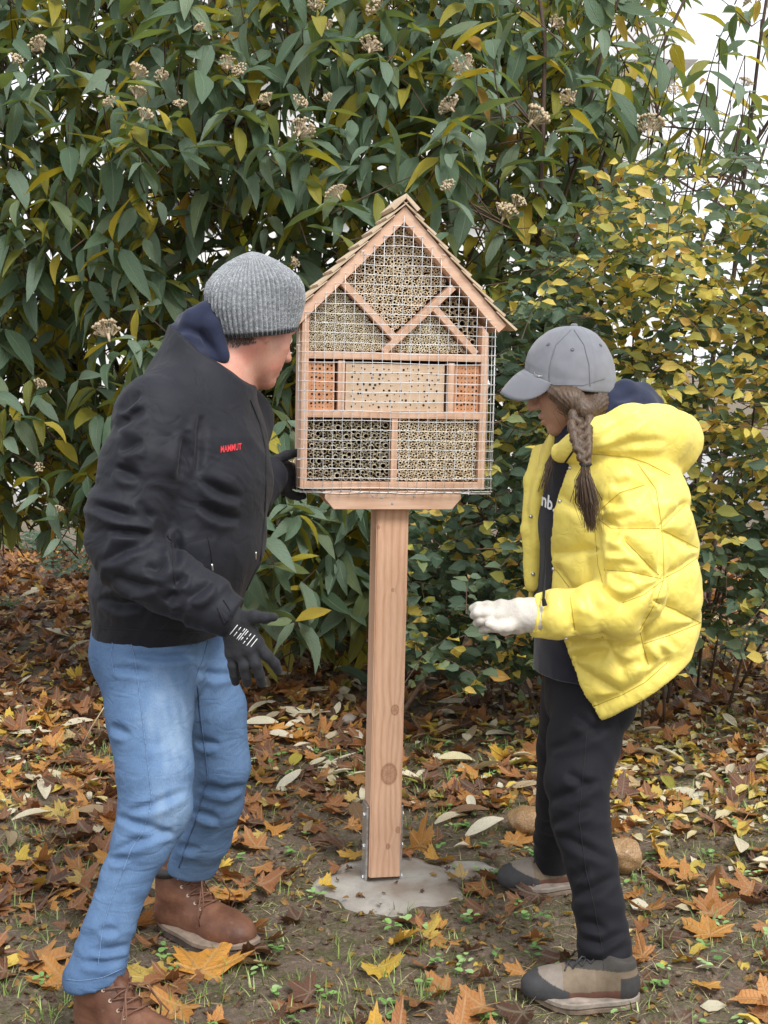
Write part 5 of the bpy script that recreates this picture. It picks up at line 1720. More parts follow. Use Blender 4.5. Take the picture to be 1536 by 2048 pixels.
CJ = [[(228, 1630), (290, 1655), (350, 1668)], [(222, 1705), (275, 1678), (345, 1662)], [(255, 1625), (305, 1612), (372, 1582)], [(215, 1720), (260, 1715)], [(180, 1900), (225, 1905), (262, 1890)], [(160, 1925), (215, 1930), (255, 1915)],
      [(195, 1860), (240, 1862)], [(250, 1308), (330, 1318), (400, 1310)], [(225, 1335), (300, 1345)], [(388, 1340), (430, 1352), (470, 1350)], [(390, 1480), (440, 1490)], [(395, 1570), (450, 1590), (495, 1570)], [(385, 1620), (440, 1640)], [(350, 1690), (400, 1700)], [(220, 1450), (260, 1470)]]
dsp = dsp + creases(P, N, CJ, 6.5, .0085)
fade = np.exp(-(((uvp[:, 0] - 350) / 50) ** 2 + ((uvp[:, 1] - 1580) / 130) ** 2)) + .8 * np.exp(-(((uvp[:, 0] - 330) / 60) ** 2 + ((uvp[:, 1] - 1420) / 90) ** 2)) + .5 * np.exp(-(((uvp[:, 0] - 475) / 40) ** 2 + ((uvp[:, 1] - 1480) / 110) ** 2)) + .35 * np.exp(-(((uvp[:, 0] - 240) / 50) ** 2 + ((uvp[:, 1] - 1780) / 100) ** 2))
fade = (.26 + .4 * noise(P * np.array((60, 60, 9)))) * np.where(farm & (uvp[:, 0] < 560), fade * .55, fade) * np.clip(toward_cam(P, N) + .4, 0, 1)
P = lap(P + N * dsp[:, None], Q, .10)
jn = skin('jeans', P, Q, M_denim, man, {'fade': fade})
bn = bvh_of(jn)
surf_line(bn, [(258, 1272), (268, 1310), (276, 1360), (283, 1420), (290, 1480), (297, 1540), (303, 1590), (300, 1620), (285, 1665), (262, 1700), (245, 1745), (222, 1800), (205, 1860), (196, 1930)], .0011, 'side_seam', M_stitch, jn)
surf_line(bn, [(220, 1270), (226, 1290), (222, 1310), (228, 1345)], .0009, 'pocket_seam', M_stitch, jn)
surf_line(bn, [(415, 1282), (405, 1320), (392, 1350)], .0013, 'fly_seam', M_stitch_d, jn)
surf_line(bn, [(394, 1370), (402, 1440), (410, 1500), (416, 1550), (402, 1600), (388, 1650), (372, 1690), (358, 1735)], .0020, 'inner_seam', M_stitch_d, jn)
surf_line(bn, [(124, 1958), (160, 1962), (205, 1955), (243, 1938)], .0009, 'hem_seam', M_stitch, jn)
# boots
hf, tf = on_ground(322, 1850), on_ground(488, 1908)
boot(hf, tf, man)
hn = on_ground(140, 2098); hn = Vector((ankN[0] - .035, ankN[1] + .045, 0)); boot(hn, hn + Vector((.24, -.19, 0)), man, .148)
# gloves
G = lambda x, y, Y, r: px(x, y, Y, r)
gl, P, Q = glove('glove', [G(415, 1208, 2.672, 30), G(440, 1222, 2.668, 33), G(466, 1244, 2.662, 30)],
    [G(512, 1286, 2.648, 14), G(498, 1298, 2.645, 15), G(482, 1305, 2.650, 15), G(466, 1306, 2.660, 14), G(490, 1245, 2.655, 18), G(468, 1270, 2.66, 18)],
    [[G(514, 1288, 2.648, 12.5), G(535, 1312, 2.640, 11.5), G(549, 1327, 2.645, 10.5), G(556, 1341, 2.655, 9)],
     [G(500, 1300, 2.645, 12.5), G(512, 1328, 2.634, 11.5), G(519, 1350, 2.640, 10.5), G(524, 1366, 2.652, 9.5)],
     [G(483, 1306, 2.650, 12.5), G(489, 1332, 2.640, 11.5), G(492, 1352, 2.646, 10.5), G(494, 1366, 2.658, 9.5)],
     [G(465, 1308, 2.660, 11.5), G(466, 1332, 2.654, 10.5), G(469, 1350, 2.658, 9.5), G(471, 1364, 2.668, 8.5)]],
    [G(486, 1238, 2.655, 16), G(508, 1234, 2.645, 13.5), G(530, 1236, 2.635, 10.5), G(548, 1234, 2.628, 9)], M_glove_b, man)
bg = bvh_of(gl)
# pale print on the back of the glove: short parallel strokes
o_ = np.array((473., 1259.)); e1 = np.array((-.62, .78)); e2 = np.array((.80, .60))
rr_ = random.Random(9)
rows_ = [(-26, [(-9, 16)]), (-22, [(-10, 15)]), (-18, [(-9, -1), (3, 14)]), (-14, [(-12, 3), (6, 16)]), (-10, [(-12, -4), (0, 15)]), (-6, [(-13, 15)]), (-2, [(-12, 0), (4, 12)]), (2, [(-10, -2), (2, 14)]), (6, [(-11, -4), (0, 4), (8, 15)]), (10, [(-12, 14)]), (14, [(-13, 14)]), (18, [(-12, 13)]), (22, [(-10, 11)])]
for v_, segs in rows_[::2] + rows_[5:6]:
    for a, b in segs:
        p = o_ + e2 * (v_ * 1.0 + 22) + e1 * a; q = o_ + e2 * (v_ * 1.0 + 22) + e1 * b
        surf_line(bg, [tuple(p), tuple(q)], .0010, 'print_stroke', M_white, gl, 3, .0003, 4)
# far hand, fingers round the back of the house
glove('glove', [G(528, 955, 3.41, 30), G(540, 950, 3.43, 26)],
    [G(572, 935, 3.46, 12), G(576, 950, 3.46, 12), G(575, 965, 3.46, 12), G(570, 978, 3.455, 11), G(548, 932, 3.44, 15), G(550, 966, 3.44, 15)],
    [[G(574, 938, 3.46, 10), G(592, 936, 3.49, 9), G(606, 938, 3.515, 8), G(616, 940, 3.515, 7.5)],
     [G(578, 952, 3.46, 10), G(594, 951, 3.49, 9), G(608, 953, 3.515, 8), G(618, 956, 3.515, 7.5)],
     [G(577, 966, 3.46, 10), G(592, 970, 3.485, 9), G(606, 973, 3.515, 8), G(614, 976, 3.515, 7.5)],
     [G(570, 980, 3.455, 10), G(583, 990, 3.46, 9), G(596, 993, 3.46, 8), G(606, 992, 3.46, 7.5)]],
    [G(545, 935, 3.435, 13), G(555, 920, 3.43, 10.5), G(572, 911, 3.43, 9.5), G(592, 906, 3.435, 8.5)], M_glove_b, man)
# ------------------------------------------------------------------ person in yellow puffer jacket and grey cap
PHW = R(24)
f_w = np.array((-math.cos(PHW), -math.sin(PHW), 0)); n_w = np.array((math.sin(PHW), -math.cos(PHW), 0))     # facing, near (left-hand) side
S_w = 0.92
HMw = head_frame((-math.cos(R(6)) * math.cos(R(21)), math.sin(R(6)) * math.cos(R(21)), -math.sin(R(21))))
HOw = px(1139, 757, 3.07)
hipN, kneeN, ankN = px(1185, 1390, 3.04), px(1162, 1640, 2.92), px(1213, 1945, 2.835)
hipF, kneeF, ankF = px(1150, 1390, 3.17), px(1118, 1590, 3.30), px(1103, 1735, 3.44)
shN, elN, wrN = px(1250, 985, 2.93), px(1262, 1200, 2.87), px(1062, 1232, 2.84)
shF, elF, wrF = px(1190, 985, 3.26), px(1260, 1150, 3.30), px(1215, 1300, 3.27)
pel, chest, neck = px(1190, 1350, 3.09), px(1200, 1030, 3.09), px(1188, 890, 3.09)
z0 = HOw[2]
F = Field(axis3(.25, .80, HOw[0] - .125, HOw[0] + .125, .0025, .012), axis3(2.65, 3.62, HOw[1] - .12, HOw[1] + .12, .0025, .012), axis3(0.04, 1.50, z0 - .15, z0 + .13, .0025, .012))
T_w = add_head(F, HOw, HMw, S_w, True)
F.cone(neck, .050, T_w(-.022, 0, -.05), .046, .03)
F.chain([(pel, .085, 1.3), (px(1200, 1200, 3.09), .08, 1.3), (chest, .085, 1.5), (px(1190, 930, 3.09), .06, 1.9), (neck, .05, 1.2)], .03, n_w)
for a, b, c in ((shN, elN, wrN), (shF, elF, wrF)): F.chain([(a, .045), (b, .034), (c, .026)], .02)
for a, b, c in ((hipN, kneeN, ankN), (hipF, kneeF, ankF)): F.chain([(a, .060), (b, .038), (c, .030)], .02)
P, Q = F.mesh(1)
woman = link('person', mesh('person', P, Q, M_skin_w, True))
tag(woman, 'person in yellow puffer jacket, black trousers and grey baseball cap facing the insect hotel', 'person')
eyes(T_w, S_w, HMw, woman)
b = MB()
for y in (-1, 1):
    b.tube([T_w(.090, .012 * y, .016), T_w(.090, .028 * y, .021), T_w(.078, .046 * y, .016)], [.003, .0036, .002], 6)
b.build('eyebrows', M_hair_w, woman, smooth=True)

# cap: crown
t = NT('grey_cap_cotton')
f_ = t.noise(600, 2); n1 = t.noise(12, 4)
t.set(base=t.ramp(n1, [(0.3, (0.165, 0.170, 0.192)), (0.7, (0.205, 0.210, 0.232))]), rough=0.75, spec=0.2, sheen=0.25); t.bump(t.math('ADD', f_, t.math('MULTIPLY', t.noise(60, 3), 1.5)), 0.18, 0.0015)
M_cap = t.m
cc_ = px(1140, 764, 3.07); cup = np.array(at(1148, 655, 3.07)) - np.array(at(1140, 764, 3.07)); cup /= np.linalg.norm(cup)
cf_ = HMw[:, 0] - cup * (HMw[:, 0] @ cup); cf_ /= np.linalg.norm(cf_); cl_ = np.cross(cup, cf_)
CRX, CRY, CRZ = 91 * mpp(3.07), 0.090, 110 * mpp(3.07)
V, Fc = [], []
NA, NR = 180, 44
def crown_pt(u, a, off=0.0):
    """u 0 at the rim .. 1 at the top"""
    e = u * math.pi / 2
    ce, se = math.cos(e) ** 0.86, math.sin(e)
    r_f = CRX * (1.0 if math.cos(a) > 0 else 1.0)
    drop = 0.010 * math.cos(a) - .004 - 0.012 * (math.cos(a) < 0) * abs(math.cos(a)) * 0
    base = -0.016 + 0.034 * max(0.0, math.cos(a)) ** 2 + 0.004 * min(0, math.cos(a))
    return cc_ + cf_ * ((r_f + off) * ce * math.cos(a)) + cl_ * ((CRY + off) * ce * math.sin(a)) + cup * (base * (1 - se) + (CRZ + off) * se)
for i in range(NR + 1):
    for k in range(NA):
        a = 2 * math.pi * k / NA; u = i / NR
        seam = sum(math.exp(-(((a - q + math.pi) % (2 * math.pi) - math.pi) / .02) ** 2) for q in [j * math.pi / 3 + math.pi / 6 * 0 for j in range(6)])
        rel = -0.0016 * seam * (u < .98) + 0.0022 * float(math.sin(5 * a + 3 * u) * math.sin(6 * u + a)) * (1 - u) - .0012 * math.exp(-((u - .10) / .012) ** 2)
        V.append(crown_pt(u, a, rel))
V = np.array(V)
V += (noise(V * 38)[:, None] * 0.0022 + noise(V * 90)[:, None] * .0007) * (V - cc_) / np.linalg.norm(V - cc_, axis=1, keepdims=True)
for i in range(NR):
    for k in range(NA): Fc.append((i * NA + k, i * NA + (k + 1) % NA, (i + 1) * NA + (k + 1) % NA, (i + 1) * NA + k))
capr = empty('baseball_cap', cc_); capr.parent = woman
_ct = np.array(cc_)
co_ = link('crown', mesh('crown', V - _ct, np.array(Fc), M_cap, True), None, capr)
sd_ = co_.modifiers.new('thick', 'SOLIDIFY'); sd_.thickness = 0.003; sd_.offset = -1
bcap = BVHTree.FromPolygons([tuple(p) for p in V], [tuple(map(int, q)) for q in Fc])
# brim: arched plate
V, Fc = [], []
NB, ND = 40, 10
tip = np.array(at(997, 792, 3.07)) - np.array(crown_pt(0, 0))
for j in range(ND + 1):
    w_ = j / ND
    for i in range(NB + 1):
        th = (i / NB - .5) * 2 * R(68)
        p = crown_pt(0.03, th, -.002)
        ln = max(0.0, math.cos(th * 1.32)) ** .62
        arch = -0.050 * math.sin(th) ** 2 * w_ * ln
        bow = 0.008 * math.sin(math.pi * w_) * ln
        p = p + (tip * .97) * (w_ * ln) + cup * (arch + bow) - cl_ * 0.006 * math.sin(th) * w_
        V.append(p - _ct)
for j in range(ND):
    for i in range(NB): Fc.append((j * (NB + 1) + i, (j + 1) * (NB + 1) + i, (j + 1) * (NB + 1) + i + 1, j * (NB + 1) + i + 1))
bo = link('brim', mesh('brim', np.array(V), np.array(Fc), M_cap, True), None, capr)
sd_ = bo.modifiers.new('thick', 'SOLIDIFY'); sd_.thickness = 0.0035; sd_.offset = 0
VB = np.array(V) + _ct
bbrim = BVHTree.FromPolygons([tuple(p) for p in VB], [tuple(map(int, q)) for q in Fc])
M_capst = simple('grey_cap_stitching', (0.13, 0.135, 0.155), .8)
for j in (2, 4, 6, 8, 9):
    b = MB(); b.tube([Vector(V[j * (NB + 1) + i]) + Vector(cup) * .0020 for i in range(2, NB - 1)], .0006, 4); b.build('brim_stitching', M_capst, capr)
b = MB(); tp = Vector(crown_pt(1, 0)) - Vector(_ct); b.tube([tp - Vector(cup) * .002, tp + Vector(cup) * .004, tp + Vector(cup) * .0055], [.008, .0075, .004], 12); b.build('top_button', M_cap, capr, smooth=True)
def cap_line(line, r, name, m): 
    o = surf_line(bcap, line, r, name, m, capr, 5, .0006)
    if o: o.data.transform(Matrix.Translation(-Vector(_ct)))
    return o
cap_line([(1148, 660), (1168, 690), (1178, 730), (1180, 772)], .0009, 'panel_seam', M_capst)
cap_line([(1142, 660), (1112, 690), (1098, 735), (1100, 775)], .0006, 'panel_seam', M_capst)
cap_line([(1068, 760), (1110, 770), (1165, 771), (1210, 757)], .0007, 'band_seam', M_capst)
for ex, ey in ((1097, 688), (1145, 699), (1201, 690)):
    p = surf(bcap, ex, ey, .0008)
    if p is not None:
        nrm = (p - Vector(_ct)).normalized(); u_ = nrm.orthogonal().normalized(); v_ = nrm.cross(u_)
        tube_ring(p - Vector(_ct), u_, v_, .0032, .0032, .0011, 14, 6).build('eyelet', M_capst, capr, smooth=True)
# small curved metal mark on the front panel
sw = [(1070.5, 742), (1071, 746), (1073.5, 749), (1078, 750), (1087, 751.5), (1078, 752.5), (1073, 752), (1070, 748.5)]
bm = bmesh.new(); vs = []
for q in sw:
    p = surf(bcap, q[0], q[1], .0022)
    if p is not None: vs.append(bm.verts.new(p - Vector(_ct)))
if len(vs) > 2:
    fc_ = bm.faces.new(vs); r_ = bmesh.ops.extrude_face_region(bm, geom=[fc_])
me = bpy.data.meshes.new('cap_mark'); bm.to_mesh(me); bm.free()
mk = link('cap_mark', me, M_silver, capr); sd_ = mk.modifiers.new('thick', 'SOLIDIFY'); sd_.thickness = .0012

# hair: under the cap, plait over the shoulder, loose end
F = Field.uni(HOw - np.array((.13, .13, .16)), HOw + np.array((.16, .13, .12)), .003)
F.ell(T_w(-.014, 0, -.004), np.array((.090, .083, .068)) * S_w, HMw, 0)
F.chain([px(1110, 785, 2.995, 16), px(1140, 800, 2.985, 24), px(1165, 822, 2.98, 26)], .02)
F.chain([px(1192, 798, 3.05, 28), px(1192, 810, 3.02, 28), px(1172, 828, 2.985, 24)], .02)
F.chain([px(1196, 802, 3.09, 32), px(1196, 825, 3.06, 28)], .02)
F.ell(T_w(.050, 0, -.055), np.array((.072, .0742, .085)) * S_w, HMw, .006, 'sub')
P, Q = F.mesh(1); N = vnormals(P, Q)
uvp = vproj(P); ang = np.arctan2(uvp[:, 1] - 838, uvp[:, 0] - 1163)
P = P + N * (0.0009 * np.sin(ang * 46 + 6 * noise(P * 20)) + .0012 * noise(P * 60))[:, None]
hair = skin('hair', P, Q, M_hair_w, woman)
pl = [(1163, 838, 2.955, 19), (1160, 860, 2.918, 18), (1163, 882, 2.895, 16), (1166, 904, 2.882, 13.5), (1170, 924, 2.876, 9)]
F = Field.uni(px(1120, 950, 2.84) - .02, px(1215, 800, 3.02) + .02, .0022)
for k in range(10):
    u = k / 9.0
    x_, y_, Y_, r_ = [np.interp(u, np.linspace(0, 1, 5), [q[i] for q in pl]) for i in range(4)]
    s_ = 1 if k % 2 else -1
    a = px(x_ + s_ * r_ * .95, y_ - 11, Y_ - .002, r_ * .50); b_ = px(x_ - s_ * r_ * .25, y_ + 12, Y_ - .012, r_ * .46)
    c_ = px(x_ + s_ * r_ * .85, y_ + 2, Y_ - .008, r_ * .56)
    F.chain([a, c_, b_], .0012)
F.chain([px(*q[:3], q[3] * .30) for q in pl], .002)
P, Q = F.mesh(1); N = vnormals(P, Q)
uvp = vproj(P)
P = P + N * (0.0005 * np.sin((uvp[:, 0] * .9 + uvp[:, 1] * .5) * 1.3))[:, None]
plait = skin('plait', P, Q, M_hair_w, hair)
b = MB(); c_ = px(1171, 928, 2.872); tube_ring(Vector(c_), Vector((1, 0, 0)), Vector((0, 1, .2)), .011, .011, .003, 18, 6).build('hair_tie', M_black, hair, smooth=True)
b = MB(); rh = np.random.default_rng(5)
for k in range(800):
    s0 = rh.normal(0, 1, 2)
    st = px(1171 + s0[0] * 3.5, 925, 2.872 + s0[1] * .003)
    spread = rh.normal(0, 1)
    end_y = rh.uniform(1000, 1066)
    e1 = px(1168 + spread * 5.5, 960, 2.860 + s0[1] * .006); e2 = px(1174 + spread * 8, 1005, 2.850 + s0[1] * .006)
    e3 = px(1182 + spread * 5 + rh.normal(0, 4), end_y, 2.850 + s0[1] * .006)
    if end_y < 1005: pts = [st, e1, px(1172 + spread * 12, end_y, 2.853)]
    else: pts = [st, e1, e2, e3]
    b.tube([Vector(p) for p in pts], [.0008, .0009, .0007, .0002][:len(pts)], 3, False)
for k in range(26):
    s0 = rh.uniform(-1, 1)
    p0 = px(1120 + 40 * rh.random(), 800 + 30 * rh.random(), 2.982)
    b.tube([Vector(p0), Vector(p0 + rh.normal(0, .008, 3)), Vector(p0 + rh.normal(0, .012, 3) + np.array((.01, -.004, -.03)))], [.0006, .0006, .0003], 3, False)
for k in range(34):      # strands inside the open collar
    u = rh.random()
    p0 = px(1112 + 10 * rh.random(), 880 + 10 * u, 3.06); p1 = px(1098 + rh.normal(0, 5), 930, 3.02); p2 = px(1088 + rh.normal(0, 6), 970 + 15 * u, 3.0)
    b.tube([Vector(p0), Vector(p1), Vector(p2)], [.0013, .0012, .0005], 3, False)
tag(b.build('loose_strands', M_hair_w, hair, smooth=True), kind='stuff')

# hoodie under the jacket
F = Field.uni((.28, 2.75, .66), (.80, 3.45, 1.47), .005)
F.chain([px(1175, 1340, 3.09, 100) + (1.25,), px(1185, 1200, 3.09, 104) + (1.35,), px(1178, 1040, 3.09, 98) + (1.4,), px(1180, 930, 3.09, 76) + (1.5,), px(1178, 885, 3.09, 58) + (1.2,)], .03, n_w)
F.cone(*px(1178, 890, 3.08, 62), *px(1165, 850, 3.08, 54), .03)
F.chain([px(1215, 850, 3.02, 30), px(1222, 812, 3.03, 28), px(1250, 785, 3.05, 22), px(1285, 786, 3.09, 18), px(1314, 806, 3.10, 11)], .02)
F.chain([px(1240, 842, 3.02, 34), px(1280, 822, 3.06, 30), px(1305, 818, 3.12, 18)], .03)
F.chain([px(1215, 850, 3.17, 30), px(1250, 805, 3.17, 24), px(1285, 798, 3.14, 18)], .02)
F.cone(T_w(-.03, 0, -.15), .046, T_w(-.01, 0, .02), .060, .01, op='sub')
P, Q = F.mesh(2); N = vnormals(P, Q)
P = P + N * (0.003 * (0.5 - np.abs(noise(P * 20))) + creases(P, N, [[(1225, 800), (1250, 800), (1275, 785)], [(1210, 835), (1245, 825), (1290, 800)]], 6, .006))[:, None]
uvp = vproj(P)
hd = skin('hoodie', P, Q, M_navy, woman)
# darker front: the shirt panel is near black
t = NT('navy_to_black_sweat'); gr = t.attr('low')
hd.data.materials.clear(); hd.data.materials.append(M_navy); hd.data.materials.append(M_dark_navy)
cen = np.array([p.center[:] for p in hd.data.polygons]); hd.data.polygons.foreach_set('material_index', (cen[:, 2] < at(1150, 880, 3.05).z).astype(np.int32))
bh = bvh_of(hd)
# jacket: quilted shell, open at the front
F = Field.uni((.27, 2.70, .54), (.86, 3.50, 1.40), .0040)
ST = [px(1235, 1500, 3.08, 92) + (1.4,), px(1230, 1420, 3.08, 116) + (1.3,), px(1226, 1310, 3.08, 141) + (1.2,), px(1228, 1200, 3.08, 155) + (1.18,), px(1223, 1100, 3.08, 149) + (1.25,), px(1212, 1000, 3.08, 138) + (1.35,), px(1205, 930, 3.08, 108) + (1.5,)]
F.chain(ST, .03, n_w)
F.chain([px(1190, 910, 3.08, 84), px(1180, 880, 3.08, 72)], .03)
inner = F.f.copy()
x, y, z = F.pts(sl)
F.f = np.maximum(F.f, -(inner + .026)).astype(np.float32)      # hollow
# front opening between the two zip edges
cx0 = px(1222, 1100, 3.08)
fl = (x - cx0[0]) * f_w[0] + (y - cx0[1]) * f_w[1]; lt = (x - cx0[0]) * n_w[0] + (y - cx0[1]) * n_w[1]
zz = np.array([at(1150, q, 3.0).z for q in (1445, 1280, 1180, 1100, 990, 870)]); nearl = np.array([.125, .062, .030, .022, .040, .060]); farl = np.array([-.20, -.12, -.085, -.062, -.062, -.05])
ln_ = np.interp(z, zz, nearl); lf_ = np.interp(z, zz, farl)
op_ = np.minimum(np.minimum(ln_ - lt, lt - lf_), fl - .02)          # positive inside the gap
F.f = smax(F.f, op_, .006).astype(np.float32)
# hem runs lower at the front
hA, hB = at(1168, 1441, 3.0), at(1325, 1338, 3.0); dd = hB - hA; nn = Vector((dd.z, 0, -dd.x)).normalized(); nn = -nn if nn.z > 0 else nn
F.plane(hA, tuple(nn), .006)
# hood on the back, collar roll
F.chain([px(1122, 905, 2.985, 17), px(1155, 893, 2.955, 24), px(1205, 878, 2.945, 38), px(1262, 866, 2.96, 52), px(1315, 872, 3.02, 58), px(1340, 880, 3.08, 58)], .022)
F.chain([px(1120, 905, 3.16, 18), px(1180, 880, 3.20, 34), px(1250, 868, 3.20, 50), px(1315, 872, 3.14, 58), px(1340, 880, 3.08, 58)], .022)
F.chain([px(1270, 905, 3.05, 45), px(1325, 905, 3.08, 50)], .03)
F.chain([px(1080, 905, 3.16, 13), px(1064, 960, 3.125, 12), px(1058, 1060, 3.10, 12), px(1064, 1170, 3.09, 12)], .012)
F.cone(px(1180, 900, 3.08), .066, px(1160, 800, 3.08), .075, .01, op='sub')
# sleeves
F.chain([px(1248, 965, 2.95, 66), px(1256, 1030, 2.92, 70), px(1260, 1110, 2.885, 72), px(1262, 1180, 2.87, 68), px(1240, 1217, 2.865, 58), px(1185, 1222, 2.855, 52), px(1120, 1228, 2.845, 46), px(1078, 1231, 2.84, 42)], .016)
F.chain([px(1195, 975, 3.25, 66), px(1262, 1150, 3.30, 60), px(1225, 1290, 3.27, 42)], .02)
P0 = px(1067, 1232, 2.84)
F.f = np.where((x < P0[0] + .05) & (y < 2.90), np.maximum(F.f, P0[0] - x + .12 * (z - P0[2])), F.f).astype(np.float32)
P, Q = F.mesh(2); N = vnormals(P, Q)
QL = [[(1100, 1107), (1151, 1104), (1192, 1097)], [(1326, 1157), (1360, 1140), (1400, 1112)], [(1208, 1140), (1262, 1143), (1322, 1157)], [(1251, 1082), (1322, 1154)], [(1326, 1161), (1287, 1190), (1245, 1206)],
      [(1312, 1204), (1351, 1218), (1402, 1246)], [(1400, 1246), (1347, 1268), (1287, 1288)], [(1276, 928), (1312, 978), (1322, 1042), (1326, 1085), (1328, 1157), (1312, 1204), (1279, 1261), (1287, 1293), (1297, 1330)],
      [(1133, 1320), (1211, 1302), (1290, 1290)], [(1204, 1272), (1225, 1310), (1244, 1336)], [(1130, 1318), (1183, 1358), (1244, 1390)], [(1160, 1424), (1244, 1390), (1290, 1365), (1335, 1325)],
      [(1160, 918), (1183, 908), (1258, 914), (1294, 926), (1340, 950)], [(1197, 1039), (1222, 1057), (1319, 1057)], [(1322, 1057), (1369, 1010)], [(1326, 1060), (1396, 1096)], [(1200, 1020), (1240, 985), (1290, 970)],
      [(1192, 1000), (1190, 1060), (1196, 1130), (1205, 1165)], [(1140, 1190), (1150, 1260)], [(1112, 1140), (1150, 1190)], [(1110, 985), (1150, 1020), (1190, 1030)], [(1085, 1195), (1082, 1262)], [(1205, 1275), (1130, 1290)]]
uvp = vproj(P); tc = toward_cam(P, N); tcw = np.clip((tc - .05) / .25, 0, 1)
dm = np.full(len(P), 1e9)
for ln in QL: dm = np.minimum(dm, line_dist(uvp, ln))
puff = .018 * (1 - np.exp(-(dm / 12) ** 1.2)) - .012
puff += .0042 * noise(P * np.array((34, 34, 34))) * np.exp(-(dm / 26) ** 2)                       # puckers by the seams
far_g = np.abs(np.sin((P[:, 2] * 30 + P[:, 0] * 18)))
puff = puff * tcw + (1 - tcw) * .008 * (far_g ** .6 - .6)
WR = [[(1172, 1175), (1185, 1205), (1197, 1232)], [(1195, 1168), (1215, 1190), (1240, 1206)], [(1215, 1150), (1245, 1170), (1275, 1172)], [(1210, 1100), (1250, 1108)], [(1205, 1125), (1250, 1126), (1290, 1135)], [(1160, 1185), (1175, 1225)],
      [(1290, 1310), (1310, 1330)], [(1240, 1330), (1275, 1320), (1290, 1330)], [(1180, 893), (1240, 850), (1300, 824)], [(1200, 900), (1260, 880), (1330, 880)], [(1215, 1080), (1240, 1065)], [(1340, 1275), (1350, 1300)], [(1320, 1290), (1328, 1315)], [(1225, 975), (1260, 960)], [(1205, 1000), (1250, 1010)], [(1230, 1040), (1270, 1030)]]
puff = puff + creases(P, N, WR, 7, .0065)
arm_ax = [px(1248, 965, 2.95), px(1262, 1190, 2.87), px(1078, 1231, 2.84)]
dA = np.full(len(P), 1e9)
for a, b_ in zip(arm_ax[:-1], arm_ax[1:]):
    ba = b_ - a; h_ = np.clip(((P - a) @ ba) / (ba @ ba), 0, 1); dA = np.minimum(dA, np.linalg.norm(P - a - h_[:, None] * ba, axis=1))
puff = puff + np.clip((.085 - dA) / .02, 0, 1) * folds(P, arm_ax, (22, 8), 3.0) * .0045 + .002 * noise(P * 45)
P = lap(P + N * puff[:, None], Q, .25)
jw = skin('puffer_jacket', P, Q, M_puffer, woman)
bw = bvh_of(jw)
M_seam_y = simple('yellow_thread', (0.42, 0.31, 0.03), .8)
for ln in QL: surf_line(bw, ln, .0008, 'quilt_seam', M_seam_y, jw, 6, .0002, 4)
surf_line(bw, [(1158, 885), (1130, 925), (1113, 990), (1100, 1060), (1097, 1110), (1104, 1180)], .0022, 'zip', M_black, jw, 6, .001)
surf_line(bw, [(1127, 1286), (1140, 1340), (1155, 1400), (1163, 1432)], .0024, 'zip', M_black, jw, 6, .001)
for sx, sy in ((1120, 1003), (1107, 1138), (1131, 1277), (1173, 1424), (1062, 1033), (1066, 1148), (1140, 936)):
    p = surf(bw, sx, sy, .0005)
    if p is not None:
        b = MB(); n_ = (Vector((0, 0, EYE)) - p).normalized(); b.tube([p, p + n_ * .003], .0042, 10); b.build('snap_button', M_silver, jw, smooth=True)
b = MB(); q0, q1, q2 = [Vector(px(*a)) for a in ((1094, 1060, 2.955), (1090, 1150, 2.93), (1087, 1198, 2.80))]
b.tube([Vector(px(1093, 1040, 2.97)), q0, q1, q2], .0028, 6); dc = b.build('drawcord', M_black, hd, smooth=True)
b = MB(); b.tube([q2, q2 + Vector((.003, 0, -.014))], [.004, .0055], 8); b.build('cord_end', M_black, hd)
lettering(bh, 'nb.', (1084, 1010), (27, 14), (2, -26), 'chest_lettering', M_white, hd, .003)

# trousers
F = Field.uni((.26, 2.68, .05), (.66, 3.60, .98), .0050)
F.chain([px(1185, 1330, 3.09, 92) + (1.25,), px(1180, 1400, 3.08, 86) + (1.25,)], .03, n_w)
F.chain([px(1188, 1370, 3.05, 72), px(1168, 1480, 3.01, 74), px(1155, 1560, 2.96, 66), px(1160, 1640, 2.925, 58), px(1180, 1720, 2.89, 53), px(1197, 1810, 2.86, 51), px(1210, 1890, 2.84, 54), px(1213, 1965, 2.83, 62)], .012)
F.chain([px(1150, 1380, 3.16, 68), px(1130, 1500, 3.24, 56), px(1118, 1600, 3.31, 46), px(1108, 1680, 3.39, 40), px(1102, 1755, 3.44, 36)], .012)
x, y, z = F.pts(sl)
F.f = np.where((y < 3.05) & (z < .4), np.maximum(F.f, -(z - at(1213, 1952, 2.835).z) - .10 * (x - at(1213, 1960, 2.835).x)), F.f).astype(np.float32)
F.f = np.where((y >= 3.05) & (z < .4), np.maximum(F.f, -(z - at(1102, 1744, 3.44).z)), F.f).astype(np.float32)
P, Q = F.mesh(2); N = vnormals(P, Q)
dsp = np.where(P[:, 1] > 3.13, folds(P, [hipF, kneeF, ankF], (15, 6), 1.0), folds(P, [hipN, kneeN, ankN], (15, 6), 6.0))
kb = np.exp(-(np.linalg.norm(P - kneeN, axis=1) / .12) ** 2) + np.exp(-((P[:, 2] - .16) / .09) ** 2)
CT = [[(1085, 1655), (1130, 1640), (1185, 1612)], [(1100, 1600), (1150, 1585), (1200, 1560)], [(1115, 1668), (1160, 1690), (1220, 1720)], [(1130, 1545), (1185, 1575)], [(1155, 1870), (1205, 1905), (1250, 1862)], [(1150, 1935), (1200, 1925), (1262, 1885)], [(1160, 1840), (1215, 1862)], [(1140, 1795), (1190, 1780), (1235, 1750)], [(1100, 1500), (1160, 1480), (1225, 1440)], [(1150, 1430), (1200, 1470)], [(1145, 1760), (1175, 1735)]]
P = lap(P + N * (dsp * (.0034 + .0042 * kb) + creases(P, N, CT, 8, .0085))[:, None], Q, .25)
tr = skin('trousers', P, Q, M_trouser, woman)
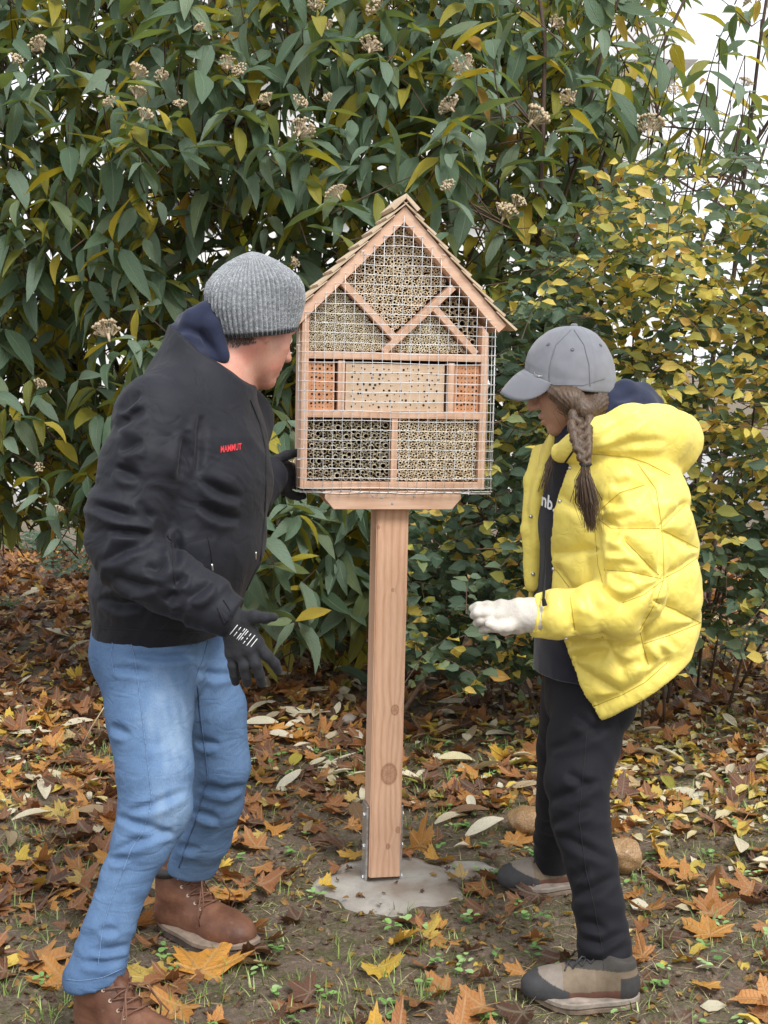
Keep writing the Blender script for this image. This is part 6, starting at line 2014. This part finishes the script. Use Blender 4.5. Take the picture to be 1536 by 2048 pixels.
bt_ = bvh_of(tr)
surf_line(bt_, [(1175, 1450), (1165, 1560), (1158, 1640), (1172, 1740), (1190, 1820), (1205, 1900), (1208, 1945)], .0010, 'side_seam', M_black, tr)
# shoes
hiking_shoe(on_ground(1279, 2008), on_ground(1060, 2004), woman)
tf_ = on_ground(1010, 1783); hiking_shoe(tf_ + Vector((.233, .035, 0)), tf_, woman)
# work gloves
gw, _, _ = glove('glove', [G(1085, 1230, 2.842, 34), G(1058, 1230, 2.838, 33), G(1040, 1232, 2.836, 29)],
    [G(1002, 1214, 2.834, 13), G(998, 1228, 2.826, 14), G(1002, 1244, 2.826, 14), G(1010, 1257, 2.832, 12), G(1038, 1222, 2.836, 24), G(1036, 1246, 2.836, 20)],
    [[G(1000, 1214, 2.834, 10.5), G(976, 1212, 2.832, 10.5), G(956, 1213, 2.834, 9.5), G(945, 1217, 2.84, 8)],
     [G(997, 1229, 2.826, 10.5), G(972, 1225, 2.818, 10.5), G(955, 1226, 2.820, 9.8), G(947, 1231, 2.83, 8)],
     [G(1000, 1245, 2.826, 10.5), G(978, 1240, 2.818, 10.5), G(961, 1241, 2.822, 9.8), G(953, 1246, 2.832, 8)],
     [G(1009, 1258, 2.832, 9.5), G(990, 1255, 2.826, 9.8), G(973, 1256, 2.83, 9), G(964, 1260, 2.838, 7.5)]],
    [G(1034, 1244, 2.825, 15), G(1014, 1254, 2.805, 11.5), G(994, 1254, 2.795, 10), G(977, 1248, 2.79, 8)], M_glove_w, woman)
glove('glove', [G(1225, 1290, 3.27, 34), G(1216, 1310, 3.27, 30)],
    [G(1200, 1345, 3.25, 13), G(1206, 1350, 3.27, 13), G(1212, 1350, 3.29, 13), G(1222, 1345, 3.30, 12), G(1214, 1320, 3.27, 20)],
    [[G(1200, 1347, 3.25, 11), G(1196, 1370, 3.25, 10), G(1200, 1390, 3.25, 9)], [G(1206, 1352, 3.27, 11), G(1204, 1378, 3.27, 10), G(1208, 1398, 3.27, 9)],
     [G(1212, 1352, 3.29, 11), G(1212, 1376, 3.29, 10), G(1216, 1395, 3.29, 9)], [G(1222, 1347, 3.30, 10), G(1223, 1368, 3.30, 9), G(1226, 1384, 3.30, 8)]],
    [G(1205, 1318, 3.26, 14), G(1192, 1335, 3.24, 11), G(1186, 1355, 3.23, 9)], M_glove_w, woman)
# ------------------------------------------------------------------ footing, stones, fallen leaves, weeds
t = NT('rough_concrete')
c = t.ramp(t.noise(18, 6, 0.65), [(0.3, (0.29, 0.265, 0.235)), (0.55, (0.40, 0.375, 0.335)), (0.75, (0.50, 0.475, 0.43))])
c = t.mix(t.ramp(t.noise(9, 5), [(0.44, 0.0), (0.62, 0.8)]), c, (0.20, 0.15, 0.11))
t.set(base=c, rough=0.9); t.bump(t.noise(90, 6, 0.7), 0.6, 0.006)
M_conc = t.m
def lump(name, c, rx, ry, h, m, seed, parent=None, rough=0.12, n=40, rings=9, round_=0.35):
    v, f = [], []
    r_ = np.random.default_rng(seed)
    for i in range(rings + 1):
        u = i / rings
        for k in range(n):
            a = 2 * math.pi * k / n
            e = 1 + rough * noise1(math.cos(a) * 2.1 + seed, math.sin(a) * 2.1, 0.3) * 2 + 0.25 * rough * noise1(math.cos(a) * 9 + seed, math.sin(a) * 9, 0.3)
            q = u ** 0.7
            x, y = rx * e * q * math.cos(a), ry * e * q * math.sin(a)
            z = h * max(0, 1 - q ** (2 / round_)) if i < rings else -0.03
            z += 0.004 * noise1(x * 25 + seed, y * 25, 0) * (i < rings)
            v.append((x, y, z))
    for i in range(rings):
        for k in range(n):
            f.append((i * n + k, (i + 1) * n + k, (i + 1) * n + (k + 1) % n, i * n + (k + 1) % n))
    f.append(tuple(range(n))[::-1])
    o = link(name, mesh(name, v, f, m, True), None, parent); o.location = c
    return o
pc = on_ground(783, 1770)
foot = lump('concrete_footing', (pc.x, pc.y - 0.005, 0.002), 0.200, 0.185, 0.014, M_conc, 3, rough=0.22)
tag(foot, 'round grey concrete footing set in the soil under the post', 'footing')
p2 = on_ground(938, 1742)
chunk = lump('concrete_chunk', (p2.x, p2.y, 0.0), 0.075, 0.070, 0.012, M_conc, 8, rough=0.3, n=24, rings=6)
tag(chunk, 'small broken concrete chunk beside the round footing', 'concrete')

t = NT('brown_field_stone')
c = t.ramp(t.noise(14, 5, 0.6), [(0.3, (0.15, 0.085, 0.042)), (0.5, (0.30, 0.180, 0.085)), (0.72, (0.46, 0.32, 0.175))])
t.set(base=c, rough=t.ramp(t.noise(20, 3), [(0.4, 0.3), (0.7, 0.6)]), spec=0.45); t.bump(t.noise(30, 3), 0.03, 0.004)
M_stone = t.m
M_stone2 = simple('grey_field_stone', (0.34, 0.29, 0.25), 0.6, var=0.3, bump=0.3)
def stone(px, py, wpx, hpx, rot, seed, label, m=M_stone, depth=0.9):
    g = on_ground(px, py); s_ = mpp(g.y)
    bm = bmesh.new(); bmesh.ops.create_icosphere(bm, subdivisions=4, radius=1)
    P = np.array([v.co[:] for v in bm.verts]); n = fbm(P * 0.9 + seed * 3.1, 3)
    for v, k in zip(bm.verts, n): v.co *= 1 + 0.28 * k
    me = bpy.data.meshes.new('field_stone'); bm.to_mesh(me); bm.free()
    me.polygons.foreach_set('use_smooth', np.ones(len(me.polygons), bool))
    o = link('field_stone', me, m); a, b_ = wpx / 2 * s_, hpx / 2 * s_
    o.scale = (a, a * depth, b_); o.rotation_euler = (0, rot, 0.3 * seed)
    o.location = (g.x, g.y, b_ * 0.86)
    return tag(o, label, 'stone')
stone(1062, 1672, 98, 66, 0.12, 1, 'brown field stone on the soil just behind the far hiking shoe')
stone(1244, 1738, 92, 72, 0.5, 2, 'rounded brown field stone right behind the leg in black trousers')
stone(700, 1452, 34, 26, 0.1, 3, 'small grey pebble lying left of the post among pale leaves', M_stone2)

def maple_shape(seed):
    r_ = random.Random(seed)
    lobes = [(0, 1.0), (52, 0.86), (-52, 0.86), (108, 0.55), (-108, 0.55)]
    pts = []
    for a, L in sorted(lobes):
        L *= r_.uniform(0.88, 1.1)
        for da, k in ((-19, 0.60), (-12, 0.80), (-6, 0.78), (0, 1.0), (6, 0.78), (12, 0.82), (19, 0.60)):
            pts.append((a + da * (1.0 if abs(a) < 90 else 0.8) + r_.uniform(-1, 1), L * k * r_.uniform(.95, 1.05)))
        pts.append((a + 26, (0.50 if abs(a) < 90 else 0.36) * r_.uniform(.85, 1.1)))
    pts.append((180, 0.10))
    pts = sorted(pts)
    n = len(pts)
    c1, c2, ph, fold = r_.uniform(0.08, 0.38) * (2.2 if seed % 3 == 0 else 1), r_.uniform(-.25, .4), r_.uniform(0, 6.28), r_.uniform(0, .5)
    def zz(x, y):
        r2 = x * x + y * y; a = math.atan2(y, x)
        return c1 * r2 * math.cos(2 * a + ph) + c2 * r2 * 0.6 + 0.10 * math.sin(5 * a + ph) * r2 + 0.06 * math.sin(11 * a + 2 * ph) * r2 + fold * abs(y) * 0.4
    V = [(0, 0, 0.0)]; U = [0.0]; W = [0.0]
    for k_ in (0.52, 1.0):
        for a, L in pts:
            x, y = L * k_ * math.cos(R(a)), L * k_ * math.sin(R(a))
            V.append((x * 0.56, y * 0.56, zz(x, y) * 0.56)); U.append(L * k_)
            W.append(min(abs(((a + 26) % 52) - 26), 26) / 26.0 * L * k_)
    F = []
    for i in range(n):
        j = (i + 1) % n
        F.append((0, 1 + i, 1 + j)); F.append((1 + i, 1 + n + i, 1 + n + j)); F.append((1 + i, 1 + n + j, 1 + j))
    # stalk
    b = len(V)
    V += [(0, 0.008, 0.004), (0, -0.008, 0.004), (-0.42, 0.005, 0.03 + 0.05 * c2), (-0.42, -0.005, 0.03 + 0.05 * c2)]; U += [0] * 4; W += [0] * 4
    F += [(b, b + 2, b + 3), (b, b + 3, b + 1)]
    return np.array(V, np.float32), np.array(F), np.array(U, np.float32), np.array(W, np.float32)
def dry_long(seed):
    """long dry leaf, rolled a little along its length"""
    r_ = random.Random(seed); V, F, U, Wc = [], [], [], []
    roll = r_.uniform(0.1, 0.9); arch = r_.uniform(-.06, .09); tw = r_.uniform(-.6, .6)
    rows = 5
    for i in range(rows + 1):
        u = i / rows; w = 0.19 * (math.sin(math.pi * (0.03 + 0.94 * u)) ** 0.75)
        for s in (-1, 0, 1):
            yy, zz = s * w * math.cos(roll * .7), abs(s) * w * math.sin(roll * .7); a = tw * (u - .5)
            V.append((u - .5, yy * math.cos(a) - zz * math.sin(a), arch * 4 * u * (1 - u) * .5 + yy * math.sin(a) + zz * math.cos(a))); U.append(u); Wc.append(float(s))
    for i in range(rows):
        b = i * 3
        for q in ((b, b + 3, b + 4), (b, b + 4, b + 1), (b + 1, b + 4, b + 5), (b + 1, b + 5, b + 2)): F.append(q)
    return np.array(V, np.float32), np.array(F), np.array(U, np.float32), np.array(Wc, np.float32)
def dry_oval(seed):
    v, f, u, w = leaf_shape('oval', seed, 3)
    v[:, 0] -= .5
    f = np.concatenate([f[:, [0, 1, 2]], f[:, [0, 2, 3]]])
    return v, f, u, w
MAP = [(0.0, (0.075, 0.036, 0.022)), (0.2, (0.155, 0.068, 0.038)), (0.45, (0.33, 0.135, 0.050)), (0.65, (0.48, 0.215, 0.065)), (0.8, (0.62, 0.29, 0.05)), (0.9, (0.66, 0.46, 0.06)), (1.0, (0.52, 0.37, 0.20))]
LNG = [(0.0, (0.20, 0.10, 0.05)), (0.2, (0.38, 0.27, 0.15)), (0.45, (0.70, 0.61, 0.43)), (0.75, (0.84, 0.78, 0.62)), (0.88, (0.55, 0.46, 0.08)), (1.0, (0.30, 0.32, 0.06))]
OVL = [(0.0, (0.24, 0.11, 0.05)), (0.25, (0.62, 0.44, 0.07)), (0.55, (0.70, 0.55, 0.12)), (0.75, (0.76, 0.67, 0.46)), (1.0, (0.80, 0.76, 0.62))]
def litter_mats(n, st):
    return (leaf_mat(n + '_mass', st, 'attr', trans=(1.0, .85, .6), tw=0.18, rough=0.5, vein=0.35, spec=0.45), leaf_mat(n, st, 'obj', trans=(1.0, .85, .6), tw=0.18, rough=0.42, vein=0.4, spec=0.5))
class Litter(Leaves):
    def __init__(s, shapes, mats): s.shapes = shapes; s.m_attr, s.m_obj = mats; s.items = []
mats_m, mats_l, mats_o = litter_mats('fallen_maple_leaf', MAP), litter_mats('fallen_long_leaf', LNG), litter_mats('fallen_oval_leaf', OVL)
MA = Litter([maple_shape(k) for k in range(14)], mats_m)
LO = Litter([dry_long(k) for k in range(8)], mats_l)
OV = Litter([dry_oval(k) for k in range(6)], mats_o)
rl = np.random.default_rng(44)
def lay(L, x, y, size, tint, tilt=0.22, lift=0.006):
    z = soil_h(x, y) + lift
    d2 = ((x - pc.x) / .19) ** 2 + ((y - pc.y) / .178) ** 2
    if d2 < 1:
        if rl.random() < .8: return
        z = 0.017 + lift
    a = rl.uniform(0, 6.283)
    up = np.array((rl.normal(0, tilt), rl.normal(0, tilt), 1.0))
    d = np.array((math.cos(a), math.sin(a), 0.0)); d -= up * d.dot(up) / up.dot(up)
    L.add((x, y, z), d, up, size, tint)
def scatter(n, y0, y1, fn):
    ys = np.sqrt(rl.random(n) * (y1 ** 2 - y0 ** 2) + y0 ** 2)
    for y in ys:
        x = rl.uniform(-1, 1) * (0.42 * y + 0.15)
        fn(x, y)
def clump(x, y, s=1.7, o=0.0): return noise1(x * s + o, y * s, o)
def put_maple(x, y):
    d = 0.15 if y < 3.25 else (0.20 if y < 3.85 else 0.85)
    if x < -0.35 and y > 3.3: d = max(d, 0.62)
    if x < -0.6 and y > 2.9: d = max(d, 0.5)
    if y > 3.9 and x > -0.2: d *= 0.62
    d *= 1 + 1.1 * clump(x, y, 1.9)
    if 0.1 > abs(x - 0.02) and 3.3 < y < 3.6: d = 0
    if rl.random() > d: return
    r1 = rl.random()
    tint = rl.uniform(0.05, 0.45) if r1 < 0.5 else (rl.uniform(0.4, 0.76) if r1 < 0.88 else (rl.uniform(0.72, 0.86) if r1 < .95 else rl.uniform(.86, 1.0)))
    lay(MA, x, y, rl.uniform(0.055, 0.135) * (1.25 if y > 3.9 else 1.2), tint, 0.28, rl.uniform(0.004, 0.02))
scatter(13300, 2.35, 9.5, put_maple)
def put_long(x, y):
    d = math.exp(-((y - 4.65) / 0.75) ** 2) * (0.75 if -0.75 < x < 1.0 else 0.3) + 0.004
    if x < -0.7: d = max(d, 0.28 * (y > 3.7))
    if rl.random() > d * (1 + 0.9 * clump(x, y, 2.3, 4)): return
    r1 = rl.random()
    tint = rl.uniform(0.4, 0.8) if r1 < 0.62 else (rl.uniform(0, .35) if r1 < 0.85 else rl.uniform(.82, 1))
    lay(LO, x, y, rl.uniform(0.075, 0.145), tint, 0.25, rl.uniform(0.006, 0.03))
scatter(3200, 2.6, 8.0, put_long)
def put_oval(x, y):
    d = 0.012
    if x > 0.35: d = 0.10 + 0.9 * min(1, max(0, (y - 3.3) / 0.9)) * min(1, (x - 0.2) / 0.45)
    elif y > 4.0: d = 0.2
    if rl.random() > d * (1 + 0.7 * clump(x, y, 2.9, 7)): return
    lay(OV, x, y, rl.uniform(0.030, 0.064), rl.uniform(0.3, 1.0) if rl.random() < .85 else rl.uniform(0, .25), 0.35, rl.uniform(0.004, 0.02))
scatter(12500, 2.5, 7.5, put_oval)
def put_bits(x, y):
    if rl.random() > 0.75 * (1 + clump(x, y, 2.2, 2)): return
    lay(MA if rl.random() < .5 else OV, x, y, rl.uniform(0.014, 0.034), rl.uniform(0.0, 0.12) if rl.random() < .93 else rl.uniform(0, .6), 0.5, 0.003)
scatter(15000, 2.35, 6.0, put_bits)
# leaves one can point at
NOTED = [
    (MA, 400, 1952, 0.178, 0.80, 'large orange maple leaf flat on the soil in front of the near boot', 1.2, 0.01),
    (MA, 305, 1972, 0.135, 0.93, 'yellow maple leaf against the near boot, left of the large orange one', 2.4, 0.015),
    (MA, 362, 2022, 0.115, 0.72, 'brownish orange maple leaf partly under the large orange leaf at bottom left', 4.0, 0.008),
    (MA, 716, 1578, 0.14, 0.60, 'large curled brown leaf on bare soil just left of the post', 0.3, 0.03),
    (MA, 955, 1612, 0.12, 0.68, 'light brown leaf right of the post in front of the field stone', 2.9, 0.012),
    (MA, 868, 1734, 0.075, 0.82, 'small yellow-brown leaf lying on the concrete footing right of the post', 0.8, 0.006),
    (MA, 712, 1728, 0.07, 0.84, 'small yellow leaf on the concrete footing left of the post', 2.2, 0.006),
    (MA, 678, 1752, 0.05, 0.45, 'small brown leaf at the left rim of the concrete footing', 4.2, 0.01),
    (MA, 757, 1942, 0.085, 0.88, 'yellow three-pointed leaf on the soil below the concrete footing', 5.0, 0.008),
    (MA, 598, 2030, 0.09, 0.38, 'dark red-brown curled leaf at the bottom edge below the footing', 1.8, 0.012),
    (MA, 970, 1782, 0.085, 0.55, 'brown leaf between the concrete chunk and the near hiking shoe', 3.6, 0.008),
    (MA, 60, 1935, 0.12, 0.66, 'tan maple leaf on the soil left of the near boot', 0.2, 0.01),
    (MA, 1420, 1878, 0.105, 0.74, 'orange-brown maple leaf on the soil right of the near hiking shoe', 1.4, 0.01),
    (MA, 880, 1860, 0.06, 0.78, 'small orange leaf below the right rim of the footing', 2.7, 0.008),
    (MA, 893, 1985, 0.09, 0.62, 'brown maple leaf left of the near hiking shoe toe', 3.3, 0.008),
    (MA, 150, 1770, 0.10, 0.40, 'red-brown leaf on the soil left of the jeans leg', 5.4, 0.012),
    (LO, 620, 1398, 0.13, 0.70, 'cream long leaf lying behind the gloved hand, left of the post', 0.3, 0.02),
    (LO, 532, 1390, 0.105, 0.78, 'cream leaf standing on edge just below the gloved fingers', 1.5, 0.05),
    (LO, 630, 1437, 0.12, 0.74, 'pale long leaf lying flat left of the small grey pebble', 0.05, 0.015),
    (LO, 892, 1607, 0.085, 0.90, 'yellow-green long leaf on the soil right of the post', 2.7, 0.01),
    (LO, 60, 1478, 0.15, 0.76, 'pale long leaf at the left edge among brown maple leaves', 2.9, 0.015),
]
def noted(L, px, py, size, tint, label, ang, lift):
    g = on_ground(px, py); k = rl.integers(len(L.shapes))
    v, f, u, w = L.shapes[k]
    nm = 'maple_leaf' if L is MA else 'long_leaf'
    o = link(nm, mesh(nm, v, f, L.m_obj, True, {'along': u, 'across': w}))
    z = soil_h(g.x, g.y) + lift
    d2 = ((g.x - pc.x) / .19) ** 2 + ((g.y - pc.y) / .178) ** 2
    if d2 < 1: z = 0.017 + lift
    o.location = (g.x, g.y, z); o.rotation_euler = (rl.normal(0, .1) + (0.9 if lift == 0.05 else 0), rl.normal(0, .1), ang); o.scale = (size * (1.6 if L is MA else 1.15),) * 3; o.color = (tint,) * 3 + (1,)
    return tag(o, label, 'leaf')
for a in NOTED: noted(*a)
# the upright one by the post
v, f, u, w = maple_shape(77)
o = link('maple_leaf', mesh('maple_leaf', v, f, mats_m[1], True, {'along': u, 'across': w}))
o.color = (0.72,) * 3 + (1,)
g = on_ground(836, 1716); o.location = (g.x + 0.004, g.y, 0.035); o.scale = (0.17,) * 3; o.rotation_euler = (R(-62), R(-75), R(15))
tag(o, 'brown-orange maple leaf standing upright against the foot of the post', 'leaf')

MARKS = [('the near boot', 200, 2030), ('the far boot', 400, 1865), ('the concrete footing', 783, 1775), ('the post', 775, 1540), ('the near hiking shoe', 1170, 1985), ('the far hiking shoe', 1070, 1765), ('the jeans knee', 310, 1610),
         ('the trouser knee', 1165, 1640), ('the dark gloved hand', 500, 1300), ('the yellow jacket hem', 1250, 1390), ('the two field stones', 1150, 1690)]
COLS = {'maple': [(0.22, 'dark brown maple'), (0.5, 'red-brown maple'), (0.76, 'orange-brown maple'), (0.87, 'orange maple'), (2, 'yellow to tan maple')], 'long': [(0.36, 'brown long'), (0.82, 'cream long'), (2, 'yellow-green long')], 'oval': [(0.6, 'yellow oval'), (2, 'cream oval')]}
def top_for(kind, grp):
    def f(o, tint, p):
        c_ = next(n for lim, n in COLS[kind] if tint < lim)
        x_, y_ = proj(p); sz = o.scale[0]
        nm, mx, my = min(MARKS, key=lambda m: math.hypot(m[1] - x_, m[2] - y_))
        dx, dy = x_ - mx, y_ - my; D = math.hypot(dx, dy)
        side = ('right of' if dx > 0 else 'left of') if abs(dx) > 2.2 * abs(dy) else ('below' if dy > 0 else 'behind') if abs(dy) > 2.2 * abs(dx) else (('below and right of' if dx > 0 else 'below and left of') if dy > 0 else ('behind and right of' if dx > 0 else 'behind and left of'))
        far_ = 'close ' if D < 110 else ('well ' if D > 260 else '')
        size_ = 'large ' if sz > (.105 if kind != 'oval' else .05) else ('small ' if sz < (.08 if kind != 'oval' else .04) else '')
        lab = (size_ + c_ + ' leaf lying ' + far_ + side + ' ' + nm)
        tag(o, lab, 'leaf', grp)
    return f
def score_litter(it):
    p, M, size, tint, k = it
    px, py = proj(p)
    if not (12 < px < 1524 and 1150 < py < 2036) or size < 0.035: return -1
    if 170 < px < 500 and py < 1700 and (py - 1265) < 900 - abs(px - 330) * 1.2: return -1
    if 730 < px < 820 or (1060 < px < 1290 and py < 2020): return -1
    return size / p[1] ** 2
MA.build(None, 'maple_leaf', 'maple_leaf_litter', 150, score_litter, top_for('maple', 'fallen maple leaves on the soil'))
LO.build(None, 'long_leaf', 'long_leaf_litter', 70, score_litter, top_for('long', 'fallen long leaves on the soil'))
OV.build(None, 'oval_leaf', 'oval_leaf_litter', 60, lambda it: score_litter(it) if it[0][0] > .35 else -1, top_for('oval', 'fallen oval leaves on the soil'))
for nm, lb in (('maple_leaf_litter', 'brown and orange maple leaf litter covering the soil'), ('long_leaf_litter', 'pale long leaf litter under the evergreen shrub'), ('oval_leaf_litter', 'small yellow leaf litter under the autumn shrub')):
    tag(bpy.data.objects[nm], lb, 'leaf litter', None, 'stuff')

# grass, seedlings, straw
t = NT('grass_blade'); t.set(base=t.ramp(t.attr('tint'), [(0, (0.10, 0.15, 0.03)), (0.6, (0.22, 0.32, 0.07)), (0.8, (0.32, 0.40, 0.13)), (1, (0.48, 0.40, 0.22))]), rough=0.5)
M_grass = t.m
V, F, T = [], [], []
def blade(x, y, z, h, lean, a, w, tint):
    b = len(V); dx, dy = math.cos(a) * lean, math.sin(a) * lean; px_, py_ = -math.sin(a) * w, math.cos(a) * w
    V.extend([(x - px_, y - py_, z), (x + px_, y + py_, z), (x - px_ * .7 + dx * .4, y - py_ * .7 + dy * .4, z + h * .6), (x + px_ * .7 + dx * .4, y + py_ * .7 + dy * .4, z + h * .6), (x + dx, y + dy, z + h)])
    F.extend([(b, b + 1, b + 3), (b, b + 3, b + 2), (b + 2, b + 3, b + 4)]); T.extend([tint] * 5)
for k in range(1900):
    y = math.sqrt(rl.random() * (5.2 ** 2 - 2.35 ** 2) + 2.35 ** 2); x = rl.uniform(-1, 1) * (0.3 * y + .1)
    if rl.random() > 0.34 + 1.0 * clump(x, y, 1.5, 11) + (0.25 if y < 2.9 else 0): continue
    if ((x - pc.x) / .2) ** 2 + ((y - pc.y) / .19) ** 2 < 1: continue
    z = soil_h(x, y) - .003
    for j in range(rl.integers(3, 11)):
        blade(x + rl.normal(0, .013), y + rl.normal(0, .013), z, rl.uniform(.012, .05), rl.uniform(.005, .045), rl.uniform(0, 6.28), rl.uniform(.0009, .0019), rl.random() * .85)
for k in range(11000):      # dry straw and moss threads lying flat
    y = math.sqrt(rl.random() * (4.6 ** 2 - 2.35 ** 2) + 2.35 ** 2); x = rl.uniform(-1, 1) * (0.3 * y + .1)
    if rl.random() > 0.55 + clump(x, y, 1.8, 3): continue
    if ((x - pc.x) / .2) ** 2 + ((y - pc.y) / .19) ** 2 < 1 and rl.random() < .9: continue
    z = soil_h(x, y)
    blade(x, y, z + .001, rl.uniform(.001, .014), rl.uniform(.015, .06), rl.uniform(0, 6.28), rl.uniform(.0007, .0013), rl.choice([0.0, 0.1, 0.9, 0.95, 1.0]))
o = link('grass', mesh('grass', np.array(V), np.array(F), M_grass, False, {'tint': np.array(T)}))
tag(o, 'sparse short grass and moss between the fallen leaves', 'grass', None, 'stuff')
# crumbs of soil
V, F = [], []
oc = np.array([(1, 0, 0), (0, 1, 0), (-1, 0, 0), (0, -1, 0), (0, 0, 1)], float); of = [(0, 1, 4), (1, 2, 4), (2, 3, 4), (3, 0, 4)]
n_c = 9000
yc = np.sqrt(rl.random(n_c) * (5.0 ** 2 - 2.3 ** 2) + 2.3 ** 2); xc = rl.uniform(-1, 1, n_c) * (0.3 * yc + .1); zc = soil_z(xc, yc)
for x, y, z in zip(xc, yc, zc):
    s_ = .0025 + .008 * rl.random() ** 3; b = len(V)
    V.extend((oc * (1 + rl.normal(0, .3, (5, 1))) * s_ + (x, y, z - .2 * s_)).tolist()); F.extend([tuple(i + b for i in q) for q in of])
o = link('soil_crumbs', mesh('soil_crumbs', np.array(V), np.array(F), simple('soil_crumb', (0.15, 0.108, 0.078), .9, var=.4, scale=40), True))
tag(o, 'loose crumbs of brown soil all over the ground', 'soil', None, 'stuff')
# seedlings: little round leaves on short stalks
t = NT('seedling_leaf'); t.set(base=t.ramp(t.attr('tint'), [(0, (0.09, 0.19, 0.05)), (0.6, (0.20, 0.36, 0.10)), (1, (0.32, 0.44, 0.20))]), rough=0.5)
V, F, T = [], [], []
for k in range(620):
    y = math.sqrt(rl.random() * (5.0 ** 2 - 2.35 ** 2) + 2.35 ** 2); x = rl.uniform(-1, 1) * (0.3 * y + .1)
    if rl.random() > 0.35 + 1.0 * clump(x, y, 1.6, 21): continue
    if ((x - pc.x) / .2) ** 2 + ((y - pc.y) / .19) ** 2 < 1: continue
    z = soil_h(x, y); tint = rl.random()
    for j in range(rl.integers(3, 8)):
        a = rl.uniform(0, 6.28); d = rl.uniform(.004, .022); s_ = rl.uniform(.004, .0095)
        cx_, cy_, cz_ = x + d * math.cos(a), y + d * math.sin(a), z + rl.uniform(.008, .025)
        b = len(V); n_ = 7; tl = rl.uniform(-.5, .5)
        V.append((cx_, cy_, cz_))
        for q in range(n_):
            e = 2 * math.pi * q / n_
            V.append((cx_ + s_ * 1.25 * math.cos(e) * math.cos(a) - s_ * math.sin(e) * math.sin(a), cy_ + s_ * 1.25 * math.cos(e) * math.sin(a) + s_ * math.sin(e) * math.cos(a), cz_ + tl * s_ * math.cos(e) + .3 * s_ * math.sin(e) ** 2))
        F.extend([(b, b + 1 + q, b + 1 + (q + 1) % n_) for q in range(n_)]); T.extend([min(1, max(0, tint + rl.normal(0, .15)))] * (n_ + 1))
o = link('seedlings', mesh('seedlings', np.array(V), np.array(F), t.m, False, {'tint': np.array(T)}))
tag(o, 'tiny round-leaved green seedlings dotted over the soil', 'weeds', None, 'stuff')

# sticks and bark
def stick(pts, r, label, m=M_twig):
    b = MB(); b.tube(pts, [r * (1 - .5 * i / (len(pts) - 1)) for i in range(len(pts))], 6); o = b.build('stick', m, None, smooth=True)
    return tag(o, label, 'stick')
g = on_ground(806, 1424); g2 = at(853, 1350, g.y + .1)
stick([g, (g + g2) / 2 + Vector((.004, 0, .006)), g2], 0.012, 'short brown stick leaning up from the soil right of the post', simple('bark_strip', (0.24, 0.15, 0.09), .8, var=.35))
g = on_ground(158, 1505); g2 = at(214, 1405, g.y - .05)
stick([g, (g + g2) / 2 + Vector((-.006, 0, .0)), g2], 0.003, 'thin pale straw stalk standing behind the jeans leg', simple('straw_stalk', (0.55, 0.43, 0.27), .7))
g = on_ground(560, 1325); g2 = on_ground(505, 1262)
stick([g + Vector((0, 0, .02)), (g + g2) / 2 + Vector((0, 0, .04)), g2 + Vector((0, 0, .05))], 0.005, 'thin brown twig on the leaves behind the gloved hand')
# ivy at the left edge and seedling shrubs at the right
def small_plant(name, label, cat, spots, size, tints, n, spread, hgt):
    g0 = on_ground(*spots[0]); root = empty(name, g0); tag(root, label, cat)
    L = Leaves('oval', 5, M_yel_a, M_yel_o, rows=3); b = MB()
    for (px, py) in spots:
        g = on_ground(px, py) - g0
        for j in range(n):
            a = rl.uniform(0, 6.28); d = spread * math.sqrt(rl.random()); h = rl.uniform(.3, 1) * hgt
            p = np.array((g.x + d * math.cos(a), g.y + d * math.sin(a), h))
            b.tube([Vector((g.x + .3 * d * math.cos(a), g.y + .3 * d * math.sin(a), 0)), Vector(p)], [.002, .0012], 4, False)
            for q in range(3):
                L.add(p + rl.normal(0, .01, 3), np.array((math.cos(a + q * 2.1), math.sin(a + q * 2.1), -.1)), (0, -.4, 1), size * rl.uniform(.7, 1.2), rl.uniform(*tints))
    tag(b.build('stems', M_twig, root), kind='stuff')
    sc_ = lambda it: 1.0 / (it[0] + np.array(g0))[1] if 5 < proj(it[0] + np.array(g0))[0] < 1531 else -1
    L.build(root, 'leaf', 'foliage', 40, sc_)
small_plant('ivy', 'dark green ivy patch on the ground at the left edge', 'ivy', [(60, 1105), (130, 1130), (100, 1085), (150, 1160)], 0.06, (0, .3), 22, .16, .14)
small_plant('shrub_seedling', 'low dark green seedling shrub in the litter behind the yellow jacket', 'seedling', [(1478, 1318), (1440, 1335)], 0.055, (0.05, .4), 8, .09, .16)
small_plant('shrub_seedling', 'tiny green seedling right of the jacket hem', 'seedling', [(1355, 1372)], 0.045, (0.1, .4), 6, .05, .09)
small_plant('shrub_seedling', 'green seedling plant at the left edge above the pale leaves', 'seedling', [(8, 1225)], 0.055, (0.3, .5), 6, .06, .1)
